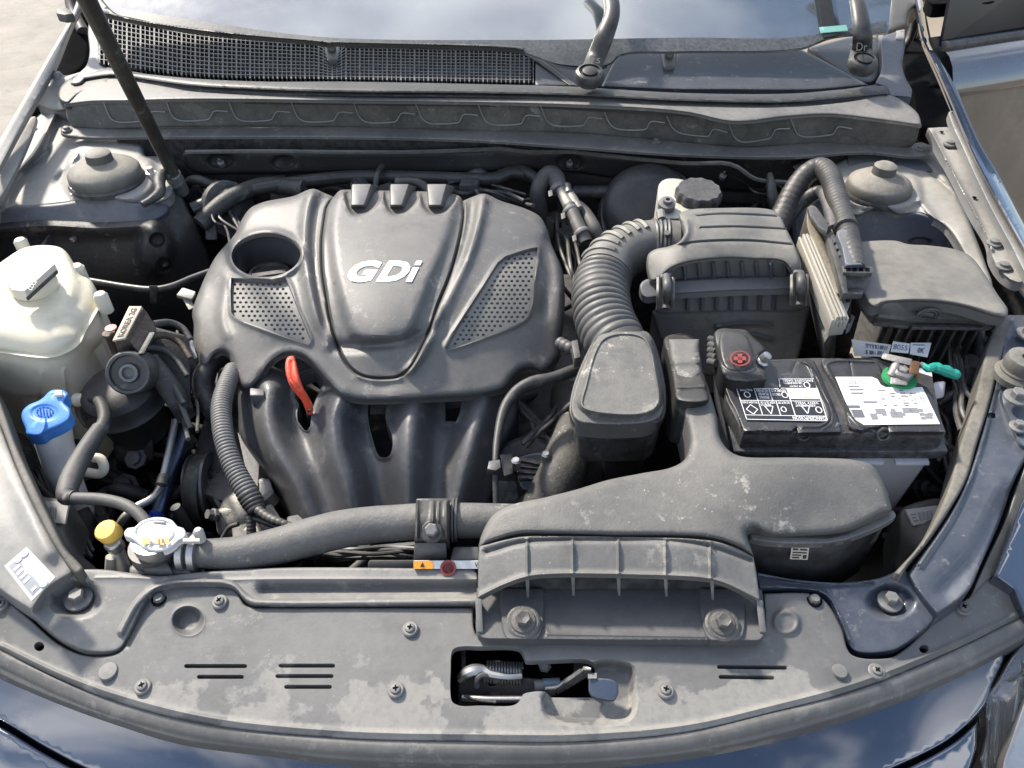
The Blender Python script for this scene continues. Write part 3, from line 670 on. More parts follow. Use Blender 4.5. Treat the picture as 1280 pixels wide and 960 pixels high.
# bright folded tab
sheet('folded_tab', [(95, 172, 1), (180, 172, 1), (180, 190), (172, 193), (140, 186), (110, 178)], .90, m_paintd, tow, .01, (3, .003), step=5)
# ---- right side
tr = thing('right_strut_tower', 'right strut tower in dusty blue grey with rubber dome cap', 'strut tower', at(1097, 235, .9))
ztr = tps([(1000, 250, .885), (1060, 200, .90), (1150, 195, .905), (1250, 300, .90), (1100, 270, .892), (1200, 300, .895), (1280, 360, .89), (1060, 262, .886), (1180, 330, .87)])
sheet('tower_top', [(1034, 216), (1058, 196, 1), (1110, 192), (1164, 180, 1), (1180, 215), (1205, 262), (1232, 330), (1240, 360), (1228, 366), (1216, 346), (1205, 320), (1180, 282), (1150, 268), (1120, 268), (1105, 260), (1090, 264), (1070, 270), (1050, 262), (1036, 250)],
      ztr, m_painth, tr, .01, (5, .006), feats=(plateau([(1050, 250), (1052, 212), (1140, 214), (1150, 250), (1120, 262)], 12, .007), ridge([(1146, 200), (1190, 240)], 3, -.004), ridge([(1150, 250), (1180, 290)], 4, .004)), step=5)
ztf2 = tps([(1050, 262, .883), (1120, 270, .885), (1200, 300, .88), (1000, 330, .80), (1100, 320, .83), (1200, 340, .83), (1240, 370, .85)])
sheet('tower_side', [(990, 250, 1), (1036, 250), (1050, 262), (1070, 268), (1090, 262), (1105, 258), (1120, 266), (1150, 266), (1180, 282), (1205, 318), (1216, 346), (1230, 372, 1), (1000, 372, 1)], ztf2, m_paintd, tr, .01, (3, .003),
      feats=(ridge([(1184, 275), (1186, 320)], 2, .002), dish(1150, 302, 13, 5, -.006)), step=7)
sheet('folded_tab', [(1058, 192, 1), (1110, 191, 1), (1112, 200), (1085, 207), (1060, 210, 1)], .903, m_paintd, tr, .01, (3, .003), step=5)
sheet('folded_tab', [(1111, 196), (1122, 194), (1184, 210), (1186, 214), (1140, 213), (1118, 210)], .905, m_paintd, tr, .006, (3, .003), step=5)
strut_cap(tr, at(1097, 238, .903), .93); stud(tr, at(1129, 256, .892)); 
fr = thing('right_fender', 'right fender with dusty bolted inner flange and glossy blue outer skin', 'fender', at(1200, 200, .93))
zfr = tps([(1164, 158, .955), (1192, 160, .955), (1210, 260, .93), (1262, 370, .91), (1245, 330, .915), (1225, 260, .93)])
sheet('bolt_flange', [(1160, 160, 1), (1184, 159), (1192, 160, 1), (1210, 196), (1240, 262), (1268, 312), (1288, 346, 1), (1276, 354), (1256, 345), (1240, 322), (1236, 300), (1214, 262), (1190, 215), (1172, 184)], zfr, m_painth, fr, .012, (2.5, .003),
      feats=(ridge([(1165, 165), (1190, 215), (1216, 262), (1240, 312)], 2.5, .004), dish(1187, 182, 6, 5, -.003)), step=4)
for u, v in ((1187, 181), (1242, 305), (1254, 334)):
    lathe('bolt', at(u, v, zat(zfr, u, v)+.001), [(.010, 0), (.010, .002), (.006, .003), (.006, .006), (.002, .007)], m_steeld, fr, seg=10)
for u, v in ((1177, 165), (1218, 247)):
    lathe('hole', at(u, v, zat(zfr, u, v)+.0015), [(.003, 0), (.003, .0008)], m_void, fr, seg=10)
zfo = tps([(1135, 20, 1.03), (1150, 50, 1.01), (1190, 140, .985), (1230, 230, .965), (1290, 340, .945), (1165, 60, 1.01), (1210, 150, .98), (1300, 300, .93)])
sheet('outer_skin', [(1136, -30, 1), (1146, 20), (1152, 50), (1172, 96), (1190, 138), (1215, 196), (1250, 262), (1300, 350, 1), (1320, 345, 1), (1280, 270), (1250, 214), (1228, 178), (1200, 120), (1176, 74), (1162, 50), (1150, -30, 1)], zfo, m_paintc, fr, .004, (7, .014), step=5)
sheet('gutter_strip', [(1186, 140), (1191, 138), (1215, 190), (1245, 246), (1285, 322), (1300, 352), (1290, 352), (1262, 304), (1236, 256), (1208, 196)], lambda U: zfo(U)-.012, m_painth, fr, .01, (2.5, .003), feats=(ridge([(1190, 140), (1214, 190), (1242, 246), (1295, 345)], 1.5, -.004),), step=4)
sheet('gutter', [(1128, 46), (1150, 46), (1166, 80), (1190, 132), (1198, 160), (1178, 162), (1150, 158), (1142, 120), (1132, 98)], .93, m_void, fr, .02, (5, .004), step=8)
sheet('gutter_floor', [(1126, -20, 1), (1150, -20, 1), (1170, 80, 1), (1200, 140, 1), (1216, 200, 1), (1180, 190, 1), (1126, 130, 1)], .84, m_void, fr, .01, None, step=20)  # black sheet that paints in the shade of the right gutter
pil = thing('pillar_trim', 'pale dusty corner of the pillar at the right of the windscreen', 'pillar', at(1115, 20, 1.03))
sheet('pillar_skin', [(1104, -40, 1), (1112, 0), (1104, 44, 1), (1136, 32, 1), (1136, 20), (1140, 12), (1152, 2), (1160, -40, 1)], tps([(1104, 44, 1.0), (1136, 32, 1.0), (1112, 0, 1.035), (1150, 0, 1.03)]), m_painth, pil, .03, (4, .004), step=7)
prism('rubber_foot', [(1120, 38), (1131, 36), (1131, 48), (1120, 48)], 1.01, m_painth, pil, .012, .002)
wtube('door_seal', [at(1150, -10, 1.03), at(1146, 20, .99), at(1136, 50, .95), at(1124, 66, .93)], .008, m_rubber, pil)
hg = MB()
hg.bar(at(1160, -20, 1.02), at(1134, 48, .93), .012, .012); hg.bar(at(1150, 20, .99), at(1140, 60, .90), .008, .02)
hg.build('hinge_arm', m_dark, pil)
lp = thing('left_pillar', 'dark door hinge gap beside the left end of the windscreen', 'pillar', at(105, 10, 1.0))
sheet('pillar_skin', [(98, -50, 1), (130, -50, 1), (124, 10, 1), (112, 20, 1)], 1.02, m_painth, lp, .03, (3, .004), step=7)
wtube('pillar_seal', [at(84, -40, 1.04), at(90, 10, .98), at(104, 40, .95)], .012, m_rubber, lp)
prism('mirror_foot', [(69, 10), (84, 9), (92, 16), (80, 18), (70, 16)], 1.06, m_dark, lp, .015, .003)

# door standing open on the right, its outer skin facing the viewer
dr = thing('open_door', 'front door standing open on the right with a ground reflection painted brown on its lower half', 'door', (1.25, 1.7, .3))
def doorpt(s, z, bulge=0.):       # s along the door, hinge to latch
    a = Vector((.77, 1.44, z)); d = Vector((.9, .44, 0)).normalized(); n = Vector((.44, -.9, 0)).normalized(); return a+d*s+n*bulge
prof = [(1.00, .00), (.99, .022), (.975, .036), (.955, .046), (.94, .053), (.928, .054), (.918, .040), (.86, .046), (.70, .05), (.60, .055), (.50, .055), (.40, .045), (.32, .02), (.30, 0)]
V = []; Fc = []; nn = 16
for i, (z, b) in enumerate(prof):
    for j in range(nn+1): V.append(doorpt(j/nn*1.15, z-.03*j/nn, b+.02*math.sin(PI*j/nn)))
for i in range(len(prof)-1):
    for j in range(nn): a = i*(nn+1)+j; Fc.append((a, a+1, a+nn+2, a+nn+1))
V2 = [Vector(v)+Vector((-.44, .9, 0)).normalized()*.05 for v in V]; k = len(V); Fc += [tuple(i+k for i in f[::-1]) for f in Fc]
door_m = mat('door paint', (.10, .105, .12), .2, metal=.5, dust=.25, dcol=(.2, .18, .15), scale=3, bump=0, coat=1., spec=.8, up=.3)
me = mesh(V+V2, Fc, sharp=60); me.materials.append(door_m); me.materials.append(mat('door ground reflection', (.12, .098, .073), .5, dust=.6, dcol=(.25, .21, .165), scale=5, bump=.15, up=0., coat=.3, patch=(.46, .56, .6, 5)))
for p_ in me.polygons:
    if max(me.vertices[i].co.z for i in p_.vertices) < .922: p_.material_index = 1  # lower half coloured brown, standing in for the ground mirrored there
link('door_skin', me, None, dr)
link('window', mesh([doorpt(.0, 1.0, .0), doorpt(1.15, .97, 0), doorpt(1.15, 1.45, -.1), doorpt(.02, 1.45, -.1), doorpt(.0, 1.0, -.006), doorpt(1.15, .97, -.006), doorpt(1.15, 1.45, -.106), doorpt(.02, 1.45, -.106)],
     [(0, 1, 2, 3), (7, 6, 5, 4), (0, 4, 5, 1), (1, 5, 6, 2), (2, 6, 7, 3), (3, 7, 4, 0)], False), mat('tinted door glass', (.008, .010, .016), .08, bump=0, spec=.3), dr)
wtube('belt_moulding', [doorpt(.0, 1.002, .004), doorpt(.6, .987, .02), doorpt(1.15, .972, .004)], .009, m_black, dr)
sheet('mirror_foot', [(1158, -4), (1172, -14), (1250, -16), (1246, 2), (1190, 6), (1164, 6)], 1.06, m_void, dr, .02, (4, .008), step=6)

# outer body sides below the fender edges (they keep the car whole from a step to the side)
def body_side(par, inner, s):
    V = []; Fc = []; C = spline3([at(*p) for p in inner], 4); m_ = len(C); offs_ = [(0, -.004), (.05, .004), (.12, -.01), (.175, -.06), (.20, -.16), (.205, -.35), (.18, -.60)]
    for i, p in enumerate(C):
        k = max(0., (i/(m_-1)-.6)/.4)
        for dx, dz in offs_: V.append(p+Vector((s*dx*(1-.75*k)*min(1., .06+(i/(m_-1))/.35), -.10*k*dx/.2, dz)))
    w_ = len(offs_)
    for i in range(m_-1):
        for j in range(w_-1): a = i*w_+j; Fc.append((a, a+1, a+w_+1, a+w_))
    n_ = len(V); V += [v-Vector((s*.003, 0, .003)) for v in V]; Fc += [tuple(x+n_ for x in f[::-1]) for f in Fc]
    return link('outer_panel', mesh(V, Fc, sharp=60), m_paintc, par)
body_side(fl, [(-10, 196, .945), (-40, 300, .905), (-45, 450, .868), (-45, 600, .86), (-50, 740, .835), (-58, 850, .785), (-62, 1000, .72)], -1)
body_side(fr, [(1300, 350, .93), (1322, 400, .888), (1336, 500, .88), (1342, 620, .862), (1338, 740, .815), (1338, 850, .78), (1345, 1000, .72)], 1)
# =================================================================== FRONT PANEL
def disc_loop(u, v, ru, rv=None, n=14, rot=0):
    rv = rv or ru; return [(u+ru*math.cos(2*PI*i/n+rot), v+rv*math.sin(2*PI*i/n+rot)) for i in range(n)]
def slot(u0, u1, v, h=2.6, dv=0):
    L_ = []
    for i in range(5): a = PI/2+PI*i/4; L_.append((u0+h+h*math.cos(a), v+h*math.sin(a)))
    for i in range(5): a = -PI/2+PI*i/4; L_.append((u1-h+h*math.cos(a), v+dv+h*math.sin(a)))
    return L_
PC = [(0, 720, .822), (640, 715, .834), (1280, 720, .820), (0, 820, .800), (320, 800, .822), (640, 800, .824), (960, 800, .821), (1280, 770, .798), (200, 890, .806), (640, 930, .806), (1060, 885, .804)]
zp = tps(PC)
panel = thing('radiator_cover', 'dusty grey plastic cover over the radiator support with slots, screws and latch opening', 'radiator cover', at(640, 850, .80))
latch_hole = smooth_path([(571, 808), (580, 806), (645, 806), (652, 812), (655, 822), (738, 822, 1), (744, 830), (745, 838), (745, 850, 1), (765, 856, 1), (773, 850), (774, 874), (770, 876), (682, 872, 1), (682, 866, 1), (660, 866), (655, 872), (648, 882), (572, 882), (563, 874), (562, 820)], True, 5)
latch_hole = smooth_path([(566, 812, 0), (576, 808), (600, 808), (640, 808), (650, 811), (655, 820), (657, 825), (680, 825), (735, 825), (743, 830), (744, 840), (743, 848, 1), (740, 872, 1), (700, 872), (688, 871), (682, 865), (664, 865), (654, 868), (648, 878), (640, 882), (600, 882), (574, 882), (565, 877), (563, 868), (563, 840)], True, 4)
slots = [slot(230, 309, 832.5), slot(246, 305, 846), slot(348, 419, 832), slot(344, 417, 845), slot(355, 415, 858.5), slot(896, 984, 833.5, 2.6, 1), slot(898, 968, 846, 2.6, 1)]
holes = [latch_hole]+slots+[disc_loop(49, 808, 6.5, 6), disc_loop(1155, 811, 6, 5.5)]
pan_out = [(-40, 715, 1), (0, 744), (35, 772), (75, 806), (110, 820), (148, 816), (160, 800), (176, 764), (190, 742), (206, 735), (286, 735), (296, 740), (306, 756), (320, 760, 1), (591, 760, 1), (594, 790), (604, 800, 1), (945, 802, 1), (955, 790), (955, 742, 1), (1012, 742), (1030, 750), (1052, 785), (1064, 818), (1112, 822), (1130, 812), (1170, 776), (1212, 745), (1240, 716), (1262, 740), (1284, 768, 1), (1187, 815), (1075, 860), (962, 891), (855, 915), (725, 926), (600, 926), (430, 922), (262, 904), (149, 876), (75, 848), (0, 812), (-40, 790, 1)]
sheet('cover_sheet', pan_out, zp, m_panel, panel, .012, (2.5, .002), holes=holes, hole_thick=.007, step=6,
      feats=(dish(235, 776, 17, 15.5, -.011, .3), dish(235, 776, 21, 19, .0015, .1), dish(983, 777, 17, 16, .004, .25), dish(983, 779, 12, 11, -.002, .3),
             dish(729, 873, 46, 24, -.0, .2), plateau([(684, 868), (740, 866), (742, 834), (788, 836), (790, 850), (786, 895), (700, 900), (684, 892)], 12, -.013),
             ridge([(0, 806), (75, 842), (149, 869), (262, 897), (430, 914), (600, 918), (725, 918), (855, 907), (962, 883), (1075, 852), (1187, 807), (1270, 768)], 3, .0025),
             ridge([(188, 744), (176, 768), (160, 806)], 3, -.002)))
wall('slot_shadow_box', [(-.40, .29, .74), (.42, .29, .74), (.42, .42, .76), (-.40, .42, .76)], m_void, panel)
# screws: washer head with cross recess
def screw_proto(u, v, r=10.5):
    p = at(u, v, zat(zp, u, v)+.0005); s = mpp(p); t = (zat(zp, u, v+5)-zat(zp, u, v-5))
    V, Fc = lathe_mesh(Vector((0, 0, 0)), [(r*s, -.002), (r*s, .0016), (r*.86*s, .0026), (r*.62*s, .0026), (r*.55*s, .0044), (r*.4*s, .0050), (.0008, .0046)], Vector((0, -.1, 1)), 22)
    mb = MB(); mb.add(V, Fc)
    o = link('screw', mesh([p+x for x in mb.v], mb.f), m_steeld, panel, p); x = MB()
    for a in (0.5, 0.5+PI/2): d = Vector((math.cos(a), math.sin(a), 0))*r*.34*s; x.bar(p-d+Vector((0, 0, .0048)), p+d+Vector((0, 0, .0048)), .0011, .0012)
    k = link('cross_recess', mesh(x.v, x.f, False), m_void, o, p); return o, k
S0, K0 = screw_proto(179, 859)
def put_screw(u, v, parent=panel, z=None):
    p = at(u, v, (zat(zp, u, v) if z is None else z)+.0005); c = copy_part(S0, parent, p); c.rotation_euler = (0, 0, random.uniform(-1, 1)); k = K0.copy(); COL.objects.link(k); k.parent = c
for u, v in ((495, 863), (513, 787), (275, 753), (832, 864), (1095, 840), (1203, 761), (2, 757)): put_screw(u, v)
m_dpan = m_panel
def plug(u, v, r, m=m_panel, h=.003):
    p = at(u, v, zat(zp, u, v)); s = mpp(p); return lathe('plug', p, [(r*s, -.002), (r*s, h*.6), (r*.9*s, h), (r*.3*s, h*1.1), (.0005, h*1.1)], m, panel, axis=(0, -.1, 1), seg=20)
plug(136, 840, 12); plug(1049, 840, 9.5); 
for u, v in ((199, 749), (1018, 750)):
    p = at(u, v, zat(zp, u, v)); s = mpp(p)
    lathe('clip_ring', p, [(9.5*s, -.002), (9.5*s, .0008), (7.6*s, .001), (7.4*s, -.002)], m_void, panel, seg=20); lathe('plug', p+Vector((0, 0, -.001)), [(7*s, 0), (7*s, .003), (5.6*s, .005), (.0005, .005)], m_panel, panel, seg=8)

# front rubber strip and painted nose
ztf_ = tps([(0, 825, .797), (640, 940, .799), (1280, 780, .794), (200, 895, .80), (1060, 880, .80), (0, 845, .788), (640, 956, .792), (1280, 800, .785)])
strip = sheet('front_seal', [(-40, 790, 1), (0, 812), (75, 848), (149, 876), (262, 904), (430, 922), (600, 926), (725, 926), (855, 915), (962, 891), (1075, 860), (1187, 815), (1284, 767, 1), (1310, 780, 1), (1281, 799), (1187, 847), (1075, 889), (962, 922), (855, 943), (725, 955), (612, 957), (430, 951), (337, 940), (225, 925), (150, 903), (75, 877), (0, 844), (-40, 822, 1)],
      ztf_, mat('grey rubber strip', (.06, .06, .06), .5, dust=.5, dcol=(.25, .235, .21), scale=10, bump=.15, speck=.3, patch=(.56, .6, .5, 20)), None, .02, (3, .003),
      feats=(bead([(0, 824), (75, 860), (149, 888), (262, 916), (430, 935), (600, 940), (725, 939), (855, 928), (962, 904), (1075, 872), (1187, 828), (1280, 782)], 9, .002),), step=5)
tagd(strip, 'long curved grey rubber strip along the front edge of the radiator cover', 'seal strip')
nose = thing('front_bumper', 'glossy dark blue painted nose panel along the bottom of the picture', 'bumper', at(640, 1000, .70))
zn = tps([(0, 842, .782), (640, 956, .786), (1280, 800, .778), (225, 925, .786), (1060, 892, .786), (0, 930, .762), (330, 1000, .770), (640, 1040, .766), (960, 1000, .768), (1200, 930, .758), (1140, 960, .762), (640, 1150, .725), (0, 1050, .715), (1280, 1050, .715)])
sheet('nose_skin', [(-60, 790, 1), (0, 832), (75, 865), (150, 891), (225, 913), (337, 928), (430, 939), (612, 945), (725, 943), (855, 931), (962, 910), (1075, 877), (1187, 835), (1250, 803), (1256, 818), (1240, 856), (1232, 880), (1190, 922), (1130, 954), (1040, 990), (900, 1030), (760, 1060), (640, 1066), (430, 1050), (250, 1010), (120, 966), (60, 936), (0, 900), (-60, 870, 1)], lambda U: zn(U)-.007, m_paintc, nose, .03, (3, .003), step=9)
zn2 = lambda U: zn(U)-.006
sheet('lower_skin', [(-60, 880, 1), (0, 908), (60, 944), (120, 974), (250, 1018), (430, 1058), (640, 1074), (760, 1068), (900, 1038), (1040, 998), (1130, 962), (1192, 928), (1222, 902, 1), (1220, 940), (1205, 985), (1180, 1040), (1100, 1160, 1), (-60, 1160, 1)], zn2, m_paintc, nose, .03, (5, .006), step=12)

# =================================================================== HEADLAMPS (clear lens seen from above)
def headlamp(name_lb, poly, ctrl, fins, chrome_pts):
    h = thing('headlamp', name_lb, 'headlight', at(*chrome_pts[0], .72), 'pair of headlamps at the front corners')
    z = tps(ctrl); 
    sheet('reflector', poly, lambda U: z(U)-.03, m_steel, h, .02, None, step=8, feats=tuple(ridge([a, b], 3.5, .012) for a, b in fins))
    m_lens = mat('clear lens', (.9, .93, .95), .05, trans=.9, bump=.02, coat=1., spec=.8, dust=.1, dcol=(.7, .68, .62), scale=8)
    sheet('lens', poly, z, m_lens, h, .012, (5, .008), step=8, feats=tuple(ridge([a, b], 2.2, .0025) for a, b in fins))
    return h
headlamp('clear ribbed headlamp lens at the bottom right corner', [(1284, 796, 1), (1262, 822), (1246, 850), (1228, 878), (1232, 900), (1226, 940), (1214, 985), (1290, 1000, 1), (1320, 800, 1)],
         [(1284, 796, .775), (1228, 880, .752), (1214, 985, .70), (1300, 900, .74)], [((1234, 880), (1222, 960)), ((1242, 880), (1234, 970)), ((1250, 876), (1246, 980)), ((1280, 830), (1262, 960)), ((1262, 850), (1284, 840))], [(1250, 900)])

# =================================================================== LAMP TOP PANELS AND RADIATOR SUPPORT BEAM
m_beamf = mat('dusty support metal', (.10, .10, .102), .42, dust=.55, dcol=(.31, .29, .25), scale=8, speck=.4, bump=.12, patch=(.58, .64, .5, 20))
sup = thing('radiator_support', 'dusty metal radiator support beam with rounded bead running across the bay', 'radiator support', at(600, 740, .82))
zsup = tps([(95, 716, .838), (360, 712, .838), (590, 724, .838), (360, 757, .829), (950, 716, .838), (1130, 722, .838), (1000, 742, .830)])
sheet('beam_skin', [(88, 716, 1), (105, 712), (130, 712), (200, 720), (240, 716), (340, 710), (590, 711, 1), (596, 715), (597, 757, 1), (330, 758), (318, 756), (306, 750), (296, 738), (286, 732), (208, 732), (192, 738), (176, 762), (160, 795), (148, 812), (110, 814), (78, 800), (52, 780), (38, 764), (60, 738)],
      zsup, m_beamf, sup, .03, (2.5, .003), step=5,
      feats=(bead([(150, 790), (172, 752), (188, 738), (208, 730), (250, 728), (290, 731), (302, 742), (314, 751), (340, 753), (600, 751)], 4.5, .005),
             ridge([(330, 737), (600, 735)], 7, -.010), ridge([(120, 722), (160, 722), (240, 726), (330, 724), (600, 724)], 2, .001),
             dish(95, 748, 27, 20, -.013, .35)))
sheet('beam_skin', [(944, 715, 1), (1000, 725), (1060, 728), (1100, 722), (1130, 712), (1140, 722), (1160, 745), (1170, 768), (1127, 808), (1112, 814), (1067, 813), (1052, 780), (1036, 748), (1020, 739), (950, 738, 1)],
      zsup, m_paint, sup, .03, (2.5, .003), step=5,
      feats=(dish(1112, 752, 26, 18, -.010, .35), ridge([(950, 733), (1000, 735), (1030, 742), (1046, 765), (1062, 800)], 3, .004), ridge([(944, 722), (1010, 731), (1090, 730)], 3, -.003)))
m_gap = m_void
def big_bolt(par, u, v, z, s=1., m=m_steeld):
    p = at(u, v, z); lathe('bolt_washer', p, [(.0125*s, -.001), (.0125*s, .0015), (.011*s, .0022), (.002, .0022)], m, par, axis=(0, -.05, 1), seg=24)
    lathe('bolt', p+Vector((0, 0, .002)), [(.0072*s, 0), (.0072*s, .007*s), (.006*s, .0085*s), (.001, .0085*s)], m, par, axis=(0, -.05, 1), seg=6, sharp=20)
big_bolt(sup, 99, 749, .823); big_bolt(sup, 1112, 752, .824, .9)
# left lamp panel
lpn = thing('left_lamp_panel', 'pale dusty left headlamp panel with a peeling white sticker', 'lamp panel', at(30, 700, .83))
zl = tps([(0, 510, .862), (95, 716, .846), (36, 762, .838), (-40, 620, .86), (0, 740, .84), (0, 600, .864), (40, 690, .855)])
sheet('panel_skin', [(-50, 440, 1), (-20, 480), (0, 528), (20, 580), (48, 640), (75, 688), (92, 714), (78, 724), (60, 736), (40, 764, 1), (20, 752), (0, 738), (-50, 700, 1)], zl, m_painth, lpn, .03, (4, .006), step=6, feats=(ridge([(-10, 540), (22, 610), (60, 690)], 12, .006),))
sheet('edge_seal', [(-40, 430), (-8, 480), (6, 515), (20, 555), (45, 610), (62, 645), (82, 685), (104, 712), (95, 718), (74, 692), (48, 645), (22, 588), (2, 535), (-20, 490), (-50, 440)], lambda U: zl(U)+.007, m_seal, lpn, .03, (4, .006), step=5)
# sticker
q = Quad(at(6, 708, .869), at(40, 752, .858), at(70, 722, .866), at(34, 684, .874))
st = q.plate('sticker', m_labelg, lpn, h0=-.0006, h=.0012); mb = MB()
q.rects(mb, [(.08, .12, .92, .50)], .0012, .0016); mb.build('sticker_band', m_labelgrey, st, False); mb = MB()
q.rects(mb, [(.2+.12*i, .16, .26+.12*i, .44) for i in range(4)]+[(.82, .2, .88, .4)], .0016, .002)
mb2 = [mb.add(*lathe_mesh(q.pt(x, y, .0012), [(.0035, 0), (.0035, .001), (.0028, .0012)], q.n, 14)) for x, y in ((.1, .78), (.92, .62), (.1, .5))]
mb.build('sticker_print', m_label, st, False)
# right lamp panel (blue)
rpn = thing('right_lamp_panel', 'blue painted right headlamp panel with rubber bump stop and bolts', 'lamp panel', at(1210, 560, .85))
zrr = tps([(1250, 397, .885), (1206, 600, .866), (1130, 715, .846), (1170, 768, .838), (1268, 600, .868), (1290, 500, .88), (1225, 705, .85), (1150, 715, .847)])
sheet('panel_skin', [(1256, 396), (1270, 394), (1320, 396, 1), (1320, 500, 1), (1290, 560), (1268, 602), (1250, 652), (1226, 706), (1210, 740), (1171, 770, 1), (1150, 745), (1133, 718, 1), (1160, 680), (1194, 628), (1214, 578), (1232, 520), (1248, 460)],
      zrr, m_paint, rpn, .03, (5, .006), step=6, feats=(ridge([(1262, 400), (1248, 470), (1234, 530), (1212, 600), (1190, 645), (1150, 705)], 4, .004), plateau([(1251, 492), (1262, 482), (1300, 476), (1300, 540), (1280, 560), (1262, 528)], 5, .006), ridge([(1262, 620), (1225, 690), (1180, 740)], 14, -.006), dish(1239, 520, 5, 3.5, -.004)))
sheet('edge_seal', [(1250, 398), (1256, 393), (1262, 398), (1256, 430), (1246, 471), (1234, 515), (1222, 553), (1208, 600), (1190, 633), (1160, 678), (1134, 708), (1126, 722, 1), (1118, 716, 1), (1148, 682), (1172, 640), (1186, 606), (1198, 560), (1218, 498), (1236, 425)], lambda U: zrr(U)+.006, m_seal, rpn, .03, (4, .006), step=5)
p = at(1272, 470, .895)
lathe('bump_stop', p, [(.024, -.004), (.025, .004), (.021, .008), (.0215, .010), (.020, .012), (.0205, .020), (.019, .026), (.012, .028), (.006, .027), (.005, .02), (.001, .02)], m_seal, rpn, seg=30)
big_bolt(rpn, 1270, 497, .898, 1.0); big_bolt(rpn, 1284, 418, .892)
big_bolt(rpn, 1272, 534, .885, .7)
# right outer fender top + its dark rubber outside the lamp panel
fo_ = sheet('outer_fender', [(1272, 604), (1256, 650), (1230, 706), (1216, 742), (1242, 722), (1262, 740), (1284, 766, 1), (1340, 730, 1), (1340, 480, 1), (1300, 540)], tps([(1272, 604, .862), (1216, 742, .828), (1284, 766, .80), (1340, 600, .85), (1262, 740, .812)]), m_panel, None, .03, (4, .004), step=7)
tagd(fo_, 'dull grey plastic beside the right lamp panel above the headlamp', 'trim')
fp = sheet('fender_corner', [(1266, 738, 1), (1242, 720, 1), (1262, 668), (1280, 620), (1330, 560, 1), (1330, 770, 1), (1282, 776, 1)], tps([(1242, 722, .836), (1280, 620, .872), (1330, 770, .80), (1284, 768, .81)]), m_paintc, None, .03, (4, .006), step=7)
tagd(fp, 'glossy blue fender corner at the right edge of the picture', 'fender')
fp = sheet('chrome_trim', [(1300, 800, 1), (1282, 862), (1264, 915), (1250, 960), (1256, 990, 1), (1340, 1000, 1), (1340, 800, 1)], tps([(1300, 800, .775), (1264, 915, .755), (1340, 1000, .72), (1250, 960, .74)]), m_steel, None, .02, (6, .01), step=7)
tagd(fp, 'bright metallic trim outside the ribbed headlamp lens at the bottom right', 'trim')

# =================================================================== HOOD LATCH
la = thing('hood_latch', 'hood latch with coil spring and blue steel release lever in its opening', 'latch', at(650, 850, .78))
lz = .798
sheet('latch_plate', [(572, 845, 1), (580, 838), (600, 832), (622, 840), (655, 846), (690, 850, 1), (690, 874, 1), (572, 882, 1)], tps([(572, 850, lz), (690, 850, lz), (600, 880, lz-.02), (640, 836, lz)]), m_dark, la, .02, (3, .004), step=5, feats=(dish(615, 853, 5, 4, -.01),))
wtube('catch_hook', [at(576, 848, lz), at(582, 842, lz+.008), at(592, 838, lz+.010), at(603, 838, lz+.008), at(614, 843, lz+.008), at(635, 846, lz+.007), at(652, 845, lz+.006)], [.0045, .005, .0055, .005, .0035, .003, .003], m_steel, la, 8, 5)
wtube('catch_hook', [at(596, 858, lz), at(597, 848, lz+.008), at(604, 844, lz+.009), at(616, 847, lz+.006), at(622, 852, lz+.004)], .0028, m_dark, la, 8, 5)
C = []; a0, a1 = at(606, 840, lz-.006), at(653, 842, lz-.006); ax = (a1-a0).normalized(); n1 = Vector((0, 0, 1)); n2 = ax.cross(n1)
for i in range(12*13+1): t = i/(12*13); C.append(a0+(a1-a0)*t+(n1*math.cos(i*2*PI/12)+n2*math.sin(i*2*PI/12))*.0095)
V, Fc = tube_mesh(C, [.0011]*len(C), 6); link('coil_spring', mesh(V, Fc), m_steel, la)
wtube('rod', [at(578, 872, lz-.006), at(610, 874, lz-.004), at(652, 874, lz-.004)], .0028, m_steel, la); wtube('rod', [at(580, 870, lz-.004), at(600, 876, lz-.003), at(620, 878, lz-.003)], .0014, m_dark, la)
hexa('side_bracket', [at(576, 812, lz), at(582, 812, lz), at(583, 848, lz), at(577, 848, lz)]+[at(u, v, lz-.02) for u, v in ((576, 812), (582, 812), (583, 848), (577, 848))], m_dark, la, .001)
wtube('cable_end', [at(668, 858, lz-.004), at(700, 856, lz-.004)], [.0055, .006], m_steeld, la); wtube('cable_ferrule', [at(679, 857, lz-.003), at(699, 856, lz-.003)], .0062, mat('blue grey plastic', (.09, .13, .16), .4, bump=.1), la)
lathe('bolt', at(681, 832, lz-.006), [(.006, 0), (.006, .003), (.0035, .004), (.0035, .007)], m_steeld, la, axis=(0, -.6, .8), seg=6)
hexa('side_bracket', [at(717, 828, lz-.005), at(741, 828, lz-.005), at(741, 842, lz-.005), at(717, 842, lz-.005)]+[at(u, v, lz-.02) for u, v in ((717, 828), (741, 828), (741, 842), (717, 842))], m_dark, la, .001)
MBl = MB(); Pl = [at(682, 864, lz+.000), at(694, 863, lz+.001), at(703, 858, lz+.003), at(722, 846, lz+.012), at(731, 840, lz+.018), at(738, 841, lz+.020)]
for a, b in zip(Pl, Pl[1:]): MBl.bar(a, b, .0035, .012)
MBl.build('release_arm', m_dark, la)
wtube('arm_edge', [p+Vector((0, 0, .006)) for p in Pl], .0012, m_steel, la, 6, 3)
m_blst = mat('blued steel', (.06, .08, .12), .28, metal=.7, dust=.15, scale=30, bump=.05)
sheet('release_lever', [(736, 847, 1), (764, 849), (771, 853), (773, 866), (768, 875), (757, 875), (740, 870), (736, 864)], tps([(736, 847, .818), (772, 850, .822), (740, 872, .812), (770, 872, .816)]), m_blst, la, .0018, (2, .001), step=4)
sheet('lever_edge', [(735, 842, 1), (746, 841, 1), (746, 848, 1), (735, 848, 1)], .8205, m_steeld, la, .0015, None, step=4)

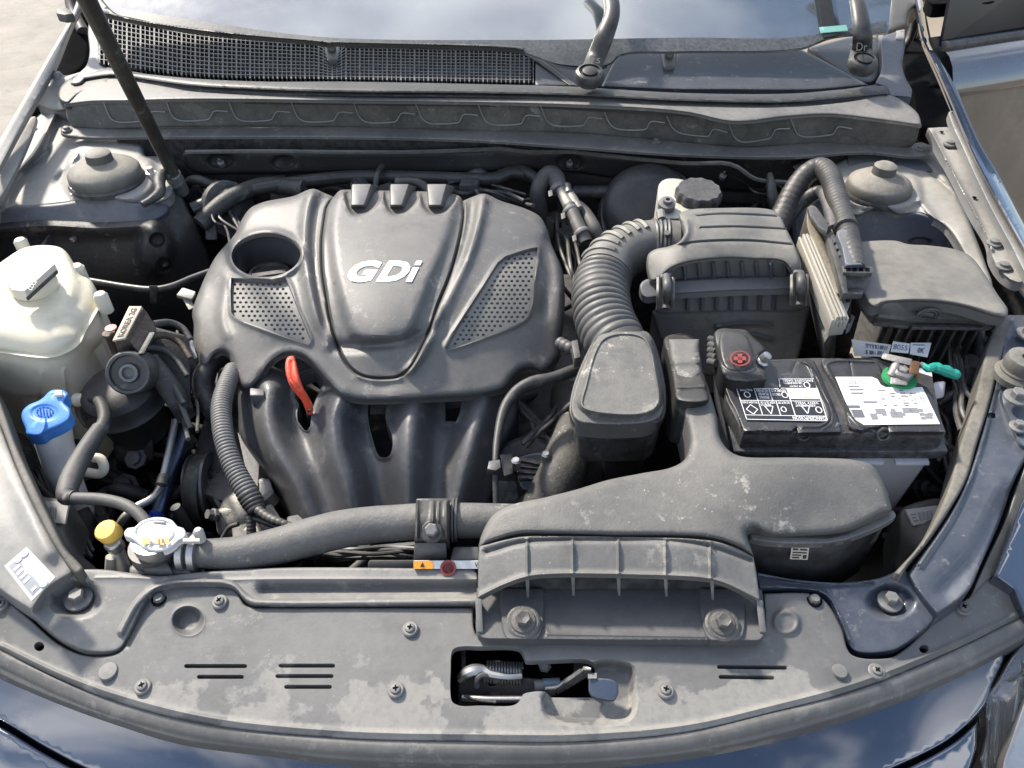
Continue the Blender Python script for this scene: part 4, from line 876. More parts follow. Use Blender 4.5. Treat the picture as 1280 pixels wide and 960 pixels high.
# =================================================================== AIR DUCT (scoop)
du = thing('air_duct', 'dusty black air intake duct with wide ribbed scoop mouth bolted to the front', 'air duct', at(780, 680, .83))
zd = tps([(597, 678, .872), (640, 640, .888), (760, 600, .893), (870, 560, .90), (865, 430, .905), (850, 500, .903), (900, 560, .905), (1090, 575, .905), (1115, 630, .888), (940, 690, .876), (770, 668, .890), (930, 640, .893), (1000, 660, .882), (690, 668, .888), (1000, 600, .905)])
sheet('duct_top', [(598, 684, 1), (602, 668), (616, 644), (640, 631), (680, 622), (720, 612), (760, 600), (800, 592), (840, 584), (856, 574), (862, 556), (856, 520), (846, 486), (836, 440), (836, 424, 1), (874, 424, 1), (878, 460), (886, 486), (896, 520), (900, 546), (910, 562), (925, 570), (1000, 572), (1068, 575), (1090, 582), (1106, 606), (1115, 636, 1), (1092, 648), (1062, 662), (1030, 668), (960, 668), (942, 660), (934, 664), (936, 676), (942, 695, 1), (926, 686), (900, 676), (870, 672), (770, 670), (690, 668), (650, 668), (620, 676)],
      zd, m_duct, du, .05, (8, .010), step=7, feats=(ridge([(840, 500), (876, 470)], 4, -.003), ridge([(845, 452), (880, 450)], 5, .003), ridge([(620, 682), (650, 674), (690, 672), (870, 676), (926, 690)], 4, -.002)))
zm = tps([(598, 684, .868), (690, 673, .884), (870, 677, .884), (944, 698, .868), (598, 742, .852), (660, 720, .868), (770, 720, .870), (880, 722, .868), (950, 752, .852)])
sheet('scoop_lip', [(599, 683, 1), (620, 677), (650, 671), (690, 670), (770, 671), (870, 674), (900, 678), (926, 687), (942, 697, 1), (945, 712), (950, 750, 1), (946, 752), (930, 742), (905, 730), (880, 724), (800, 720), (690, 719), (660, 722), (630, 732), (606, 745), (597, 750, 1), (598, 700)],
      zm, m_duct2, du, .004, (2, .002), step=5, feats=tuple(ridge([(u, 674), (u+.5, 722)], 1.5, .003) for u in (659, 716, 773, 832, 888))+(ridge([(597, 746), (630, 730), (660, 720), (690, 717), (800, 718), (880, 722), (905, 728), (948, 748)], 2.5, .003), ridge([(608, 690), (650, 678), (690, 675), (870, 679), (938, 700)], 3, -.004)))
# floor of the scoop, side cheeks, dividing fins
zfl_ = tps([(597, 798, .836), (950, 798, .836), (640, 700, .832), (900, 700, .832)])
sheet('scoop_floor', [(596, 735, 1), (952, 735, 1), (957, 775), (957, 790), (950, 800), (938, 801, 1), (610, 799, 1), (600, 796), (595, 786), (595, 770)], zfl_, mat('smooth duct plastic', (.055, .056, .06), .45, dust=.35, dcol=(.2, .19, .17), scale=9, speck=.25, bump=.12), du, .008, (2, .002), step=6,
      feats=(plateau([(634, 720), (672, 720), (672, 799), (634, 799)], 2.5, .004), plateau([(880, 720), (920, 720), (926, 799), (886, 799)], 2.5, .004), ridge([(684, 790), (680, 780), (676, 770)], 2, .001), ridge([(684, 793), (880, 796)], 1.5, .0015), ridge([(596, 738), (597, 795)], 2.5, .003), ridge([(955, 740), (957, 790)], 2.5, .003)))
wall('scoop_back', [at(600, 740, .83), at(948, 740, .83), at(944, 706, .862), at(602, 706, .862)], m_black, du)
for u, v in ((659, 721), (716, 719), (773, 719), (832, 720), (890, 724)):
    a, b = at(u, v+1, .866), at(u, v-8, .870); c, d = at(u+1, v+26, .846), at(u, v-8, .835)
    t = Vector((.0018, 0, 0)); hexa('divider_fin', [a-t, a+t, b+t, b-t, c-t*.6, c+t*.6, d+t, d-t], m_duct2, du, .0003)
for x0, v0, x1, v1 in ((598, 748, 600, 790), (949, 750, 954, 790)):
    a, b, c = at(x0, v0, .853), at(x1, v1, .838), at(x0, v0-20, .835); t = Vector((.0028, 0, 0)); hexa('side_cheek', [a-t, a+t, b+t, b-t, at(x0, v0+6, .833)-t, at(x0, v0+6, .833)+t, b+t-Vector((0, 0, .004)), b-t-Vector((0, 0, .004))], m_duct2, du, .0008)
def flange_bolt(par, u, v, z, s=.92, m=m_oldbolt, axis=(0, -.25, 1)):
    p = at(u, v, z); lathe('washer', p, [(.0165*s, -.002), (.0165*s, .002), (.0145*s, .0035), (.0125*s, .0035), (.0115*s, .005), (.009*s, .0055), (.002, .0055)], m, par, axis, 28)
    lathe('hex_head', p+Vector((0, -.001, .005)), [(.0075*s, 0), (.0075*s, .007), (.0062*s, .0088), (.0045*s, .0082), (.001, .0075)], m, par, axis, 6, sharp=20)
flange_bolt(du, 654, 778, .841); flange_bolt(du, 902, 781, .841)
# far side body of the duct under the top plate with foil patch
hx = [at(940, 682, .862), at(1040, 682, .862), at(1114, 640, .868), at(1100, 600, .87)]
prism('duct_side', [(936, 672), (1036, 678), (1064, 672), (1116, 640), (1110, 610), (940, 620)], .868, m_black, du, .10, .004, 3, taper=.06)
q = Quad(at(986, 696, .845), at(1008, 697, .845), at(1010, 681, .858), at(988, 680, .858)); fo = q.plate('foil_patch', m_steel, du, h0=.002, h=.004); mb = MB(); q.rects(mb, [(.1, .72, .4, .84), (.5, .72, .9, .84), (.1, .5, .9, .58), (.1, .3, .6, .38), (.7, .1, .9, .38), (.1, .1, .5, .2)], .004, .0045); mb.build('foil_print', m_labeld, fo, False)
sheet('lower_lip', [(938, 665, 1), (962, 669), (1030, 670), (1062, 664), (1116, 638, 1), (1120, 645), (1066, 672), (1032, 679), (960, 678), (938, 674, 1)], .868, m_duct2, du, .006, (2, .002), step=5)
# =================================================================== ENGINE COVER
ec = thing('engine_cover', 'large grey plastic engine cover with silver lettering and two perforated inserts', 'engine cover', at(480, 380, .84))
ze = tps([(391, 240, .925), (605, 244, .925), (490, 242, .932), (300, 285, .897), (690, 300, .898), (245, 400, .852), (706, 400, .857), (480, 345, .916), (480, 425, .886), (480, 485, .850), (332, 318, .902), (640, 340, .905),
          (250, 455, .828), (310, 482, .832), (400, 470, .852), (480, 500, .846), (560, 495, .844), (632, 483, .838), (665, 462, .836), (700, 440, .836), (340, 400, .880), (610, 420, .874), (268, 440, .842), (360, 445, .856), (690, 380, .872), (258, 350, .868), (600, 300, .92), (380, 320, .915)])
ec_out = [(391, 236), (405, 241), (417, 246, 1), (425, 238), (437, 237), (470, 238), (520, 239), (560, 241), (566, 242), (574, 245), (579, 251, 1), (591, 246), (605, 242), (626, 251), (657, 261), (675, 271), (683, 284), (689, 304), (704, 341), (706, 380), (705, 400), (701, 425), (700, 444), (689, 458), (677, 465), (671, 463), (665, 461), (652, 463), (640, 474), (632, 485), (600, 494), (528, 499), (480, 501), (445, 500), (425, 493), (410, 478), (392, 458), (380, 447), (369, 443), (357, 443), (347, 447), (337, 456), (324, 475), (314, 485), (307, 487), (301, 485), (294, 476), (289, 455), (284, 443), (277, 440), (269, 444), (259, 457), (250, 459), (245, 444), (242, 429), (242, 405), (240, 392), (250, 361), (269, 322), (294, 292), (302, 275), (312, 261), (328, 253), (367, 245)]
hole_e = [(332.5+43*math.cos(a)*1.0+2*math.sin(a), 318.5+27.5*math.sin(a)-2.5*math.cos(a)) for a in [2*PI*i/48 for i in range(48)]]
insL = [(289, 347), (310, 349), (340, 349), (357, 347), (372, 385), (389, 426), (386, 431), (378, 429), (294, 397), (289, 390), (288, 365)]
insR = [(672, 309), (664, 310), (650, 314), (632, 320), (622, 328), (605, 355), (577, 398), (556, 435), (559, 437), (607, 422), (654, 402), (660, 396), (664, 386), (668, 352)]
groove = [(417, 246), (409, 258), (405, 278), (402.5, 300), (403, 337), (407, 365), (412, 396), (421, 429), (433, 454), (447, 467), (462, 472), (480, 473), (497, 471), (509, 463), (521, 446), (538, 409), (548, 380), (562, 345), (574, 302), (579, 272), (579, 252)]
inner = [(424, 240), (416, 262), (413, 285), (414, 305), (418, 340), (431, 396), (440, 418), (452, 425), (480, 427), (505, 426), (513, 415), (527, 385), (541, 347), (554, 316), (566, 280), (569, 252), (562, 240)]
sheet('cover_shell', ec_out, ze, m_cover, ec, .006, (9, .010), step=6, holes=[hole_e, insL, insR], hole_thick=.006,
      feats=(ridge(groove, 1.6, -.006), ridge([(g[0]+(-9 if g[0] < 490 else 9), g[1]) for g in groove if g[1] < 440], 7, -.005),
             ridge([(391, 236), (384, 262), (381, 300), (386, 350), (398, 398), (410, 430)], 7, .007), ridge([(605, 240), (602, 262), (590, 305), (571, 350), (548, 400), (528, 440), (512, 462)], 7, .008),
             plateau(inner, 16, .008),)+tuple(plateau([(a_-7, 236), (a_-6, 254), (c0+1, 267), (d0+1, 267), (b_+9, 254), (b_+13, 234)], 5, -.009) for a_, b_, c0, d0 in ((440, 464, 439, 455), (488, 511, 488, 502), (534, 558, 536, 551)))+( ridge([(448, 470), (470, 476), (500, 473)], 3, .002),
             ridge([(x+ (x-332)*.05, y+(y-318)*.07) for x, y in hole_e[::3]], 3.5, .004, True),
             ridge(insL, 3, .0022, True), ridge(insR, 3, .0022, True),
             ridge([(260, 350), (268, 330), (296, 300)], 10, -.003), ridge([(283, 345), (278, 400), (284, 420)], 6, .003),
             ridge([(684, 300), (686, 350), (680, 390)], 8, -.004),
             ridge([(336, 462), (352, 446), (369, 442), (386, 452), (402, 474), (424, 494)], 9, .004)))
def perforated(poly, name, r=2.15, pitch=7.1, rowp=5.6):
    hs = []; P = np.array(poly, float); x0, y0 = P.min(0); x1, y1 = P.max(0); j = 0; y = y0+3
    while y < y1-2:
        x = x0+2+(pitch/2 if j % 2 else 0)
        while x < x1-1:
            c = np.array([[x, y]])
            if inside(c, P)[0] and seg_dist(c, P, True)[0] > r+1.6: hs.append([(x+r*math.cos(PI/3*k), y+r*.82*math.sin(PI/3*k)) for k in range(6)])
            x += pitch
        y += rowp; j += 1
    o = sheet(name, [(p[0], p[1], 1) for p in poly], lambda U: ze(U)-.0025, m_cover_in, ec, .002, None, step=9, holes=hs, hole_thick=.003, d=9)
    wv = sheet(name+'_backing', [(p[0], p[1], 1) for p in poly], lambda U: ze(U)-.008, m_black, ec, .001, None, step=14, d=9)
perforated(insL, 'perforated_insert'); perforated(insR, 'perforated_insert')
# well of the oil filler opening
ring = [at(u, v, zat(ze, u, v)-.003) for u, v in hole_e]; low = [p+Vector((0, .004, -.05)) for p in ring]; n = len(ring)
link('filler_well', mesh(ring+low, [(i, (i+1) % n, n+(i+1) % n, n+i) for i in range(n)]), mat('well plastic', (.05, .052, .06), .3, dust=.12, bump=.05), ec)
cen = at(336, 350, .86)
of = thing('oil_filler_cap', 'black oil filler cap deep inside the oval opening of the engine cover', 'oil cap', cen-Vector((0, 0, .03)))
lathe('cap_body', at(337, 345, .855), [(.030, -.02), (.031, .0), (.028, .006), (.024, .006), (.022, .003), (.001, .003)], m_black, of, seg=28)
b = at(337, 345, .861); mbx = MB(); mbx.bar(b-Vector((.022, .006, 0)), b+Vector((.022, .006, 0)), .009, .010); mbx.build('cap_grip', m_blackd, of)
# three knobs at the rear of the centre panel
for (a, b, c_, d_) in ((440, 464, 439, 455), (488, 511, 488, 502), (534, 558, 536, 551)):
    zt = zat(ze, (a+b)/2, 243)+.016; z1 = zat(ze, c_, 258)+.011
    hexa('rear_knob', [at(a, 230, zt), at(b, 230, zt), at(d_, 256, z1), at(c_, 256, z1), at(a-1, 232, zt-.03), at(b+11, 234, zt-.03), at(d_+5, 262, z1-.018), at(c_-1, 262, z1-.018)], m_cover, ec, .002)
# lettering
LZ = lambda u, v: at(u, v, zat(ze, u, v)+.0085)
q = Quad(LZ(433, 353), LZ(521, 353), LZ(527, 327), LZ(440, 327))
mb = MB(); text_into(mb, q, 'G', 0, -.02, .44, 1.02, -.0012, .0026, shear=.27, bold=.05); text_into(mb, q, 'D', .42, 0, .86, 1, -.0012, .0026, shear=.27, bold=.05)
for P4 in ([(.845, 0), (.93, 0), (.985, .68), (.90, .68)], [(.912, .80), (.995, .80), (1.01, 1.0), (.926, 1.0)]):
    V = [q.pt(x, y, .0014) for x, y in P4]+[q.pt(x, y, -.0012) for x, y in P4]; mb.add(V, [(0, 1, 2, 3), (7, 6, 5, 4), (0, 4, 5, 1), (1, 5, 6, 2), (2, 6, 7, 3), (3, 7, 4, 0)])
mb.build('lettering', m_letter, ec, False)

# =================================================================== INTAKE MANIFOLD
im = thing('intake_manifold', 'black plastic intake manifold with four curved runners in front of the engine cover', 'intake manifold', at(470, 570, .72))
zi = tps([(300, 490, .80), (640, 480, .80), (470, 490, .805), (300, 560, .775), (480, 560, .785), (640, 560, .77), (345, 640, .735), (480, 640, .735), (600, 640, .725)])
win1 = [(368, 497), (374, 505), (371, 516), (372, 526), (380, 537), (384, 538), (388, 532), (390, 512), (396, 496), (404, 480), (392, 462), (372, 470)]
win2 = smooth_path([(461, 500, 1), (484, 500, 1), (482, 523), (490, 545), (490, 562), (485, 571), (475, 571), (466, 550), (460, 520)], True, 4)
win3 = smooth_path([(556, 497, 1), (578, 494, 1), (575, 515), (570, 527, 1), (557, 527, 1)], True, 4)
R1 = [(336, 486), (334, 520), (345, 560), (368, 600), (388, 650)]; R2 = [(430, 490), (418, 520), (420, 560), (432, 600), (446, 660)]
R3 = [(520, 490), (514, 520), (512, 560), (512, 600), (514, 660)]; R4 = [(606, 480), (598, 520), (588, 560), (578, 600), (566, 660)]
sheet('manifold_shell', [(300, 484), (298, 520), (300, 545), (318, 573), (347, 612), (360, 640), (367, 662, 1), (600, 662, 1), (618, 610), (623, 565), (640, 538), (648, 510), (645, 484), (600, 470), (480, 478), (400, 455), (370, 440), (340, 450)], zi, m_man, im, .05, (7, .012), step=6,
      holes=[win1, win2, win3], hole_thick=.02, feats=(ridge(R1, 25, .032), ridge(R2, 26, .032), ridge(R3, 26, .032), ridge(R4, 26, .03), ridge(win1, 3, .003, True), ridge(win2, 3.5, .003, True), ridge(win3, 3, .003, True)))
for u in (302, 317): prism('moulding_tab', [(u+10, 484), (u+28, 486), (u+28, 494), (u+10, 494)], .835, m_man, im, .02, .002) if u == 302 else None
hexa('moulding_tab', [at(462+x, 500+y, .805) for x, y in ((0, 0), (22, 0), (22, 18), (0, 18))]+[at(462+x, 500+y, .77) for x, y in ((0, 0), (22, 0), (22, 18), (0, 18))], m_black, im, .001)
# dipstick
ds = thing('dipstick', 'orange red dipstick handle standing in front of the engine cover', 'dipstick', at(386, 512, .80))
zz = tps([(362, 447, .872), (372, 480, .858), (386, 512, .82), (375, 447, .872)])
sheet('handle', [(360, 446), (367, 445), (370, 452), (374, 470), (379, 484), (388, 500), (391, 508), (386, 514), (383, 512), (376, 496), (368, 486), (361, 477), (357, 465), (357, 452)], zz, m_red, ds, .007, (3, .004), step=3, feats=(ridge([(364, 452), (366, 474), (374, 486)], 2, -.0015),))
wtube('rod', [at(386, 510, .82), at(386, 518, .80), at(387, 530, .76)], .003, m_steel, ds)

# engine block below: dark lumps seen through the gaps
eb = thing('engine_block', 'dark oily engine block and brackets under the plastic covers', 'engine', at(450, 400, .45))
hexa('block', [(-.42, .66, .72), (.16, .66, .72), (.16, 1.02, .80), (-.42, 1.02, .80), (-.42, .60, .42), (.16, .60, .42), (.16, 1.08, .42), (-.42, 1.08, .42)], m_dark, eb, .02)
rnd = random.Random(11)
def clutter(par, u0, v0, u1, v1, z0_, z1_, n, mats, seed=1):
    r = random.Random(seed)
    for i in range(n):
        u, v, z = r.uniform(u0, u1), r.uniform(v0, v1), r.uniform(z0_, z1_); c = at(u, v, z); k = r.random(); m = r.choice(mats)
        if k < .45:
            d = Vector((r.uniform(-1, 1), r.uniform(-.6, .6), r.uniform(-.7, .3))).normalized()*r.uniform(.03, .09)
            wtube(r.choice(['pipe', 'cable', 'hose']), [c-d, c-d*.3+Vector((0, 0, r.uniform(-.01, .02))), c+d*.4+Vector((0, r.uniform(-.02, .02), 0)), c+d+Vector((0, 0, -.01))], r.uniform(.003, .009), m, par)
        elif k < .75:
            s = Vector((r.uniform(.012, .03), r.uniform(.01, .025), r.uniform(.01, .03))); a = r.uniform(0, PI)
            P = []
            for zz_ in (1, -1):
                for x, y in ((-1, -1), (1, -1), (1, 1), (-1, 1)): P.append(c+Vector((x*s.x*math.cos(a)-y*s.y*math.sin(a), x*s.x*math.sin(a)+y*s.y*math.cos(a), zz_*s.z)))
            hexa(r.choice(['bracket', 'connector_block']), P, m, par, .003)
        else:
            rr = r.uniform(.007, .018)
            lathe('bolt', c, [(rr*1.4, -.004), (rr*1.4, 0), (rr, .001), (rr, .008), (rr*.6, .011)], m, par, axis=(r.uniform(-.4, .4), -.6, .8), seg=8)
clutter(eb, 235, 225, 640, 250, .80, .86, 34, [m_dark, m_rubber, m_black, m_blackd], 5)
clutter(eb, 630, 480, 720, 560, .66, .76, 26, [m_dark, m_rubber, m_black, m_steeld], 6)
clutter(eb, 225, 560, 330, 700, .60, .71, 30, [m_dark, m_rubber, m_blackd, m_steeld], 8)
clutter(eb, 300, 655, 520, 690, .70, .76, 26, [m_dark, m_blackd, m_rubber], 12)
clutter(eb, 690, 250, 730, 400, .72, .80, 14, [m_dark, m_rubber, m_black], 9)
clutter(eb, 400, 660, 600, 700, .66, .72, 14, [m_dark, m_rubber, m_blackd], 10)
def wires(par, starts, z, n, m, seed):
    r = random.Random(seed)
    for i in range(n):
        (u0, v0), (u1, v1) = starts; a = (u0+r.uniform(-8, 8), v0+r.uniform(-8, 8)); b = (u1+r.uniform(-14, 14), v1+r.uniform(-10, 10)); P = []
        for k in range(5): t = k/4; P.append(at(a[0]+(b[0]-a[0])*t+r.uniform(-7, 7)*(0 < k < 4), a[1]+(b[1]-a[1])*t+r.uniform(-7, 7)*(0 < k < 4), z+r.uniform(-.01, .02)))
        wtube('wire', P, r.uniform(.0016, .0034), m, par, 8, 5)
wires(eb, ((640, 495), (700, 560)), .76, 7, m_blackd, 2); wires(eb, ((650, 560), (720, 480)), .77, 4, m_rubber, 3); wires(eb, ((560, 230), (660, 250)), .855, 4, m_rubber, 4)
wires(eb, ((240, 560), (330, 690)), .70, 6, m_blackd, 5); wires(eb, ((340, 690), (520, 690)), .785, 6, m_blackd, 6); wires(eb, ((250, 240), (300, 300)), .84, 5, m_blackd, 7); wires(eb, ((700, 260), (735, 400)), .80, 5, m_blackd, 8)
# tube rail behind cover
wtube('rear_rail', [at(240, 262, .85), at(300, 240, .86), at(425, 222, .865), at(520, 222, .865), at(610, 224, .865), at(640, 216, .87), at(668, 222, .86)], .011, m_black, eb)
wtube('rear_rail', [at(250, 280, .84), at(285, 250, .86), at(330, 232, .86), at(380, 236, .86)], .014, m_dark, eb)
hn = thing('horn', 'dark round horn on a bracket left of the engine cover', 'horn', at(285, 260, .80))
lathe('horn_disc', at(287, 262, .835), [(.045, -.012), (.048, -.004), (.046, .004), (.03, .008), (.012, .009), (.012, .014), (.001, .014)], m_dark, hn, axis=(.75, -.5, .35), seg=30)
hexa('horn_bracket', [at(258, 258, .85), at(268, 252, .85), at(272, 300, .82), at(256, 300, .82), at(262, 262, .80), at(272, 262, .80), at(274, 300, .79), at(258, 300, .79)], m_dark, hn, .004)

# ---- throttle body and black duct right of the manifold
tb = thing('throttle_body', 'black ribbed throttle sensor with shiny cover beside the intake manifold', 'throttle body', at(665, 590, .68))
zt_ = tps([(645, 575, .775), (690, 570, .775), (695, 610, .755), (650, 615, .755)])
m_gloss = mat('glossy black plastic', (.012, .013, .015), .12, dust=.08, bump=.25, bscale=120, scale=40)
sheet('sensor_cover', [(644, 578), (650, 570), (680, 566), (686, 572), (690, 590), (696, 604), (690, 610), (655, 614), (650, 608)], zt_, m_gloss, tb, .03, (3, .003), step=4, feats=tuple(ridge([(648, 575+i*8), (672+i*6, 580+i*6)], 1.4, .002) for i in range(4)))
hexa('connector', [at(624, 568, .78), at(641, 567, .78), at(642, 592, .77), at(630, 596, .77), at(624, 570, .75), at(641, 569, .75), at(642, 592, .74), at(630, 596, .74)], m_blackd, tb, .002)
for u, v in ((645, 577), (682, 569)): lathe('bolt', at(u, v, .785), [(.006, -.01), (.006, .002), (.004, .004), (.001, .004)], m_steel, tb, seg=8)
lathe('throttle_barrel', at(668, 600, .70), [(.05, -.03), (.05, .05), (.045, .055), (.01, .055)], m_dark, tb, axis=(-.2, -.6, .8), seg=28)
hexa('solenoid', [at(615, 600, .75), at(650, 600, .75), at(650, 640, .72), at(615, 640, .72), at(615, 600, .68), at(650, 600, .68), at(650, 640, .66), at(615, 640, .66)], m_dark, tb, .004)
lathe('band', at(678, 545, .74), [(.018, -.004), (.018, .004)], m_steel, tb, axis=(.9, .1, .3), seg=18)
idt = tube('intake_duct', [(700, 470, .70, 24), (712, 500, .74, 25), (716, 540, .765, 27), (706, 580, .76, 30), (690, 620, .74, 34), (668, 660, .70, 36)], mat('rough black rubber', (.02, .02, .021), .6, dust=.3, scale=20, speck=1., bump=.5), None, seg=24, n=8)
tagd(idt, 'rough black rubber duct curving down beside the throttle sensor', 'duct')
vac = thing('vacuum_hose', 'thin black hose arching from behind the cover down past the manifold', 'hose', at(620, 600, .78))
tube('hose', [(720, 462, .845, 8), (690, 473, .845, 8), (665, 478, .845, 8), (645, 490, .84, 7.5), (630, 512, .835, 6.5), (622, 545, .83, 5), (619, 580, .825, 4), (620, 630, .80, 4)], m_rubber, vac, seg=12)
prism('hose_clip', [(611, 576), (625, 574), (626, 584), (620, 588), (609, 586)], .83, m_blackd, vac, .008, .001)
# pipe and clamp at the right side of the cover
cp = thing('breather_pipe', 'short ridged breather pipe joining the cover and the intake hose', 'pipe', at(712, 436, .84))
tube('pipe', [(698, 428, .86, 8), (710, 434, .862, 8), (722, 440, .862, 7)], m_blackd, cp, ribs=(.008, .0015))
prism('clip', [(714, 426), (722, 424), (726, 446), (718, 448)], .875, m_blackd, cp, .015, .001)

# =================================================================== AIR HOSE, RESONATOR, AIR BOX
ah = thing('air_hose', 'ribbed grey intake hose bending from the air filter box down to the resonator', 'air hose', at(770, 340, .86))
P = [(850, 288, .93, 33), (832, 287, .93, 33), (812, 287, .93, 32), (790, 292, .93, 32), (768, 306, .925, 33), (755, 330, .92, 35), (753, 352, .917, 36), (758, 378, .912, 37), (768, 400, .908, 38), (778, 416, .904, 36), (784, 440, .895, 34)]
C = [at(*p[:3]) for p in P]; C = [c-Vector((0, 0, p[3]*mpp(c)*.75)) for c, p in zip(C, P)]; R = [p[3]*mpp(c) for c, p in zip(C, P)]
CC = spline3(C, 10); RR = list(np.interp(np.linspace(0, len(R)-1, len(CC)), range(len(R)), R))
V, Fc = tube_mesh(CC[:48], RR[:48], 40, False); link('hose_elbow', mesh(V, Fc), m_box, ah)
V, Fc = tube_mesh(CC[47:89], RR[47:89], 40, False, ribs=(.0105, .0045)); link('bellows', mesh(V, Fc, sharp=80), mat('ribbed hose rubber', (.045, .045, .046), .42, dust=.4, dcol=(.26, .24, .2), scale=12, bump=.08), ah)
V, Fc = tube_mesh(CC[88:], RR[88:], 40, False); link('hose_end', mesh(V, Fc), m_blackd, ah)
# ribs only on the outside of the bend
def arc_on(i, a0, a1, out, th, nm, m):
    c = CC[i]; t = (CC[i+1]-CC[i-1]).normalized(); up = Vector((0, 0, 1)); s = t.cross(up).normalized(); u2 = s.cross(t); P_ = []
    for k in range(13):
        a = a0+(a1-a0)*k/12; P_.append(c+(u2*math.cos(a)+s*math.sin(a))*(RR[i]*1.0+out))
    return wtube(nm, P_, th, m, ah, 6, 1)
for k, i in enumerate((24, 28, 32, 36, 40, 44)): arc_on(i, -.25, 1.25, -.0005, .0042, 'bend_rib', m_box)
for i in (8, 11, 14, 17): arc_on(i, -1.7, 1.7, .0, .0026, 'clamp_band' if i in (11, 14) else 'cuff_ridge', m_blackd)
i = 12; c = CC[i]+Vector((0, 0, RR[i])); lathe('clamp_screw', c+Vector((.0, .02, .0)), [(.006, -.008), (.006, .008), (.003, .01)], m_steeld, ah, axis=(0, 1, .2), seg=10)
lathe('clamp_nut', at(833, 293, .935), [(.004, 0), (.004, .004), (.002, .004)], m_steeld, ah, axis=(0, -.4, .9), seg=6)
# resonator
rs = thing('resonator_box', 'black rounded resonator box with a flat trapezoid lid under the ribbed hose', 'resonator', at(772, 500, .78))
zrs = tps([(748, 416, .905), (810, 416, .905), (718, 525, .892), (826, 525, .892)])
sheet('lid', [(750, 418), (760, 414), (800, 413), (811, 417), (817, 432), (826, 470), (830, 500), (827, 518), (814, 527), (780, 531), (740, 530), (722, 526), (714, 512), (717, 490), (732, 450), (742, 430)], zrs, m_duct, rs, .02, (3, .003), step=5,
      feats=(plateau([(754, 421), (805, 420), (822, 472), (824, 505), (808, 517), (745, 516), (726, 508), (730, 482)], 6, .007), bead([(754, 421), (805, 420), (822, 472), (824, 505), (808, 517), (745, 516), (726, 508), (730, 482)], 3.5, .003, True)))
sheet('lid_flange', [(746, 420), (757, 414), (804, 413), (814, 420), (830, 470), (833, 505), (829, 524), (814, 532), (780, 536), (740, 535), (720, 531), (712, 516), (715, 488), (730, 448)], lambda U: zrs(U)-.008, m_blackd, rs, .006, (2, .002), step=8)
prism('body', [(722, 480), (716, 512), (722, 534), (740, 540), (815, 538), (828, 530), (831, 500), (810, 440), (750, 440)], lambda U: zrs(U)-.014, m_black, rs, .055, .01, 3, taper=.08)
tube('neck', [(775, 530, .84, 32), (778, 556, .80, 28), (780, 600, .72, 27)], m_black, rs, seg=24)
# air filter box
ab = thing('air_filter_box', 'dusty grey air filter box with ribbed clip flange and curved lid', 'air filter box', at(905, 380, .80))
za = tps([(852, 264, .955), (965, 263, .955), (850, 300, .955), (1000, 320, .945), (812, 320, .935), (830, 345, .93), (905, 328, .94), (1000, 332, .938), (920, 290, .958), (905, 300, .955), (810, 345, .92), (1002, 345, .925)])
sheet('lid', [(849, 268), (858, 263), (900, 260), (966, 263), (976, 272), (984, 288), (992, 304), (1000, 325), (1002, 346, 1), (995, 348), (980, 328), (940, 324), (905, 323), (860, 328), (838, 336), (822, 350), (812, 352, 1), (808, 330), (810, 318), (818, 312), (836, 308), (848, 303), (855, 293), (852, 280)], za, m_box, ab, .003, (3, .004), step=5,
      feats=(ridge([(872, 270), (900, 268), (940, 269), (974, 271)], 1.3, -.0025), ridge([(876, 285), (920, 284), (984, 287)], 1.3, -.0025), ridge([(838, 308), (870, 303), (930, 301), (990, 306)], 1.3, -.0025), ridge([(858, 276), (860, 290), (852, 302)], 4, .004)))
zaf = tps([(838, 334, .928), (905, 323, .936), (985, 327, .934), (838, 350, .909), (920, 347, .909), (990, 344, .910)])
sheet('lid_front', [(832, 342), (845, 334), (870, 327), (905, 322), (950, 323), (985, 327), (995, 332), (993, 344, 1), (920, 347), (840, 350, 1)], zaf, mat('blue grey sky fill box', (.07, .075, .085), .45, dust=.3, scale=8, bump=.1), ab, .004, None, step=5, feats=tuple(ridge([(855+i*18, 331-(1 if 1 < i < 6 else 0)), (857+i*18, 350)], 1.6, .008) for i in range(8)))  # sky fill on the shaded front faces is put into this blue-grey colour
zfn = tps([(802, 350, .912), (905, 346, .914), (1010, 342, .912), (802, 364, .905), (905, 362, .907), (1010, 360, .905)])
sheet('clip_flange', [(800, 356), (806, 350), (822, 348), (840, 350), (905, 347), (985, 344), (1006, 342), (1014, 346), (1013, 358), (1004, 360), (905, 364), (840, 368), (806, 372), (801, 366)], zfn, MATS['blue grey sky fill box'], ab, .008, (2.5, .003), step=5)
zab = tps([(840, 366, .896), (920, 362, .896), (1008, 356, .896), (820, 392, .868), (920, 388, .868), (1010, 382, .868)])
sheet('base_front', [(826, 370, 1), (920, 363), (1010, 357, 1), (1012, 384, 1), (990, 388), (920, 389), (830, 392, 1), (820, 388)], zab, MATS['blue grey sky fill box'], ab, .004, (2, .002), step=5, feats=tuple(ridge([(860+i*18, 367), (859+i*18, 386)], 1.6, .006) for i in range(7)))
zab2 = tps([(820, 392, .864), (920, 390, .864), (1010, 384, .864), (830, 450, .80), (920, 440, .81), (1000, 440, .81)])
sheet('base_body', [(816, 388), (826, 391), (920, 388), (990, 387), (1012, 383), (1009, 400), (1000, 440), (990, 470, 1), (850, 470, 1), (832, 440), (822, 415)], zab2, mat('stained black plastic', (.04, .041, .044), .5, dust=.5, dcol=(.18, .17, .15), scale=14, bump=.3, up=.1, patch=(.52, .6, .4, 26)), ab, .03, (4, .005), step=6, feats=(ridge([(896, 408), (930, 404), (962, 406)], 3, .004), ridge([(940, 418), (965, 424)], 3, .004)))
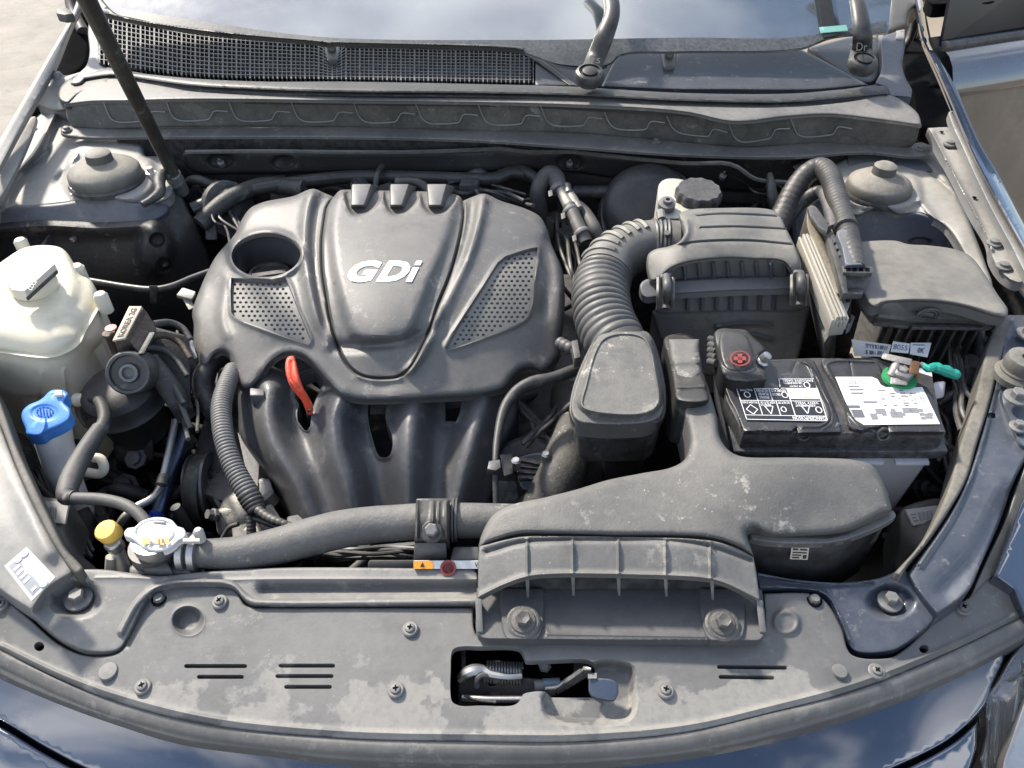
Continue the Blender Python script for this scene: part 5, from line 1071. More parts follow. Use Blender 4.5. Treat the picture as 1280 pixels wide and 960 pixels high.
def clip(u, v, s=1):
    z = .918; hexa('metal_clip', [at(u-11*s, v-14, z+.004), at(u+8*s, v-15, z+.004), at(u+9*s, v+24, z-.026), at(u-11*s, v+25, z-.026), at(u-11*s, v-12, z-.010), at(u+8*s, v-12, z-.010), at(u+9*s, v+24, z-.045), at(u-11*s, v+25, z-.045)], m_blackd, ab, .002)
    Pc = [at(u+1, v-16, z+.010), at(u+2, v-6, z+.013), at(u+2, v+4, z+.004), at(u+2, v+16, z-.014), at(u+1, v+24, z-.020)]; V, Fc = tube_mesh(spline3(Pc, 5), [.0055]*21, 10); link('clip_bow', mesh(V, Fc), m_blackd, ab)
    for du_ in (-9, 9): wtube('clip_cheek', [at(u+du_, v-14, z+.008), at(u+du_, v+6, z+.001), at(u+du_, v+23, z-.018)], .0028, m_blackd, ab, 6)
clip(832, 362); clip(999, 358)
mb = MB(); 
for uu in (828, 832, 836): mb.tube([at(uu, 380, .905), at(uu, 388, .897)], .002, 5)
prism('lid_notch', [(824, 334), (838, 332), (840, 344), (826, 346)], .93, MATS['blue grey sky fill box'], ab, .012, .002); prism('lid_notch', [(992, 325), (1002, 327), (1002, 340), (992, 340)], .934, MATS['blue grey sky fill box'], ab, .012, .002)
# corrugated neck of the duct going up behind
gs = thing('duct_gaiter', 'black ribbed rubber gaiter between the air duct and the air filter box', 'gaiter', at(855, 450, .84))
sheet('gaiter', [(830, 424), (840, 418), (862, 418), (872, 428), (876, 452), (884, 486), (886, 500), (846, 500), (842, 480), (836, 452)], tps([(840, 420, .885), (872, 430, .885), (850, 490, .912), (884, 486, .912)]), m_rubber, gs, .06, (6, .008), step=4, feats=tuple(ridge([(834+i*2.2, 436+i*9), (880, 434+i*9)], 2, .002) for i in range(4))+(ridge([(842, 484), (884, 482)], 3, .004),))

# =================================================================== HEATER HOSES, BRAKE PARTS
hh = thing('heater_hose', 'brown rubber heater hoses with metal unions behind the engine cover', 'hose', at(690, 240, .84))
tube('hose', [(676, 275, .80, 11), (673, 258, .83, 11), (674, 236, .86, 11), (684, 219, .878, 11), (694, 221, .878, 11), (700, 238, .87, 10.5)], m_hose, hh, seg=16)
tube('union_pipe', [(698, 232, .874, 6.5), (706, 248, .868, 7), (714, 262, .862, 8)], m_cast, hh, seg=14)
tube('union_pipe', [(710, 238, .874, 5), (716, 250, .868, 7), (724, 262, .862, 6)], m_cast, hh, seg=14)
tube('hose', [(712, 258, .864, 8.5), (718, 272, .858, 9), (726, 290, .85, 9.5), (732, 304, .84, 9.5)], m_hose, hh, seg=16)
tube('hose', [(722, 258, .858, 8), (732, 268, .852, 8.5), (742, 285, .845, 9), (748, 300, .83, 9)], m_hose, hh, seg=16)
tube('hose', [(624, 218, .865, 6), (648, 213, .87, 7), (666, 220, .87, 7), (676, 232, .86, 7)], m_rubber, hh, seg=12)
tube('hose', [(716, 240, .85, 8), (740, 240, .85, 8), (770, 240, .85, 8), (800, 244, .85, 8)], m_rubber, hh, seg=12)
for u, v in ((697, 236), (713, 264), (727, 292)):
    lathe('spring_clamp', at(u, v, .872-(v-236)*.0004), [(.0125, -.004), (.0135, -.002), (.0135, .002), (.0125, .004)], m_steeld, hh, axis=(.3, -.55, -.25), seg=18)
    hexa('clamp_ear', [at(u-12+x, v+3+y, .88-(v-236)*.0004) for x, y in ((0, 0), (5, -2), (6, 5), (1, 7))]+[at(u-12+x, v+3+y, .873-(v-236)*.0004) for x, y in ((0, 0), (5, -2), (6, 5), (1, 7))], m_steeld, hh, .0005)
tube('union_pipe', [(709, 232, .878, 5), (711, 242, .874, 5.5)], m_steel, hh)
bb = thing('brake_booster', 'dark blue grey domed brake booster half hidden behind the intake hose', 'brake booster', at(810, 245, .80))
lathe('booster_shell', at(812, 262, .835), [(.075, -.06), (.08, -.02), (.076, .0), (.068, .012), (.045, .022), (.02, .026), (.001, .026)], mat('booster paint', (.014, .015, .018), .4, dust=.2, scale=12, bump=.1), bb, axis=(0, -.75, .6), seg=48)
lathe('booster_rim', at(815, 268, .83), [(.084, -.03), (.087, -.02), (.083, -.008)], m_black, bb, axis=(0, -.75, .6), seg=48)
br = thing('brake_reservoir', 'pale brake fluid reservoir with black knobbly cap behind the air filter box', 'reservoir', at(855, 250, .88))
m_pale = mat('pale tank plastic', (.38, .37, .32), .4, dust=.35, scale=20, bump=.05)
sheet('tank', [(824, 230), (832, 224), (850, 224), (866, 230), (880, 250), (884, 262), (878, 275, 1), (826, 275, 1), (822, 250)], tps([(824, 228, .93), (870, 230, .93), (850, 270, .925), (822, 270, .92)]), m_pale, br, .06, (4, .006), step=5)
wob = lambda a, h: 1+.035*math.cos(12*a)
lathe('cap', at(873, 243, .935), [(.030, -.012), (.032, -.008), (.032, .004), (.029, .009), (.001, .010)], m_loom, br, axis=(0, -.1, 1), seg=96, wob=wob)
lathe('screw_boss', at(834, 253, .937), [(.012, -.01), (.012, .0), (.007, .001), (.006, .006), (.003, .006), (.003, .002)], m_steeld, br, axis=(0, -.3, 1), seg=16)
# =================================================================== LEFT SIDE
ct = thing('coolant_tank', 'big white plastic coolant reservoir with round screw cap at the left', 'coolant tank', at(60, 430, .80))
zt2 = tps([(60, 310, .905), (20, 330, .90), (90, 335, .895), (50, 400, .902), (10, 400, .90), (-30, 440, .88), (0, 442, .872), (62, 446, .872), (100, 428, .872), (124, 384, .868), (120, 362, .88), (0, 478, .82), (60, 496, .80), (110, 480, .805), (116, 440, .835), (132, 420, .84), (-30, 480, .82)])
sheet('tank_shell', [(-60, 380, 1), (-20, 345), (5, 325), (33, 309), (71, 308), (82, 314), (94, 332), (100, 343), (112, 349), (121, 363), (126, 384), (130, 403), (132, 420), (113, 447), (117, 475), (118, 481), (107, 498), (97, 512), (84, 506), (54, 497), (17, 496), (0, 490), (-60, 470, 1)], zt2, m_white, ct, .10, (7, .010), step=5,
      feats=(ridge([(-40, 438), (0, 441), (62, 447), (83, 441), (100, 429), (107, 415), (124, 385)], 2.2, .004), ridge([(-40, 434), (0, 436), (60, 441), (80, 436), (96, 424), (103, 412)], 2, -.002), dish(52, 380, 34, 10, -.004, .6), ridge([(70, 400), (104, 410)], 10, -.004), ridge([(52, 468), (53, 497)], 2, .003), ridge([(80, 464), (83, 500)], 2, .003), plateau([(10, 315), (80, 312), (96, 345), (85, 385), (10, 388)], 20, .006)))
for u, v, r in ((27, 305, .009), (97, 338, .010), (127, 373, .009)):
    c = at(u, v, .885); lathe('lug', c, [(r, -.02), (r, .004), (r*.7, .008), (.001, .009)], m_white, ct, seg=14)
c = at(45, 362, .905)
capM = m_white
lathe('cap_neck', c, [(.024, -.02), (.024, .006)], m_white, ct, seg=28)
rad = .0275
cap_ = lathe('screw_cap', c+Vector((0, 0, .004)), [(rad*.96, -.002), (rad, .0), (rad, .012), (rad*.95, .015), (.001, .016)], m_white, ct, seg=40, axis=(.06, -.05, 1))
pa, pb = at(25, 368, .93), at(63, 334, .93); mb = MB(); mb.bar(pa, pb, .017, .012); o = mb.build('cap_grip', m_white, ct, False)
mb = MB(); mb.bar(pa+Vector((.0088, -.004, -.004)), pb+Vector((.0088, -.004, -.004)), .0016, .004); mb.build('grip_edge', m_black, ct, False)
q = Quad(at(31, 366, .9362), at(37, 366, .9362), at(44, 344, .9362), at(38, 344, .9362)); q = Quad(at(40, 366, .9362), at(49, 352, .9362), at(43, 346, .9362), at(32, 362, .9362)); mb = MB(); text_into(mb, q, 'COOL', .1, .2, .9, .8, .0, .0004); mb.build('cap_marking', m_labelgrey, ct, False)
wtube('outlet', [at(97, 500, .81), at(108, 498, .815), at(116, 500, .815)], [.009, .006, .0055], m_white, ct)

wf = thing('washer_filler', 'white washer fluid filler neck with bright blue flip cap', 'washer filler', at(80, 600, .66))
tube('neck', [(64, 536, .838, 23), (70, 560, .815, 21), (82, 600, .77, 19), (100, 635, .70, 15), (116, 662, .66, 9)], mat('clean white plastic', (.78, .77, .74), .35, dust=.15, dcol=(.5, .45, .35), bump=.03), wf, seg=24)
zb_ = tps([(30, 520, .862), (86, 515, .868), (56, 545, .855), (60, 495, .872)])
sheet('blue_cap', [(27, 523), (28, 514), (36, 506), (48, 501), (55, 496), (62, 489), (68, 487), (80, 488), (85, 491), (84, 497), (80, 503), (87, 510), (89, 518), (86, 525), (74, 533), (58, 540), (52, 545), (42, 546), (33, 543), (32, 536)], zb_, m_blue, wf, .012, (4, .004), step=4,
      feats=(dish(56, 516, 17, 10, -.0012, .15), plateau([(38, 533), (57, 523), (56, 536), (50, 544), (34, 542)], 3, .0025), ridge([(70, 487), (66, 494)], 2, -.001)))
mb = MB(); rr = random.Random(5)
for i in range(13):
    a = i*2*PI/13; P = [at(56+10*math.cos(a+t), 515+6.2*math.sin(a+t), zat(zb_, 56+10*math.cos(a+t), 515+6.2*math.sin(a+t))-.0006) for t in (0, .18, .34)]; mb.tube(P, .0006, 4)
for i in range(4): mb.tube([at(50+i*4, 511+i*.5, .8655), at(50+i*4+1, 519+i*.3, .8635)], .0006, 4)
mb.build('cap_marking', mat('worn blue', (.02, .10, .40), .6, bump=0), wf)
prism('hinge_clip', [(68, 488), (77, 487), (78, 493), (68, 494)], .877, m_label, wf, .004, .001)
wtube('hook', [at(106, 590, .79), at(124, 592, .79), at(130, 585, .795), at(126, 574, .80), at(117, 572, .80)], .0055, m_white, wf)

oh = thing('overflow_hose', 'grey overflow hose running from the white tank to the radiator cap', 'hose', at(110, 580, .80))
tube('hose', [(114, 498, .822, 6), (124, 502, .83, 7), (130, 515, .835, 8), (130, 528, .838, 8.5), (122, 542, .84, 9)], m_rubber, oh, seg=14)
tube('sleeve', [(125, 536, .842, 10), (114, 552, .843, 11), (100, 575, .845, 12), (88, 600, .846, 13), (83, 618, .847, 12), (87, 624, .848, 9)], m_hose, oh, seg=18)
tube('hose', [(84, 623, .85, 7.5), (100, 623, .855, 7.5), (125, 624, .858, 7.5), (150, 629, .86, 7.5), (168, 638, .86, 7.5), (180, 650, .858, 7.5), (186, 662, .855, 7.5)], m_hose, oh, seg=16)
tube('end_ring', [(90, 622, .852, 9.5), (94, 622, .853, 9.5)], m_black, oh, seg=16)

rc = thing('radiator_cap', 'white oval radiator cap with two ears and worn orange print', 'radiator cap', at(195, 690, .83))  # the radiator cap itself, its neck is a separate thing below
zrc = tps([(156, 668, .868), (232, 664, .868), (195, 690, .864), (195, 650, .872)])
sheet('cap_top', [(155, 666), (160, 660), (168, 659), (176, 652), (190, 647), (205, 647), (216, 651), (222, 658), (229, 660), (233, 667), (231, 673), (224, 676), (218, 682), (208, 688), (194, 690), (180, 686), (170, 678), (164, 674), (156, 671)], zrc, m_label, rc, .006, (3, .003), step=3.5, feats=(ridge([(x, y) for x, y in [(195+24*math.cos(a), 666+15.5*math.sin(a)) for a in [i*PI/12 for i in range(24)]]], 1.4, -.0016, True),))
q = Quad(at(176, 682, .8672), at(212, 682, .8672), at(212, 672, .8688), at(176, 672, .8688)); mb = MB(); q.rects(mb, [(.05+.16*i, .1+(.1*(i % 2)), .17+.16*i, .9) for i in range(6) if i != 2], .0002, .0007); mb.build('worn_print', mat('worn yellow print', (.80, .50, .10), .5, bump=0), rc, False)
mb = MB(); q.rects(mb, [(.62, .2, .68, .8), (.74, .3, .80, .8)], .0007, .001); mb.build('red_print', m_redp, rc, False)
mb = MB(); q2 = Quad(at(192, 654, .8712), at(208, 655, .8712), at(208, 652, .8716), at(192, 651, .8716)); q2.rects(mb, [(0, 0, 1, .6)], .0002, .0006); mb.build('black_print', m_labeld, rc, False)
lathe('cap_skirt', at(195, 676, .856), [(.019, -.01), (.021, -.004), (.021, .006)], m_steel, rc, seg=30)
rn = thing('radiator_neck', 'dusty plastic radiator neck below the white cap', 'radiator neck', at(195, 700, .80))
lathe('neck', at(196, 690, .835), [(.032, -.06), (.030, -.02), (.024, -.01), (.023, .012)], m_blackd, rn, seg=30)
prism('fin', [(192, 690), (204, 690), (214, 712), (178, 712)], .842, m_blackd, rn, .02, .002)
prism('tank_end', [(160, 704), (236, 700), (240, 716), (160, 718)], .835, m_blackd, rn, .04, .004)

yc = thing('service_port', 'yellow screw cap on a pale aluminium service pipe', 'service port', at(148, 700, .80))
lathe('yellow_cap', at(139, 668, .848), [(.0095, -.004), (.0108, -.002), (.0108, .010), (.0095, .012), (.001, .0125)], m_yellow, yc, axis=(-.1, -.25, 1), seg=48, wob=lambda a, h: 1+.02*math.cos(16*a))
lathe('collar', at(143, 681, .842), [(.008, -.006), (.0085, -.002), (.0085, .004), (.007, .006)], m_steel, yc, axis=(-.1, -.1, 1), seg=20)
tube('pipe', [(144, 681, .84, 8), (149, 695, .825, 8.5), (155, 712, .81, 9), (158, 730, .79, 9)], m_alu, yc, seg=18)
tube('pipe', [(139, 696, .83, 6.5), (138, 712, .815, 6.5), (138, 730, .79, 6.5)], m_pale, yc, seg=16)

# engine mount
em = thing('engine_mount', 'rusty engine mount with round bushing and black rubber bell at the left', 'engine mount', at(165, 500, .66))
lathe('rubber_bell', at(155, 500, .80), [(.036, -.06), (.040, -.02), (.046, -.008), (.052, .0), (.046, .008), (.044, .02), (.036, .028), (.02, .032), (.001, .032)], m_rubber, em, axis=(0, -.15, 1), seg=40)
lathe('bell_ring', at(155, 500, .79), [(.050, -.002), (.056, .002), (.056, .008), (.050, .012)], m_dark, em, axis=(0, -.15, 1), seg=40)
hexa('mount_foot', [at(134, 505, .80), at(190, 505, .80), at(193, 576, .72), at(146, 576, .72), at(134, 505, .70), at(190, 505, .70), at(193, 590, .66), at(146, 590, .66)], m_dark, em, .006)
lathe('foot_bolt', at(170, 573, .728), [(.014, -.002), (.014, .002), (.009, .003), (.009, .009), (.004, .011)], m_steeld, em, axis=(0, -.6, .8), seg=8)
hexa('bracket_block', [at(142, 428, .895), at(160, 424, .895), at(180, 383, .905), at(162, 383, .905), at(150, 450, .86), at(175, 446, .86), at(196, 412, .87), at(160, 390, .86)], m_rust, em, .003)
hexa('bracket_block', [at(160, 425, .892), at(176, 444, .88), at(196, 410, .885), at(181, 386, .90), at(160, 430, .84), at(175, 450, .84), at(196, 420, .85), at(181, 396, .86)], m_rust, em, .003)
q = Quad(at(141, 427, .8965), at(157, 424, .8965), at(178, 384, .9065), at(162, 384, .9065)); pl = q.plate('raised_plate', mat('rubbed plate', (.42, .36, .27), .6, dust=.3, bump=.3), em, h0=-.001, h=.002, bev=.0006); mb = MB()
q3 = Quad(q.pt(.85, .03), q.pt(.85, .97), q.pt(.2, .97), q.pt(.2, .03)); text_into(mb, q3, 'KOREA 2G', .05, .15, .95, .85, .0021, .0006, bold=.02); mb.build('cast_text', m_rust, pl, False)
hexa('flat_lug', [at(172, 442, .885), at(180, 442, .885), at(194, 415, .89), at(187, 415, .89), at(172, 445, .86), at(180, 445, .86), at(194, 420, .87), at(187, 420, .87)], m_dark, em, .001)
c = at(163, 466, .862); ax = Vector((.12, -.72, .55))
lathe('bushing', c, [(.024, -.045), (.026, -.03), (.026, .006), (.024, .009), (.021, .0085), (.020, .004), (.012, .003), (.011, .006), (.0075, .006), (.007, -.01), (.001, -.01)], m_blackd, em, axis=ax, seg=36)
lathe('bushing_sleeve', c, [(.0105, .002), (.0105, .0075), (.0075, .0078), (.0072, -.006)], m_steeld, em, axis=ax, seg=24)
lathe('stud', at(139, 424, .87), [(.006, -.02), (.006, .006), (.0075, .0065), (.0075, .010), (.002, .011)], m_rust, em, seg=14)
lathe('stud_paint', at(139, 411, .886), [(.0068, 0), (.0068, .002), (.003, .0025)], mat('pink paint mark', (.7, .2, .18), .5, bump=0), em, seg=14)
for k, P in enumerate(([(192, 405), (212, 403), (228, 410), (238, 424)], [(190, 420), (210, 420), (226, 430), (238, 448)], [(184, 434), (204, 438), (220, 450), (234, 470)], [(180, 446), (198, 458), (214, 478), (230, 505)])):
    tube('cast_rib', [(u, v, .878-.008*i-.01*k, 4.5-.3*i) for i, (u, v) in enumerate(P)], m_rust if k == 1 else m_dark, em, seg=10)
tube('mount_arm', [(186, 450, .85, 13), (204, 474, .835, 14), (222, 500, .815, 14), (234, 522, .79, 12)], m_dark, em, seg=16, flat=.7)
hexa('arm_web', [at(190, 408, .865), at(236, 420, .85), at(240, 520, .78), at(180, 450, .84), at(190, 408, .80), at(236, 420, .78), at(240, 520, .72), at(180, 450, .78)], m_dark, em, .004)

ap = thing('ac_pipe', 'pair of slanting metal refrigerant pipes left of the engine', 'pipe', at(205, 600, .66))
tube('pipe', [(219, 525, .77, 4.5), (212, 560, .755, 4.5), (204, 595, .74, 4.5), (199, 612, .735, 5), (188, 624, .735, 5), (170, 634, .735, 5), (156, 646, .73, 5), (150, 655, .72, 5)], m_alu, ap, seg=14)
tube('pipe', [(234, 530, .75, 9), (224, 560, .735, 9), (212, 595, .72, 9), (204, 622, .71, 8.5), (196, 645, .70, 8), (192, 660, .69, 8)], mat('blue tinted pipe', (.10, .14, .22), .3, metal=.8, dust=.2, bump=.1), ap, seg=18)
tube('pipe_clip', [(206, 594, .752, 7.5), (202, 606, .748, 7.5)], m_black, ap, seg=12)
tube('blue_ring', [(197, 641, .712, 9), (194, 647, .708, 9)], m_bluel, ap, seg=16)

# pulley, water pump casting, conduit
pu = thing('belt_pulley', 'dark belt pulley seen edge on beside the engine', 'pulley', at(250, 610, .62))
ax = Vector((1, .1, .05)); c = at(243, 612, .70)
lathe('pulley_wheel', c, [(.040, -.001), (.045, .0), (.046, .003), (.042, .005), (.042, .020), (.046, .022), (.045, .025), (.03, .026), (.028, .020), (.001, .02)], mat('worn pulley steel', (.10, .10, .105), .35, metal=.6, dust=.2, bump=.1), pu, axis=ax, seg=48)
lathe('shaft', c+ax*.03, [(.012, -.01), (.014, .0), (.015, .03), (.012, .06)], m_cast, pu, axis=ax, seg=20)
V, Fc = tube_mesh([c+Vector((.012, .045*math.cos(a), .045*math.sin(a))) if a < PI*1.3 else c+Vector((.012, .045*math.cos(PI*1.3)+.01, .045*math.sin(PI*1.3)-.06)) for a in [i*PI*1.3/24 for i in range(25)]]+[c+Vector((.012, -.03, -.20))], [.009]*26, 8, flat=.3)
link('belt', mesh(V, Fc), m_rubber, pu)
wp = thing('pump_casting', 'pale cast aluminium pump housing below the ribbed conduit', 'casting', at(295, 650, .66))
lathe('housing', at(296, 640, .735), [(.03, -.04), (.031, -.01), (.026, .0), (.018, .008), (.010, .010), (.001, .010)], m_cast, wp, axis=(-.3, -.5, .8), seg=28)
hexa('casting_boss', [at(268, 636, .745), at(304, 630, .75), at(306, 672, .72), at(272, 672, .72), at(268, 636, .70), at(304, 630, .70), at(306, 672, .68), at(272, 672, .68)], m_cast, wp, .008, seg=3)
lathe('bolt', at(266, 643, .742), [(.008, -.004), (.008, .0), (.006, .001), (.006, .007)], m_steeld, wp, axis=(-.6, -.4, .6), seg=6)
hexa('casting_boss', [at(322, 598, .76), at(338, 598, .76), at(345, 622, .75), at(325, 622, .75), at(322, 598, .72), at(338, 598, .72), at(345, 622, .71), at(325, 622, .71)], m_cast, wp, .004)
hexa('thermostat_plate', [at(292, 670, .735), at(312, 656, .745), at(340, 660, .745), at(350, 690, .73), at(292, 670, .70), at(312, 656, .70), at(340, 660, .70), at(350, 690, .69)], m_cast, wp, .003)
link('shield_plate', mesh([at(297, 540, .775), at(324, 580, .765), at(322, 608, .755), at(308, 590, .76), at(297, 540, .77), at(324, 580, .76), at(322, 608, .75), at(308, 590, .755)], [(0, 1, 2, 3), (7, 6, 5, 4), (0, 4, 5, 1), (1, 5, 6, 2), (2, 6, 7, 3), (3, 7, 4, 0)], False), m_steeld, wp)
rh = tube('round_sensor', [(330, 622, .76, 14), (338, 632, .75, 14)], m_loom, wp, seg=20)
cd_ = thing('ribbed_conduit', 'grey ribbed cable conduit curving down in front of the intake manifold', 'conduit', at(290, 560, .78))
tube('conduit', [(292, 462, .83, 11), (284, 480, .835, 11.5), (277, 505, .835, 12.5), (278, 535, .832, 12.5), (284, 562, .825, 12.5), (294, 588, .815, 13), (307, 612, .805, 13.5), (318, 632, .795, 12)], mat('conduit plastic', (.06, .06, .062), .5, dust=.5, dcol=(.26, .245, .215), scale=20, bump=.1), cd_, seg=20, ribs=(.0042, .0013), n=10)
tube('tape_wrap', [(309, 616, .806, 14), (316, 628, .80, 14), (322, 640, .795, 11)], m_loom, cd_, seg=16, ribs=(.005, .001))
tube('branch', [(318, 634, .80, 6.5), (334, 646, .80, 6), (352, 654, .80, 5.5), (380, 664, .795, 5)], m_loom, cd_, seg=12, ribs=(.006, .0006))
tube('branch', [(314, 636, .79, 6), (314, 655, .78, 6), (315, 680, .765, 6)], m_loom, cd_, seg=12, ribs=(.004, .0006))
tube('branch', [(318, 648, .79, 4), (340, 656, .79, 4), (370, 668, .785, 4)], m_black, cd_, seg=10)
tube('wire', [(298, 655, .78, 3), (286, 660, .775, 3), (276, 676, .765, 3)], m_rubber, cd_, seg=8)
bh = thing('bypass_hose', 'smooth black hose bent under the left edge of the engine cover', 'hose', at(260, 490, .78))
tube('hose', [(284, 446, .81, 11), (268, 452, .815, 12), (256, 468, .812, 13), (255, 488, .80, 13), (264, 510, .785, 13), (280, 535, .76, 12)], m_rubber, bh, seg=18)
hexa('metal_bracket', [at(273, 462, .80), at(290, 458, .80), at(290, 480, .79), at(270, 488, .785), at(273, 462, .77), at(290, 458, .77), at(290, 480, .76), at(270, 488, .76)], m_cast, bh, .003)
bc = thing('blue_connector', 'two small bright blue clips beside the engine cover', 'connector', at(236, 475, .78))
for u, v in ((236, 469), (236, 484)):
    hexa('clip', [at(u-5, v-5, .80), at(u+5, v-5, .80), at(u+5, v+4, .795), at(u-5, v+4, .795), at(u-5, v-5, .78), at(u+5, v-5, .78), at(u+5, v+4, .78), at(u-5, v+4, .78)], m_bluel, bc, .002); lathe('pin', at(u-2, v-6, .80), [(.004, -.004), (.004, .003), (.002, .005)], m_bluel, bc, seg=10)
wc = thing('white_connector', 'small pale connector sticking out left of the engine cover', 'connector', at(234, 372, .83))
hexa('housing', [at(220, 369, .85), at(228, 359, .855), at(245, 364, .855), at(240, 374, .85), at(220, 372, .835), at(230, 362, .84), at(246, 370, .84), at(240, 378, .835)], m_pale, wc, .002)
hexa('body', [at(226, 370, .845), at(238, 372, .845), at(244, 384, .84), at(236, 388, .84), at(226, 370, .82), at(238, 372, .82), at(244, 384, .82), at(236, 388, .82)], m_cast, wc, .002)
bt = thing('silver_bracket', 'small bright metal bracket under the left edge of the engine cover', 'bracket', at(244, 436, .80))
wtube('bracket_arm', [at(238, 428, .83), at(240, 438, .825), at(248, 450, .82)], .006, m_alu, bt); wtube('bracket_arm', [at(240, 440, .825), at(252, 444, .82)], .004, m_alu, bt)
cb = thing('apron_cable', 'thin black cable clipped across the dark left inner wall', 'cable', at(180, 360, .80))
tube('cable', [(108, 350, .83, 4), (130, 354, .83, 4.3), (160, 359, .83, 4.5), (190, 362, .83, 4.5), (215, 358, .83, 4.5), (240, 348, .83, 4.5), (262, 340, .83, 4.5)], m_black, cb, seg=12)
hexa('cable_clip', [at(186, 357, .84), at(197, 357, .84), at(196, 380, .81), at(188, 380, .81), at(186, 357, .82), at(197, 357, .82), at(196, 380, .79), at(188, 380, .79)], m_black, cb, .002)
clutter(em, 20, 560, 130, 690, .58, .70, 24, [m_dark, m_rubber, m_blackd, m_black], 21)
clutter(em, 120, 590, 200, 650, .60, .68, 12, [m_dark, m_rubber, m_blackd], 23)
clutter(em, 205, 440, 245, 560, .66, .76, 8, [m_dark, m_rubber], 22)
# left lamp housing and label
def lamp_house(lb, quad, body, ctrl):
    h = thing('lamp_housing', lb, 'headlamp housing', at(*body[0], .76), 'headlamp housings below the lamp panels')
    sheet('housing', body, tps(ctrl), mat('lamp housing plastic', (.045, .043, .04), .5, dust=.4, scale=12, bump=.2), h, .05, (5, .008), step=6)
    q = Quad(*[at(*p) for p in quad]); pl = q.plate('label', m_labelg, h, h0=-.001, h=.0015); mb = MB(); q.rects(mb, [(.30+.045*i, .18, .30+.045*i+(.012 if i % 3 else .026), .72) for i in range(10)]+[(.06, .2, .24, .28), (.06, .4, .2, .48), (.06, .6, .24, .68)], .0016, .002); mb.build('label_print', mat('faded print', (.22, .21, .19), .5, bump=0), pl, False); return h
lamp_house('left headlamp housing with faded yellowish label beside the blue filler cap', [(40, 650, .802), (82, 655, .802), (87, 628, .812), (32, 625, .812)], [(22, 618), (60, 622), (90, 628), (84, 660), (98, 690), (120, 712), (90, 716), (60, 690)], [(30, 622, .808), (88, 628, .806), (110, 710, .76), (84, 660, .795), (60, 690, .80)])
lamp_house('right headlamp housing with small pale barcode label beside the battery', [(1141, 657, .802), (1170, 651, .802), (1177, 631, .812), (1131, 637, .812)], [(1124, 640), (1134, 632), (1180, 624), (1190, 640), (1160, 690), (1135, 716), (1118, 712), (1122, 680)], [(1128, 638, .808), (1184, 628, .808), (1120, 700, .76), (1160, 690, .79)])
tube('lamp_bulb_cover', [(10, 560, .74, 24), (24, 582, .74, 24)], m_rubber, BASE and em, seg=24)

# =================================================================== RADIATOR HOSE
uh = thing('radiator_hose', 'thick dusty rubber radiator hose running across the front of the engine', 'radiator hose', at(400, 690, .80))
tube('hose', [(226, 690, .838, 17), (255, 692, .838, 18), (300, 691, .838, 21), (345, 683, .838, 23), (385, 672, .84, 24), (420, 663, .842, 24), (455, 657, .843, 23), (490, 654, .844, 22.5), (540, 651, .845, 22.5), (600, 651, .845, 22), (650, 652, .845, 22), (690, 650, .84, 22)], mat('woven hose rubber', (.05, .05, .052), .55, dust=.5, dcol=(.26, .245, .215), scale=10, speck=.5, bump=.45, bscale=300), uh, seg=36)
for u in (232, 246):
    c = at(u, 691, .838); lathe('hose_clamp', c, [(.0182, -.0035), (.0192, -.003), (.0192, .003), (.0182, .0035)], m_steel, uh, axis=(1, 0, 0), seg=32)
prism('clamp_bridge', [(228, 672), (250, 672), (250, 677), (228, 677)], .866, m_pale, uh, .004, .001)
lathe('clamp_tang', at(249, 668, .86), [(.005, -.008), (.005, .004), (.003, .007)], m_pale, uh, axis=(0, .1, 1), seg=12)
hb = thing('hose_bracket', 'black ribbed bracket clamping the radiator hose with a hex bolt', 'bracket', at(542, 665, .80))
zhb = lambda U: .8765-((U[:, 1]-641)/34.)**2*.016
sheet('strap', [(520, 624, 1), (562, 624, 1), (561, 676, 1), (518, 677, 1)], zhb, m_blackd, hb, .012, (2.5, .003), step=4, feats=(ridge([(522, 626), (521, 674)], 1.8, .003), ridge([(542, 625), (541, 652)], 2, .003), ridge([(549, 625), (548, 652)], 1.6, .002), ridge([(558, 626), (558, 672)], 1.8, .003)))
prism('strap_top', [(520, 622), (562, 622), (562, 627), (520, 627)], .873, m_blackd, hb, .02, .002)
lathe('boss', at(540, 664, .868), [(.011, -.004), (.011, .002), (.009, .0035), (.001, .0035)], m_blackd, hb, axis=(0, -.5, .85), seg=24)
lathe('hex_bolt', at(540, 663, .872), [(.0065, 0), (.0065, .006), (.005, .0075), (.001, .0075)], m_steeld, hb, axis=(0, -.5, .85), seg=6, sharp=20)
hexa('leg', [at(518, 678, .856), at(558, 678, .856), at(559, 700, .84), at(517, 700, .84), at(518, 678, .84), at(558, 678, .84), at(559, 712, .81), at(517, 712, .81)], m_blackd, hb, .002)
for u in (567, 571): lathe('ring_band', at(u, 650.5, .845), [(.0205, -.0016), (.0222, -.001), (.0222, .001), (.0205, .0016)], m_blackd, hb, axis=(1, 0, 0), seg=32)
rl = thing('warning_strip', 'orange and white warning label strip just behind the support beam', 'label', at(556, 705, .83))
q = Quad(at(517, 711, .843), at(600, 711, .843), at(600, 701, .848), at(517, 701, .848)); pl = q.plate('white_field', m_label, rl, h0=-.004, h=.0)
q.plate('orange_field', m_orange, rl, 0, 0, .29, 1, h0=.0002, h=.0008); mb = MB(); V = [q.pt(.10, .25, .0014), q.pt(.17, .25, .0014), q.pt(.135, .85, .0014)]; mb.add(V+[v-q.n*.0005 for v in V], [(0, 1, 2), (5, 4, 3), (0, 3, 4, 1), (1, 4, 5, 2), (2, 5, 3, 0)]); mb.build('triangle', m_labeld, rl, False)
lathe('red_ring', q.pt(.52, .1, .0005), [(.0075, 0), (.0075, .0006), (.0055, .0007), (.0053, 0)], m_redp, rl, axis=q.n, seg=24)
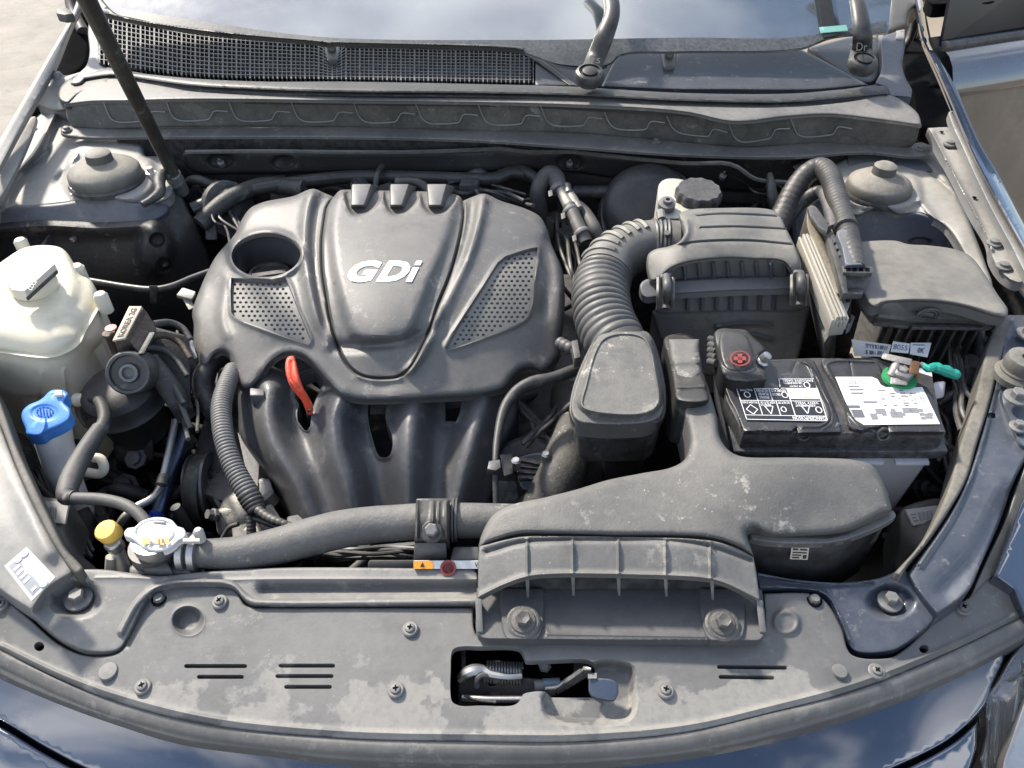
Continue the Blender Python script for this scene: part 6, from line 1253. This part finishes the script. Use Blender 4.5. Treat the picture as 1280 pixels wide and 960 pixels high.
mb = MB(); text_into(mb, q, 'V!', .92, .2, .99, .8, .0003); mb.build('label_print', m_labeld, rl, False)
hexa('label_base', [at(460, 700, .835), at(600, 700, .835), at(600, 714, .825), at(460, 714, .825), at(460, 700, .81), at(600, 700, .81), at(600, 714, .80), at(460, 714, .80)], m_blackd, rl, .003)
prism('black_block', [(566, 682), (600, 682), (600, 700), (562, 700)], .845, m_black, rl, .03, .003)

# =================================================================== HOOD PROP
hp = thing('hood_prop', 'long black hood prop rod rising from the left strut tower out of the picture', 'hood prop', at(218, 222, .90))
A = at(217, 218, .905); Bp = Vector((at(104, -10, 1.20)))
wtube('rod', [A, A.lerp(Bp, .5), Bp, A.lerp(Bp, 1.35)], [.0095, .0105, .0115, .012], mat('prop rubber', (.016, .015, .013), .42, dust=.22, dcol=(.2, .18, .14), scale=30, speck=.3, bump=.15), hp, seg=20)
lathe('socket', at(219, 224, .895), [(.012, -.03), (.013, .0), (.012, .012), (.010, .014)], m_steeld, hp, axis=(A-Bp)*-1, seg=18)
lathe('prop_pivot', at(222, 232, .885), [(.012, -.01), (.012, .008), (.004, .012)], m_blackd, hp, axis=(0, -.4, .9), seg=16)
wtube('hook_arm', [at(214, 222, .905), at(203, 218, .91), at(199, 228, .91), at(200, 240, .905), at(190, 249, .90), at(178, 256, .898)], [.006, .009, .009, .008, .006, .005], m_dark, hp, 10, 6)

# =================================================================== BATTERY
bt = thing('battery', 'black and grey car battery with split lid, warning label and white label', 'battery', at(1050, 560, .70))
zb0 = .90
hexa('grey_case', [at(925, 556, .873), at(1176, 556, .873), at(1166, 458, .873), at(905, 458, .873)]+[at(925, 556, .873)+Vector((.012, 0, -.16)), at(1176, 556, .873)+Vector((-.022, .0, -.16)), at(1166, 458, .873)+Vector((-.012, 0, -.16)), at(905, 458, .873)+Vector((.012, 0, -.16))], m_battg, bt, .004)
prism('case_rim', [(917, 564), (1186, 564), (1183, 556), (1166, 470), (1090, 446), (900, 450), (896, 466)], .874, m_batt, bt, .012, .002)
prism('lid_body', [(929, 541), (1183, 541), (1171, 504), (1171, 500), (1160, 484), (1094, 450), (1026, 447), (1013, 447), (896, 452), (906, 480), (908, 500)], .8955, m_batt, bt, .022, .0015)
lidm = mat('battery lid plastic', (.016, .016, .018), .34, dust=.09, dcol=(.22, .21, .2), scale=16, speck=.15, bump=.06)
zL = lambda U: np.full(len(U), .9005)
sheet('lid_half', [(896, 455, 1), (1004, 449, 1), (1014, 448), (1020, 456), (1030, 480), (1042, 508), (1052, 540, 1), (1020, 541, 1), (998, 541, 1), (996, 534), (990, 539, 1), (930, 539, 1), (919, 512, 1), (912, 500, 1), (904, 478, 1)], zL, lidm, bt, .005, (2, .0015), step=6, d=5,
      feats=(ridge([(1000, 452), (1010, 456), (1022, 484), (1034, 510), (1036, 524), (1026, 532), (1004, 533)], 1.6, .002), ridge([(1006, 451), (1016, 462), (1030, 492), (1041, 516), (1040, 528), (1030, 536)], 1.3, .0016), ridge([(996, 450), (990, 465)], 1.2, -.001)))
sheet('lid_half', [(1027, 448, 1), (1086, 450, 1), (1096, 452), (1102, 464), (1106, 480), (1114, 484, 1), (1159, 484, 1), (1169, 502, 1), (1182, 540, 1), (1112, 540, 1), (1110, 534), (1098, 533), (1075, 538), (1062, 530), (1056, 512), (1042, 482), (1028, 456)], zL, lidm, bt, .005, (2, .0015), step=6, d=5,
      feats=(ridge([(1092, 452), (1040, 452), (1034, 456), (1042, 474), (1056, 504), (1066, 522), (1078, 532), (1098, 533)], 1.6, .002), ridge([(1062, 451), (1066, 472)], 1.2, -.001)))
for u, s in ((1005, 1), (1104, -1)):
    lathe('handle_eye', at(u, 543, .893), [(.0078, -.006), (.0078, .001), (.0066, .0018), (.005, .0015), (.0045, -.001), (.001, -.001)], m_batt, bt, axis=(0, -.9, .35), seg=24)
    mb = MB(); p = at(u, 543, .892)+Vector((0, -.001, 0)); mb.bar(p-Vector((.003, 0, .002)), p+Vector((.003, 0, .002)), .0014, .0016, Vector((0, 1, 0))); mb.build('eye_slot', m_steeld, bt, False)
    wtube('handle_strap', [at(u+8*s, 541, .894), at(u+22*s, 536, .897), at(u+36*s, 536, .898), at(u+44*s, 530, .90)], .0022, m_batt, bt, 6)
mb = MB(); mb.tube([at(1012, 545, .889), at(1096, 545, .889)], .0012, 6); mb.build('handle_cord', m_batt, bt)
for u0, u1 in ((1061, 1104), (1119, 1161)): hexa('case_rib', [at(u, v, z)+Vector((0, -.002, 0)) for u, v, z in ((u0, 576, .862), (u1, 576, .862), (u1, 576, .862), (u0, 576, .862))][:2]+[at(u1, 576, .862)+Vector((0, .004, .001)), at(u0, 576, .862)+Vector((0, .004, .001))]+[at(u0, 580, .859)+Vector((0, -.002, 0)), at(u1, 580, .859)+Vector((0, -.002, 0)), at(u1, 580, .859)+Vector((0, .004, 0)), at(u0, 580, .859)+Vector((0, .004, 0))], m_label if False else m_labelgrey, bt, .0004)
# warning label
zq = .9008
q = Quad(at(933, 526, zq), at(1035, 528, zq), at(1018, 474, zq), at(916, 474, zq))
dk = link('warning_label', mesh([q.pt(x, y, .0007) for x, y in ((0, 0), (1, 0), (1, 1), (.56, 1), (.545, .80), (.50, .75), (0, .75))], [(0, 1, 2, 3, 4, 5, 6)], False), m_labeld, bt)
mb = MB(); ln = lambda x0, y0, x1, y1, w=.006: mb.bar(q.pt(x0, y0, .0009), q.pt(x1, y1, .0009), .0007, .0004, q.n)
for a in ((.005, .02, .995, .02), (.995, .02, .995, .99), (.56, .99, .995, .99), (.545, .80, .56, .99), (.005, .75, .52, .75), (.005, .02, .005, .75), (.01, .46, .99, .46), (.01, .12, .99, .12), (.22, .12, .22, .75), (.44, .12, .44, .46), (.40, .46, .40, .75), (.62, .12, .62, .75), (.55, .76, .99, .76)): ln(*a)
for cx_, cy_, rx in ((.11, .60, .035), (.33, .25, 0), (.50, .26, .03), (.57, .60, .035), (.93, .26, .035), (.88, .84, .035)):
    if rx:
        pts_ = [q.pt(cx_+rx*math.cos(t), cy_+rx*1.9*math.sin(t), .001) for t in [i*PI/8 for i in range(17)]]
        for a, b in zip(pts_, pts_[1:]): mb.bar(a, b, .0009, .0004, q.n)
for cx_, cy_ in ((.33, .24), (.78, .26)):
    T3 = [q.pt(cx_-.05, cy_+.09, .001), q.pt(cx_+.05, cy_+.09, .001), q.pt(cx_, cy_-.09, .001)]
    for a, b in zip(T3, T3[1:]+T3[:1]): mb.bar(a, b, .0008, .0004, q.n)
D4 = [q.pt(.11-.07, .25, .001), q.pt(.11, .36, .001), q.pt(.11+.07, .25, .001), q.pt(.11, .14, .001)]
for a, b in zip(D4, D4[1:]+D4[:1]): mb.bar(a, b, .0008, .0004, q.n)
T_ = lambda s, x0, y0, x1, y1: text_into(mb, q, s, x0, y0, x1, y1, .0008, .0003, flip=True)
T_('DANGER/POISON', .58, .035, .98, .11); T_('SHIELD EYES', .04, .69, .19, .74); T_('EXPLOSIVE GASES', .60, .92, .97, .97); T_('CAN CAUSE BLINDNESS', .60, .86, .83, .91); T_('OR INJURY', .66, .79, .82, .84)
T_('NO SPARKS', .24, .67, .38, .73); T_('FLAMES', .25, .59, .37, .65); T_('SMOKING', .25, .51, .37, .57); T_('SULFURIC ACID', .42, .67, .60, .73); T_('CAN CAUSE', .42, .58, .52, .64); T_('FLUSH EYES', .02, .39, .2, .44); T_('KEEP OUT OF', .24, .39, .42, .44); T_('REACH', .24, .33, .36, .38); T_('DO NOT TIP', .46, .39, .6, .44); T_('VENT WELL', .66, .39, .95, .44); T_('KEEP UPRIGHT', .66, .33, .9, .38)
mb.build('label_print', mat('pale print', (.62, .62, .62), .4, bump=0), bt, False)
q.plate('white_patch', m_label, bt, .62, .50, .985, .755, h0=.0009, h=.0016); mb = MB(); text_into(mb, q, 'LTV 4H7601', .74, .52, .9, .56, .0017, .0003); mb.build('patch_print', m_orange, bt, False)
# white label on the right half
q = Quad(at(1068, 530, zq), at(1174, 530, zq), at(1155, 472, zq), at(1044, 472, zq))
P = [(1044, 471), (1090, 471), (1097, 474), (1101, 481), (1107, 484), (1153, 484), (1175, 530), (1080, 531), (1068, 524), (1056, 500)]
link('white_label', mesh([at(u, v, zq+.0008) for u, v in P], [tuple(range(len(P)))], False), m_label, bt)
mb = MB(); q.rects(mb, [(.02, .12, .15, .28), (.0, .32, .14, .37)], .001, .0013); mb.build('dark_print', mat('dark grey print', (.10, .10, .11), .4, bump=0), bt, False)
mb = MB(); r7 = random.Random(4); q.rects(mb, [(.22, .08, .30, .2), (.30, .20, .42, .30), (.46, .12, .6, .24), (.62, .22, .8, .32), (.1, .62, .24, .65), (.1, .7, .26, .73), (.1, .77, .22, .80), (.2, .42, .36, .46), (.86, .1, .94, .2)]+[(x, y, x+r7.uniform(.03, .09), y+.022) for y in (.36, .41, .50, .56, .62, .68) for x in (.42, .54, .66, .78) if r7.random() < .75]+[(x, y, x+.055, y+.055) for y in (.08, .16, .24) for x in (.36, .48, .58, .70, .80, .9) if r7.random() < .5], .001, .0013); mb.build('grey_print', mat('pale grey print', (.17, .17, .18), .4, bump=0), bt, False)
mb = MB(); text_into(mb, q, '12V 850', .12, .84, .32, .92, .001, .0003, flip=True); text_into(mb, q, '84 MONTH', .62, .46, .92, .60, .001, .0003, flip=True); mb.build('label_text', m_labelgrey, bt, False)
# white plastic edge left of the battery
bs = tube('tray_edge', [(896, 470, .86, 4), (898, 500, .86, 5), (906, 530, .86, 5), (916, 562, .86, 3)], m_pale, bt, seg=8)
# positive terminal cover
pc = thing('terminal_cover', 'black rubber cover with red plus sign over the left battery terminal', 'terminal cover', at(928, 470, .90))
zpc = tps([(896, 414, .925), (935, 414, .925), (905, 470, .918), (956, 470, .918), (925, 440, .926)])
sheet('cover', [(893, 416), (900, 411), (915, 411), (932, 413), (940, 420), (953, 432), (957, 438), (950, 443), (946, 450), (948, 458), (956, 464), (958, 474), (950, 477), (910, 476), (903, 469), (896, 440)], zpc, m_black, pc, .025, (4, .006), step=4,
      feats=(ridge([(906, 464), (930, 466), (954, 468)], 5, .003), plateau([(902, 416), (930, 418), (938, 432), (940, 456), (908, 460)], 4, .003)))
q = Quad(at(910, 460, .9285), at(940, 460, .9285), at(938, 438, .9305), at(911, 438, .9305)); pts_ = [q.pt(.5+.42*math.cos(t), .5+.40*math.sin(t), .001) for t in [i*PI/12 for i in range(25)]]; mb = MB()
for a, b in zip(pts_, pts_[1:]): mb.bar(a, b, .0016, .0008, q.n)
q.rects(mb, [(.24, .40, .76, .60), (.40, .24, .60, .76)], .0005, .0012); mb.build('plus_sign', m_redp, pc, False)
for i in range(5): tube('bellows_rib', [(888-1*i*.3, 424+i*7, .905, 5), (896, 426+i*7, .912, 5)], m_black, pc, seg=8)
lathe('terminal_nut', at(952, 452, .915), [(.008, -.01), (.008, .002), (.006, .004), (.005, .012), (.002, .013)], m_steel, pc, axis=(.3, -.2, .9), seg=8)
# negative terminal
nc = thing('negative_clamp', 'corroded lead clamp on a green felt washer at the right battery terminal', 'battery clamp', at(1125, 475, .90))
lathe('felt_washer', at(1124, 473, .902), [(.018, -.002), (.018, .0025), (.001, .0025)], m_felt, nc, seg=28)
lathe('clamp_ring', at(1125, 468, .908), [(.011, -.004), (.012, .0), (.012, .009), (.009, .011), (.008, .008), (.006, .0085), (.005, .011), (.001, .0115)], m_lead, nc, axis=(0, -.15, 1), seg=18, wob=lambda a, h: 1+.06*math.cos(6*a+1))
hexa('clamp_bolt_lug', [at(1112, 480, .91), at(1135, 482, .91), at(1134, 472, .912), at(1113, 470, .912), at(1112, 480, .901), at(1135, 482, .901), at(1134, 472, .901), at(1113, 470, .901)], m_lead, nc, .002)
hexa('clamp_arm', [at(1101, 448, .922), at(1138, 457, .922), at(1141, 449, .925), at(1104, 441, .925), at(1101, 448, .914), at(1138, 457, .914), at(1141, 449, .914), at(1104, 441, .914)], m_lead, nc, .0015)
wtube('clamp_neck', [at(1120, 456, .917), at(1117, 464, .914), at(1114, 470, .91)], .005, m_lead, nc); wtube('clamp_neck', [at(1128, 458, .917), at(1132, 464, .914), at(1134, 470, .91)], .0045, m_lead, nc)
hexa('copper_strap', [at(1136, 466, .918), at(1148, 468, .918), at(1150, 454, .922), at(1138, 451, .924), at(1137, 462, .91), at(1148, 464, .91), at(1150, 452, .915), at(1138, 450, .915)], m_copper, nc, .001)
wtube('copper_strap', [at(1144, 462, .918), at(1147, 468, .914), at(1145, 474, .91)], .002, m_copper, nc)
gt = thing('taped_cable_end', 'cable end wrapped in bright green tape beside the battery', 'cable', at(1175, 468, .89))
tube('green_tape', [(1152, 455, .915, 3), (1160, 461, .915, 5), (1166, 459, .913, 5.6), (1172, 460, .912, 7), (1177, 462, .911, 6), (1184, 464, .908, 7.5), (1190, 467, .906, 6), (1194, 468, .905, 6.8), (1197, 470, .903, 5)], m_green, gt, seg=9, n=3, sharp=18)
wtube('bare_wire', [at(1150, 454, .917), at(1156, 460, .914), at(1160, 462, .914)], .0022, m_lead, gt); wtube('bare_wire', [at(1195, 470, .903), at(1197, 476, .895)], .001, m_black, gt)

# =================================================================== FUSE BOX
fb = thing('fuse_box', 'black fuse box with large dusty curved lid and round latch', 'fuse box', at(1160, 400, .80))
zf_ = tps([(1075, 302, .935), (1134, 305, .938), (1214, 322, .938), (1258, 388, .93), (1100, 374, .935), (1160, 372, .938), (1200, 377, .936), (1088, 340, .936)])
sheet('lid', [(1066, 304), (1078, 302), (1120, 301), (1134, 305), (1162, 307), (1195, 312), (1214, 321), (1230, 341), (1247, 368), (1260, 388), (1258, 396), (1245, 396), (1200, 383), (1160, 378), (1110, 379), (1092, 384), (1080, 372), (1070, 350)], zf_, m_box, fb, .012, (6, .007), step=6, feats=(ridge([(1100, 376), (1160, 373), (1200, 378), (1250, 390)], 3, .0015),))
zff = tps([(1070, 352, .925), (1092, 384, .922), (1160, 379, .922), (1250, 396, .918), (1085, 398, .90), (1160, 405, .896), (1240, 408, .898)])
sheet('lid_front', [(1069, 350), (1080, 368), (1093, 380), (1110, 377), (1160, 377), (1200, 382), (1248, 396), (1240, 407), (1200, 406), (1140, 404), (1092, 400), (1086, 394), (1072, 372)], zff, mat('fuse box plastic', (.045, .045, .047), .45, dust=.35, scale=12, bump=.15, speck=.1), fb, .006, (2, .002), step=5, feats=(ridge([(1088, 396), (1140, 401), (1230, 404)], 2, .003), ridge([(1094, 386), (1092, 398)], 3, -.002)))
hexa('box_body', [at(1072, 380, .892), at(1240, 396, .89), at(1225, 360, .90), at(1080, 350, .90), at(1072, 385, .78), at(1230, 400, .78), at(1225, 380, .76), at(1080, 370, .76)], m_black, fb, .004)
for i in range(9): u = 1110+i*14; hexa('body_rib', [at(u, 408, .888)+Vector((dx, -.004, 0)) for dx in (-.0015, .0015)]+[at(u, 404, .888)+Vector((dx, .004, 0)) for dx in (.0015, -.0015)]+[at(u, 408, .888)+Vector((dx, -.001, -.07)) for dx in (-.0015, .0015)]+[at(u, 404, .888)+Vector((dx, .004, -.07)) for dx in (.0015, -.0015)], m_black, fb, 0)
for rr_, th in ((.013, .0016), (.0095, .0012)):
    cc = at(1159, 393, .915); P = [cc+Vector((rr_*math.cos(a), -.003, rr_*.75*math.sin(a))) for a in [PI*(-.1)+i*PI*1.25/14 for i in range(15)]]; wtube('latch_arc', P, th, m_loom, fb, 6, 1)
hexa('latch_tab', [at(1150, 390, .918), at(1172, 391, .918), at(1172, 397, .912), at(1150, 396, .912), at(1150, 390, .905), at(1172, 391, .905), at(1172, 399, .90), at(1150, 398, .90)], m_black, fb, .001)
prism('wall_lip', [(1092, 400), (1136, 404), (1136, 408), (1092, 404)], .898, m_loom, fb, .004, .0005); prism('wall_lip', [(1140, 405), (1228, 406), (1228, 410), (1140, 409)], .898, m_loom, fb, .004, .0005)
def vlabel(par, P, prints, text=None, m=m_label):
    q = Quad(*[at(*p) for p in P]); 
    if q.n.y > 0: q.n = -q.n
    pl = q.plate('label', m, par, h0=.0, h=.001); mb = MB(); q.rects(mb, prints, .001, .0014)
    if text: text_into(mb, q, text[0], *text[1], .001, .0004)
    mb.build('label_print', mat('dark blue print', (.05, .07, .12), .4, bump=0), pl, False)
rr = random.Random(9); bars = [(x/40, .55, x/40+.012, .85) for x in range(14, 38) if rr.random() < .6]+[(x/40, .15, x/40+.014, .42) for x in range(14, 34) if rr.random() < .5]+[(.03+.025*i, .2+.12*j, .05+.025*i, .29+.12*j) for i in range(7) for j in range(5) if rr.random() < .5]
vlabel(fb, [(1068, 445, .868), (1109, 446, .868), (1114, 431, .876), (1064, 424, .884)], [b for b in bars if b[0] > .33], None, m_labelg)
vlabel(fb, [(1113, 440, .872), (1135, 442, .872), (1137, 430, .878), (1116, 427, .878)], [], ('8055', (.1, .25, .9, .75)))
vlabel(fb, [(1137, 443, .872), (1159, 447, .872), (1164, 429, .878), (1138, 429, .878)], [(.1, .8, .7, .85)], ('0K', (.4, .2, .75, .6)))
clutter(fb, 1170, 440, 1215, 600, .64, .80, 34, [m_dark, m_rubber, m_blackd, m_blackd], 31)
clutter(fb, 1130, 580, 1180, 700, .62, .74, 16, [m_dark, m_rubber, m_blackd], 33)
clutter(fb, 1200, 420, 1240, 480, .76, .82, 6, [m_dark, m_rubber, m_black], 32)
hexa('grey_connector', [at(1166, 478, .86), at(1182, 476, .86), at(1180, 497, .85), at(1168, 500, .85), at(1166, 478, .83), at(1182, 476, .83), at(1180, 497, .82), at(1168, 500, .82)], m_battg, fb, .003)
tube('side_pipe', [(1206, 460, .83, 13), (1206, 480, .82, 13), (1200, 500, .80, 13)], m_loom, fb, seg=18, ribs=(.008, .0015))
tube('side_pipe', [(1172, 505, .82, 6), (1190, 494, .83, 6), (1206, 490, .83, 7), (1216, 500, .82, 8)], m_loom, fb, seg=14)

# =================================================================== ENGINE CONTROL UNIT AND LOOM
cu = thing('control_unit', 'pale ribbed aluminium control unit standing upright beside the air filter box', 'control unit', at(1030, 380, .82))
a0, a1 = at(1006, 292, .945), at(1049, 396, .925); d = (a1-a0).normalized(); s = Vector((d.y, -d.x, 0)).normalized()*-1
s = Vector((1, .15, 0)).normalized()
for i in range(5):
    off = s*(.0045*i-.006); h = .016; zt = Vector((0, 0, -.004 if i in (0, 4) else .0))
    p, r_ = a0+off+zt, a1+off+zt; t = s*.0016
    hexa('cooling_fin', [p-t, p+t, r_+t, r_-t, p-t-Vector((0, 0, h)), p+t-Vector((0, 0, h)), r_+t-Vector((0, 0, h)), r_-t-Vector((0, 0, h))], m_ecu, cu, .0006)
p, r_ = a0+s*.003-Vector((0, 0, .006)), a1+s*.003-Vector((0, 0, .006)); t = s*.010
hexa('housing', [p-t, p+t, r_+t, r_-t]+[x-Vector((0, 0, .022)) for x in (p-t, p+t, r_+t, r_-t)], m_ecu, cu, .002)
hexa('carrier_side', [at(1058, 380, .915), at(1064, 378, .915), at(1060, 350, .92), at(1050, 355, .92), at(1056, 420, .84), at(1064, 420, .84), at(1064, 400, .83), at(1052, 400, .83)], m_black, cu, .002)
vlabel(cu, [(1056, 418, .862), (1061, 414, .862), (1068, 396, .876), (1062, 392, .876)], [(.2, .2, .4, .8)], None, m_labelgrey)
sheet('carrier_gusset', [(1046, 374, 1), (1067, 367, 1), (1058, 392, 1), (1052, 396, 1)], .915, m_battg, cu, .01, (1, .001), step=5)
hexa('carrier_back', [at(1000, 300, .92), at(1004, 300, .92), at(1046, 405, .90), at(1030, 430, .88), at(1000, 330, .84), at(1004, 330, .84), at(1044, 450, .82), at(1030, 460, .80)], m_dark, cu, .003)
cn = thing('loom_connector', 'black multi pin connector plugged into the control unit', 'connector', at(1050, 330, .90))
zcn = tps([(1010, 262, .958), (1036, 280, .955), (1050, 366, .932), (1030, 330, .935)])
sheet('shell', [(1009, 260, 1), (1013, 257), (1019, 258), (1030, 272), (1037, 280), (1042, 290), (1058, 330), (1060, 364, 1), (1050, 368), (1044, 366), (1024, 322), (1008, 282)], zcn, mat('dusty brown black plastic', (.05, .042, .032), .5, dust=.5, dcol=(.28, .23, .15), scale=16, bump=.3), cn, .04, (2, .002), step=4, feats=(ridge([(1014, 264), (1030, 300), (1050, 345)], 2, -.004), dish(1032, 286, 6, 7, -.006)))
prism('lock_lever', [(1010, 258), (1020, 258), (1036, 280), (1034, 290), (1024, 284), (1012, 268)], .962, m_loom, cn, .006, .001)
prism('lever_frame', [(1034, 296), (1043, 292), (1056, 328), (1060, 366), (1054, 366), (1046, 338)], .955, m_black, cn, .012, .0012)
for i in range(5): prism('lever_tooth', [(1041+i*3.4, 298+i*8), (1047+i*3.4, 297+i*8), (1048.5+i*3.4, 302+i*8), (1042.5+i*3.4, 303+i*8)], .958, m_loom, cn, .004, .0003)
hexa('plug', [at(1056, 334, .955), at(1090, 335, .955), at(1082, 364, .935), at(1056, 364, .935), at(1056, 334, .93), at(1088, 335, .93), at(1080, 364, .91), at(1056, 364, .91)], m_loom, cn, .002)
prism('plug_frame', [(1052, 332), (1092, 333), (1091, 341), (1054, 340)], .959, m_blackd, cn, .006, .001)
for i in range(4): prism('plug_slot', [(1058+i*8, 334.5), (1063+i*8, 334.5), (1063+i*8, 338.5), (1058+i*8, 338.5)], .9598, m_void, cn, .001, 0)
prism('plug_foot', [(1055, 360), (1081, 360), (1079, 367), (1056, 367)], .94, m_loom, cn, .008, .001)
wl = thing('wiring_loom', 'thick taped wiring loom arching over to the control unit', 'wiring', at(1030, 240, .88))
tube('main_loom', [(962, 300, .86, 15), (978, 270, .88, 15), (992, 240, .905, 14), (1008, 218, .925, 13), (1026, 210, .935, 13), (1038, 222, .94, 13), (1046, 248, .945, 13), (1054, 272, .95, 13), (1060, 292, .955, 13), (1064, 312, .958, 13), (1070, 336, .957, 11)], m_loom, wl, seg=20, ribs=(.010, .0008))
tube('side_loom', [(975, 282, .87, 12), (995, 258, .89, 10), (1012, 245, .905, 9), (1026, 240, .915, 8), (1034, 248, .925, 8)], m_loom, wl, seg=16, ribs=(.008, .0006))
tube('pale_conduit', [(1030, 242, .925, 7.5), (1036, 256, .935, 8), (1040, 272, .943, 8.5), (1042, 288, .95, 8)], m_hose, wl, seg=16, ribs=(.003, .0006))
tube('cable_tie', [(1057, 283, .957, 14.5), (1058, 286, .957, 14.5)], m_black, wl, seg=18)
zsl = tps([(1046, 290, .968), (1070, 288, .968), (1054, 332, .966), (1080, 332, .966)])
sheet('flat_sleeve', [(1046, 290), (1060, 286), (1070, 290), (1076, 312), (1080, 332, 1), (1056, 333, 1), (1052, 312)], zsl, m_paintd, wl, .012, (3, .004), step=4)
tube('thin_branch', [(962, 218, .90, 4), (964, 232, .89, 6), (966, 248, .875, 7), (970, 262, .86, 6)], m_loom, wl, seg=12)
hexa('loom_block', [at(990, 208, .90), at(1012, 196, .90), at(1022, 206, .90), at(1000, 218, .90), at(990, 208, .88), at(1012, 196, .88), at(1022, 206, .88), at(1000, 218, .88)], m_blackd, wl, .002)
wires(fb, ((1190, 430), (1215, 540)), .83, 7, m_blackd, 51); wires(fb, ((1170, 500), (1200, 600)), .80, 7, m_blackd, 52); wires(em, ((30, 560), (110, 690)), .72, 5, m_blackd, 53); wires(em, ((215, 420), (245, 540)), .80, 4, m_rubber, 54); wires(wl, ((940, 225), (1000, 250)), .86, 4, m_blackd, 55)
clutter(wl, 930, 215, 1000, 270, .74, .82, 8, [m_dark, m_rubber, m_black], 41)
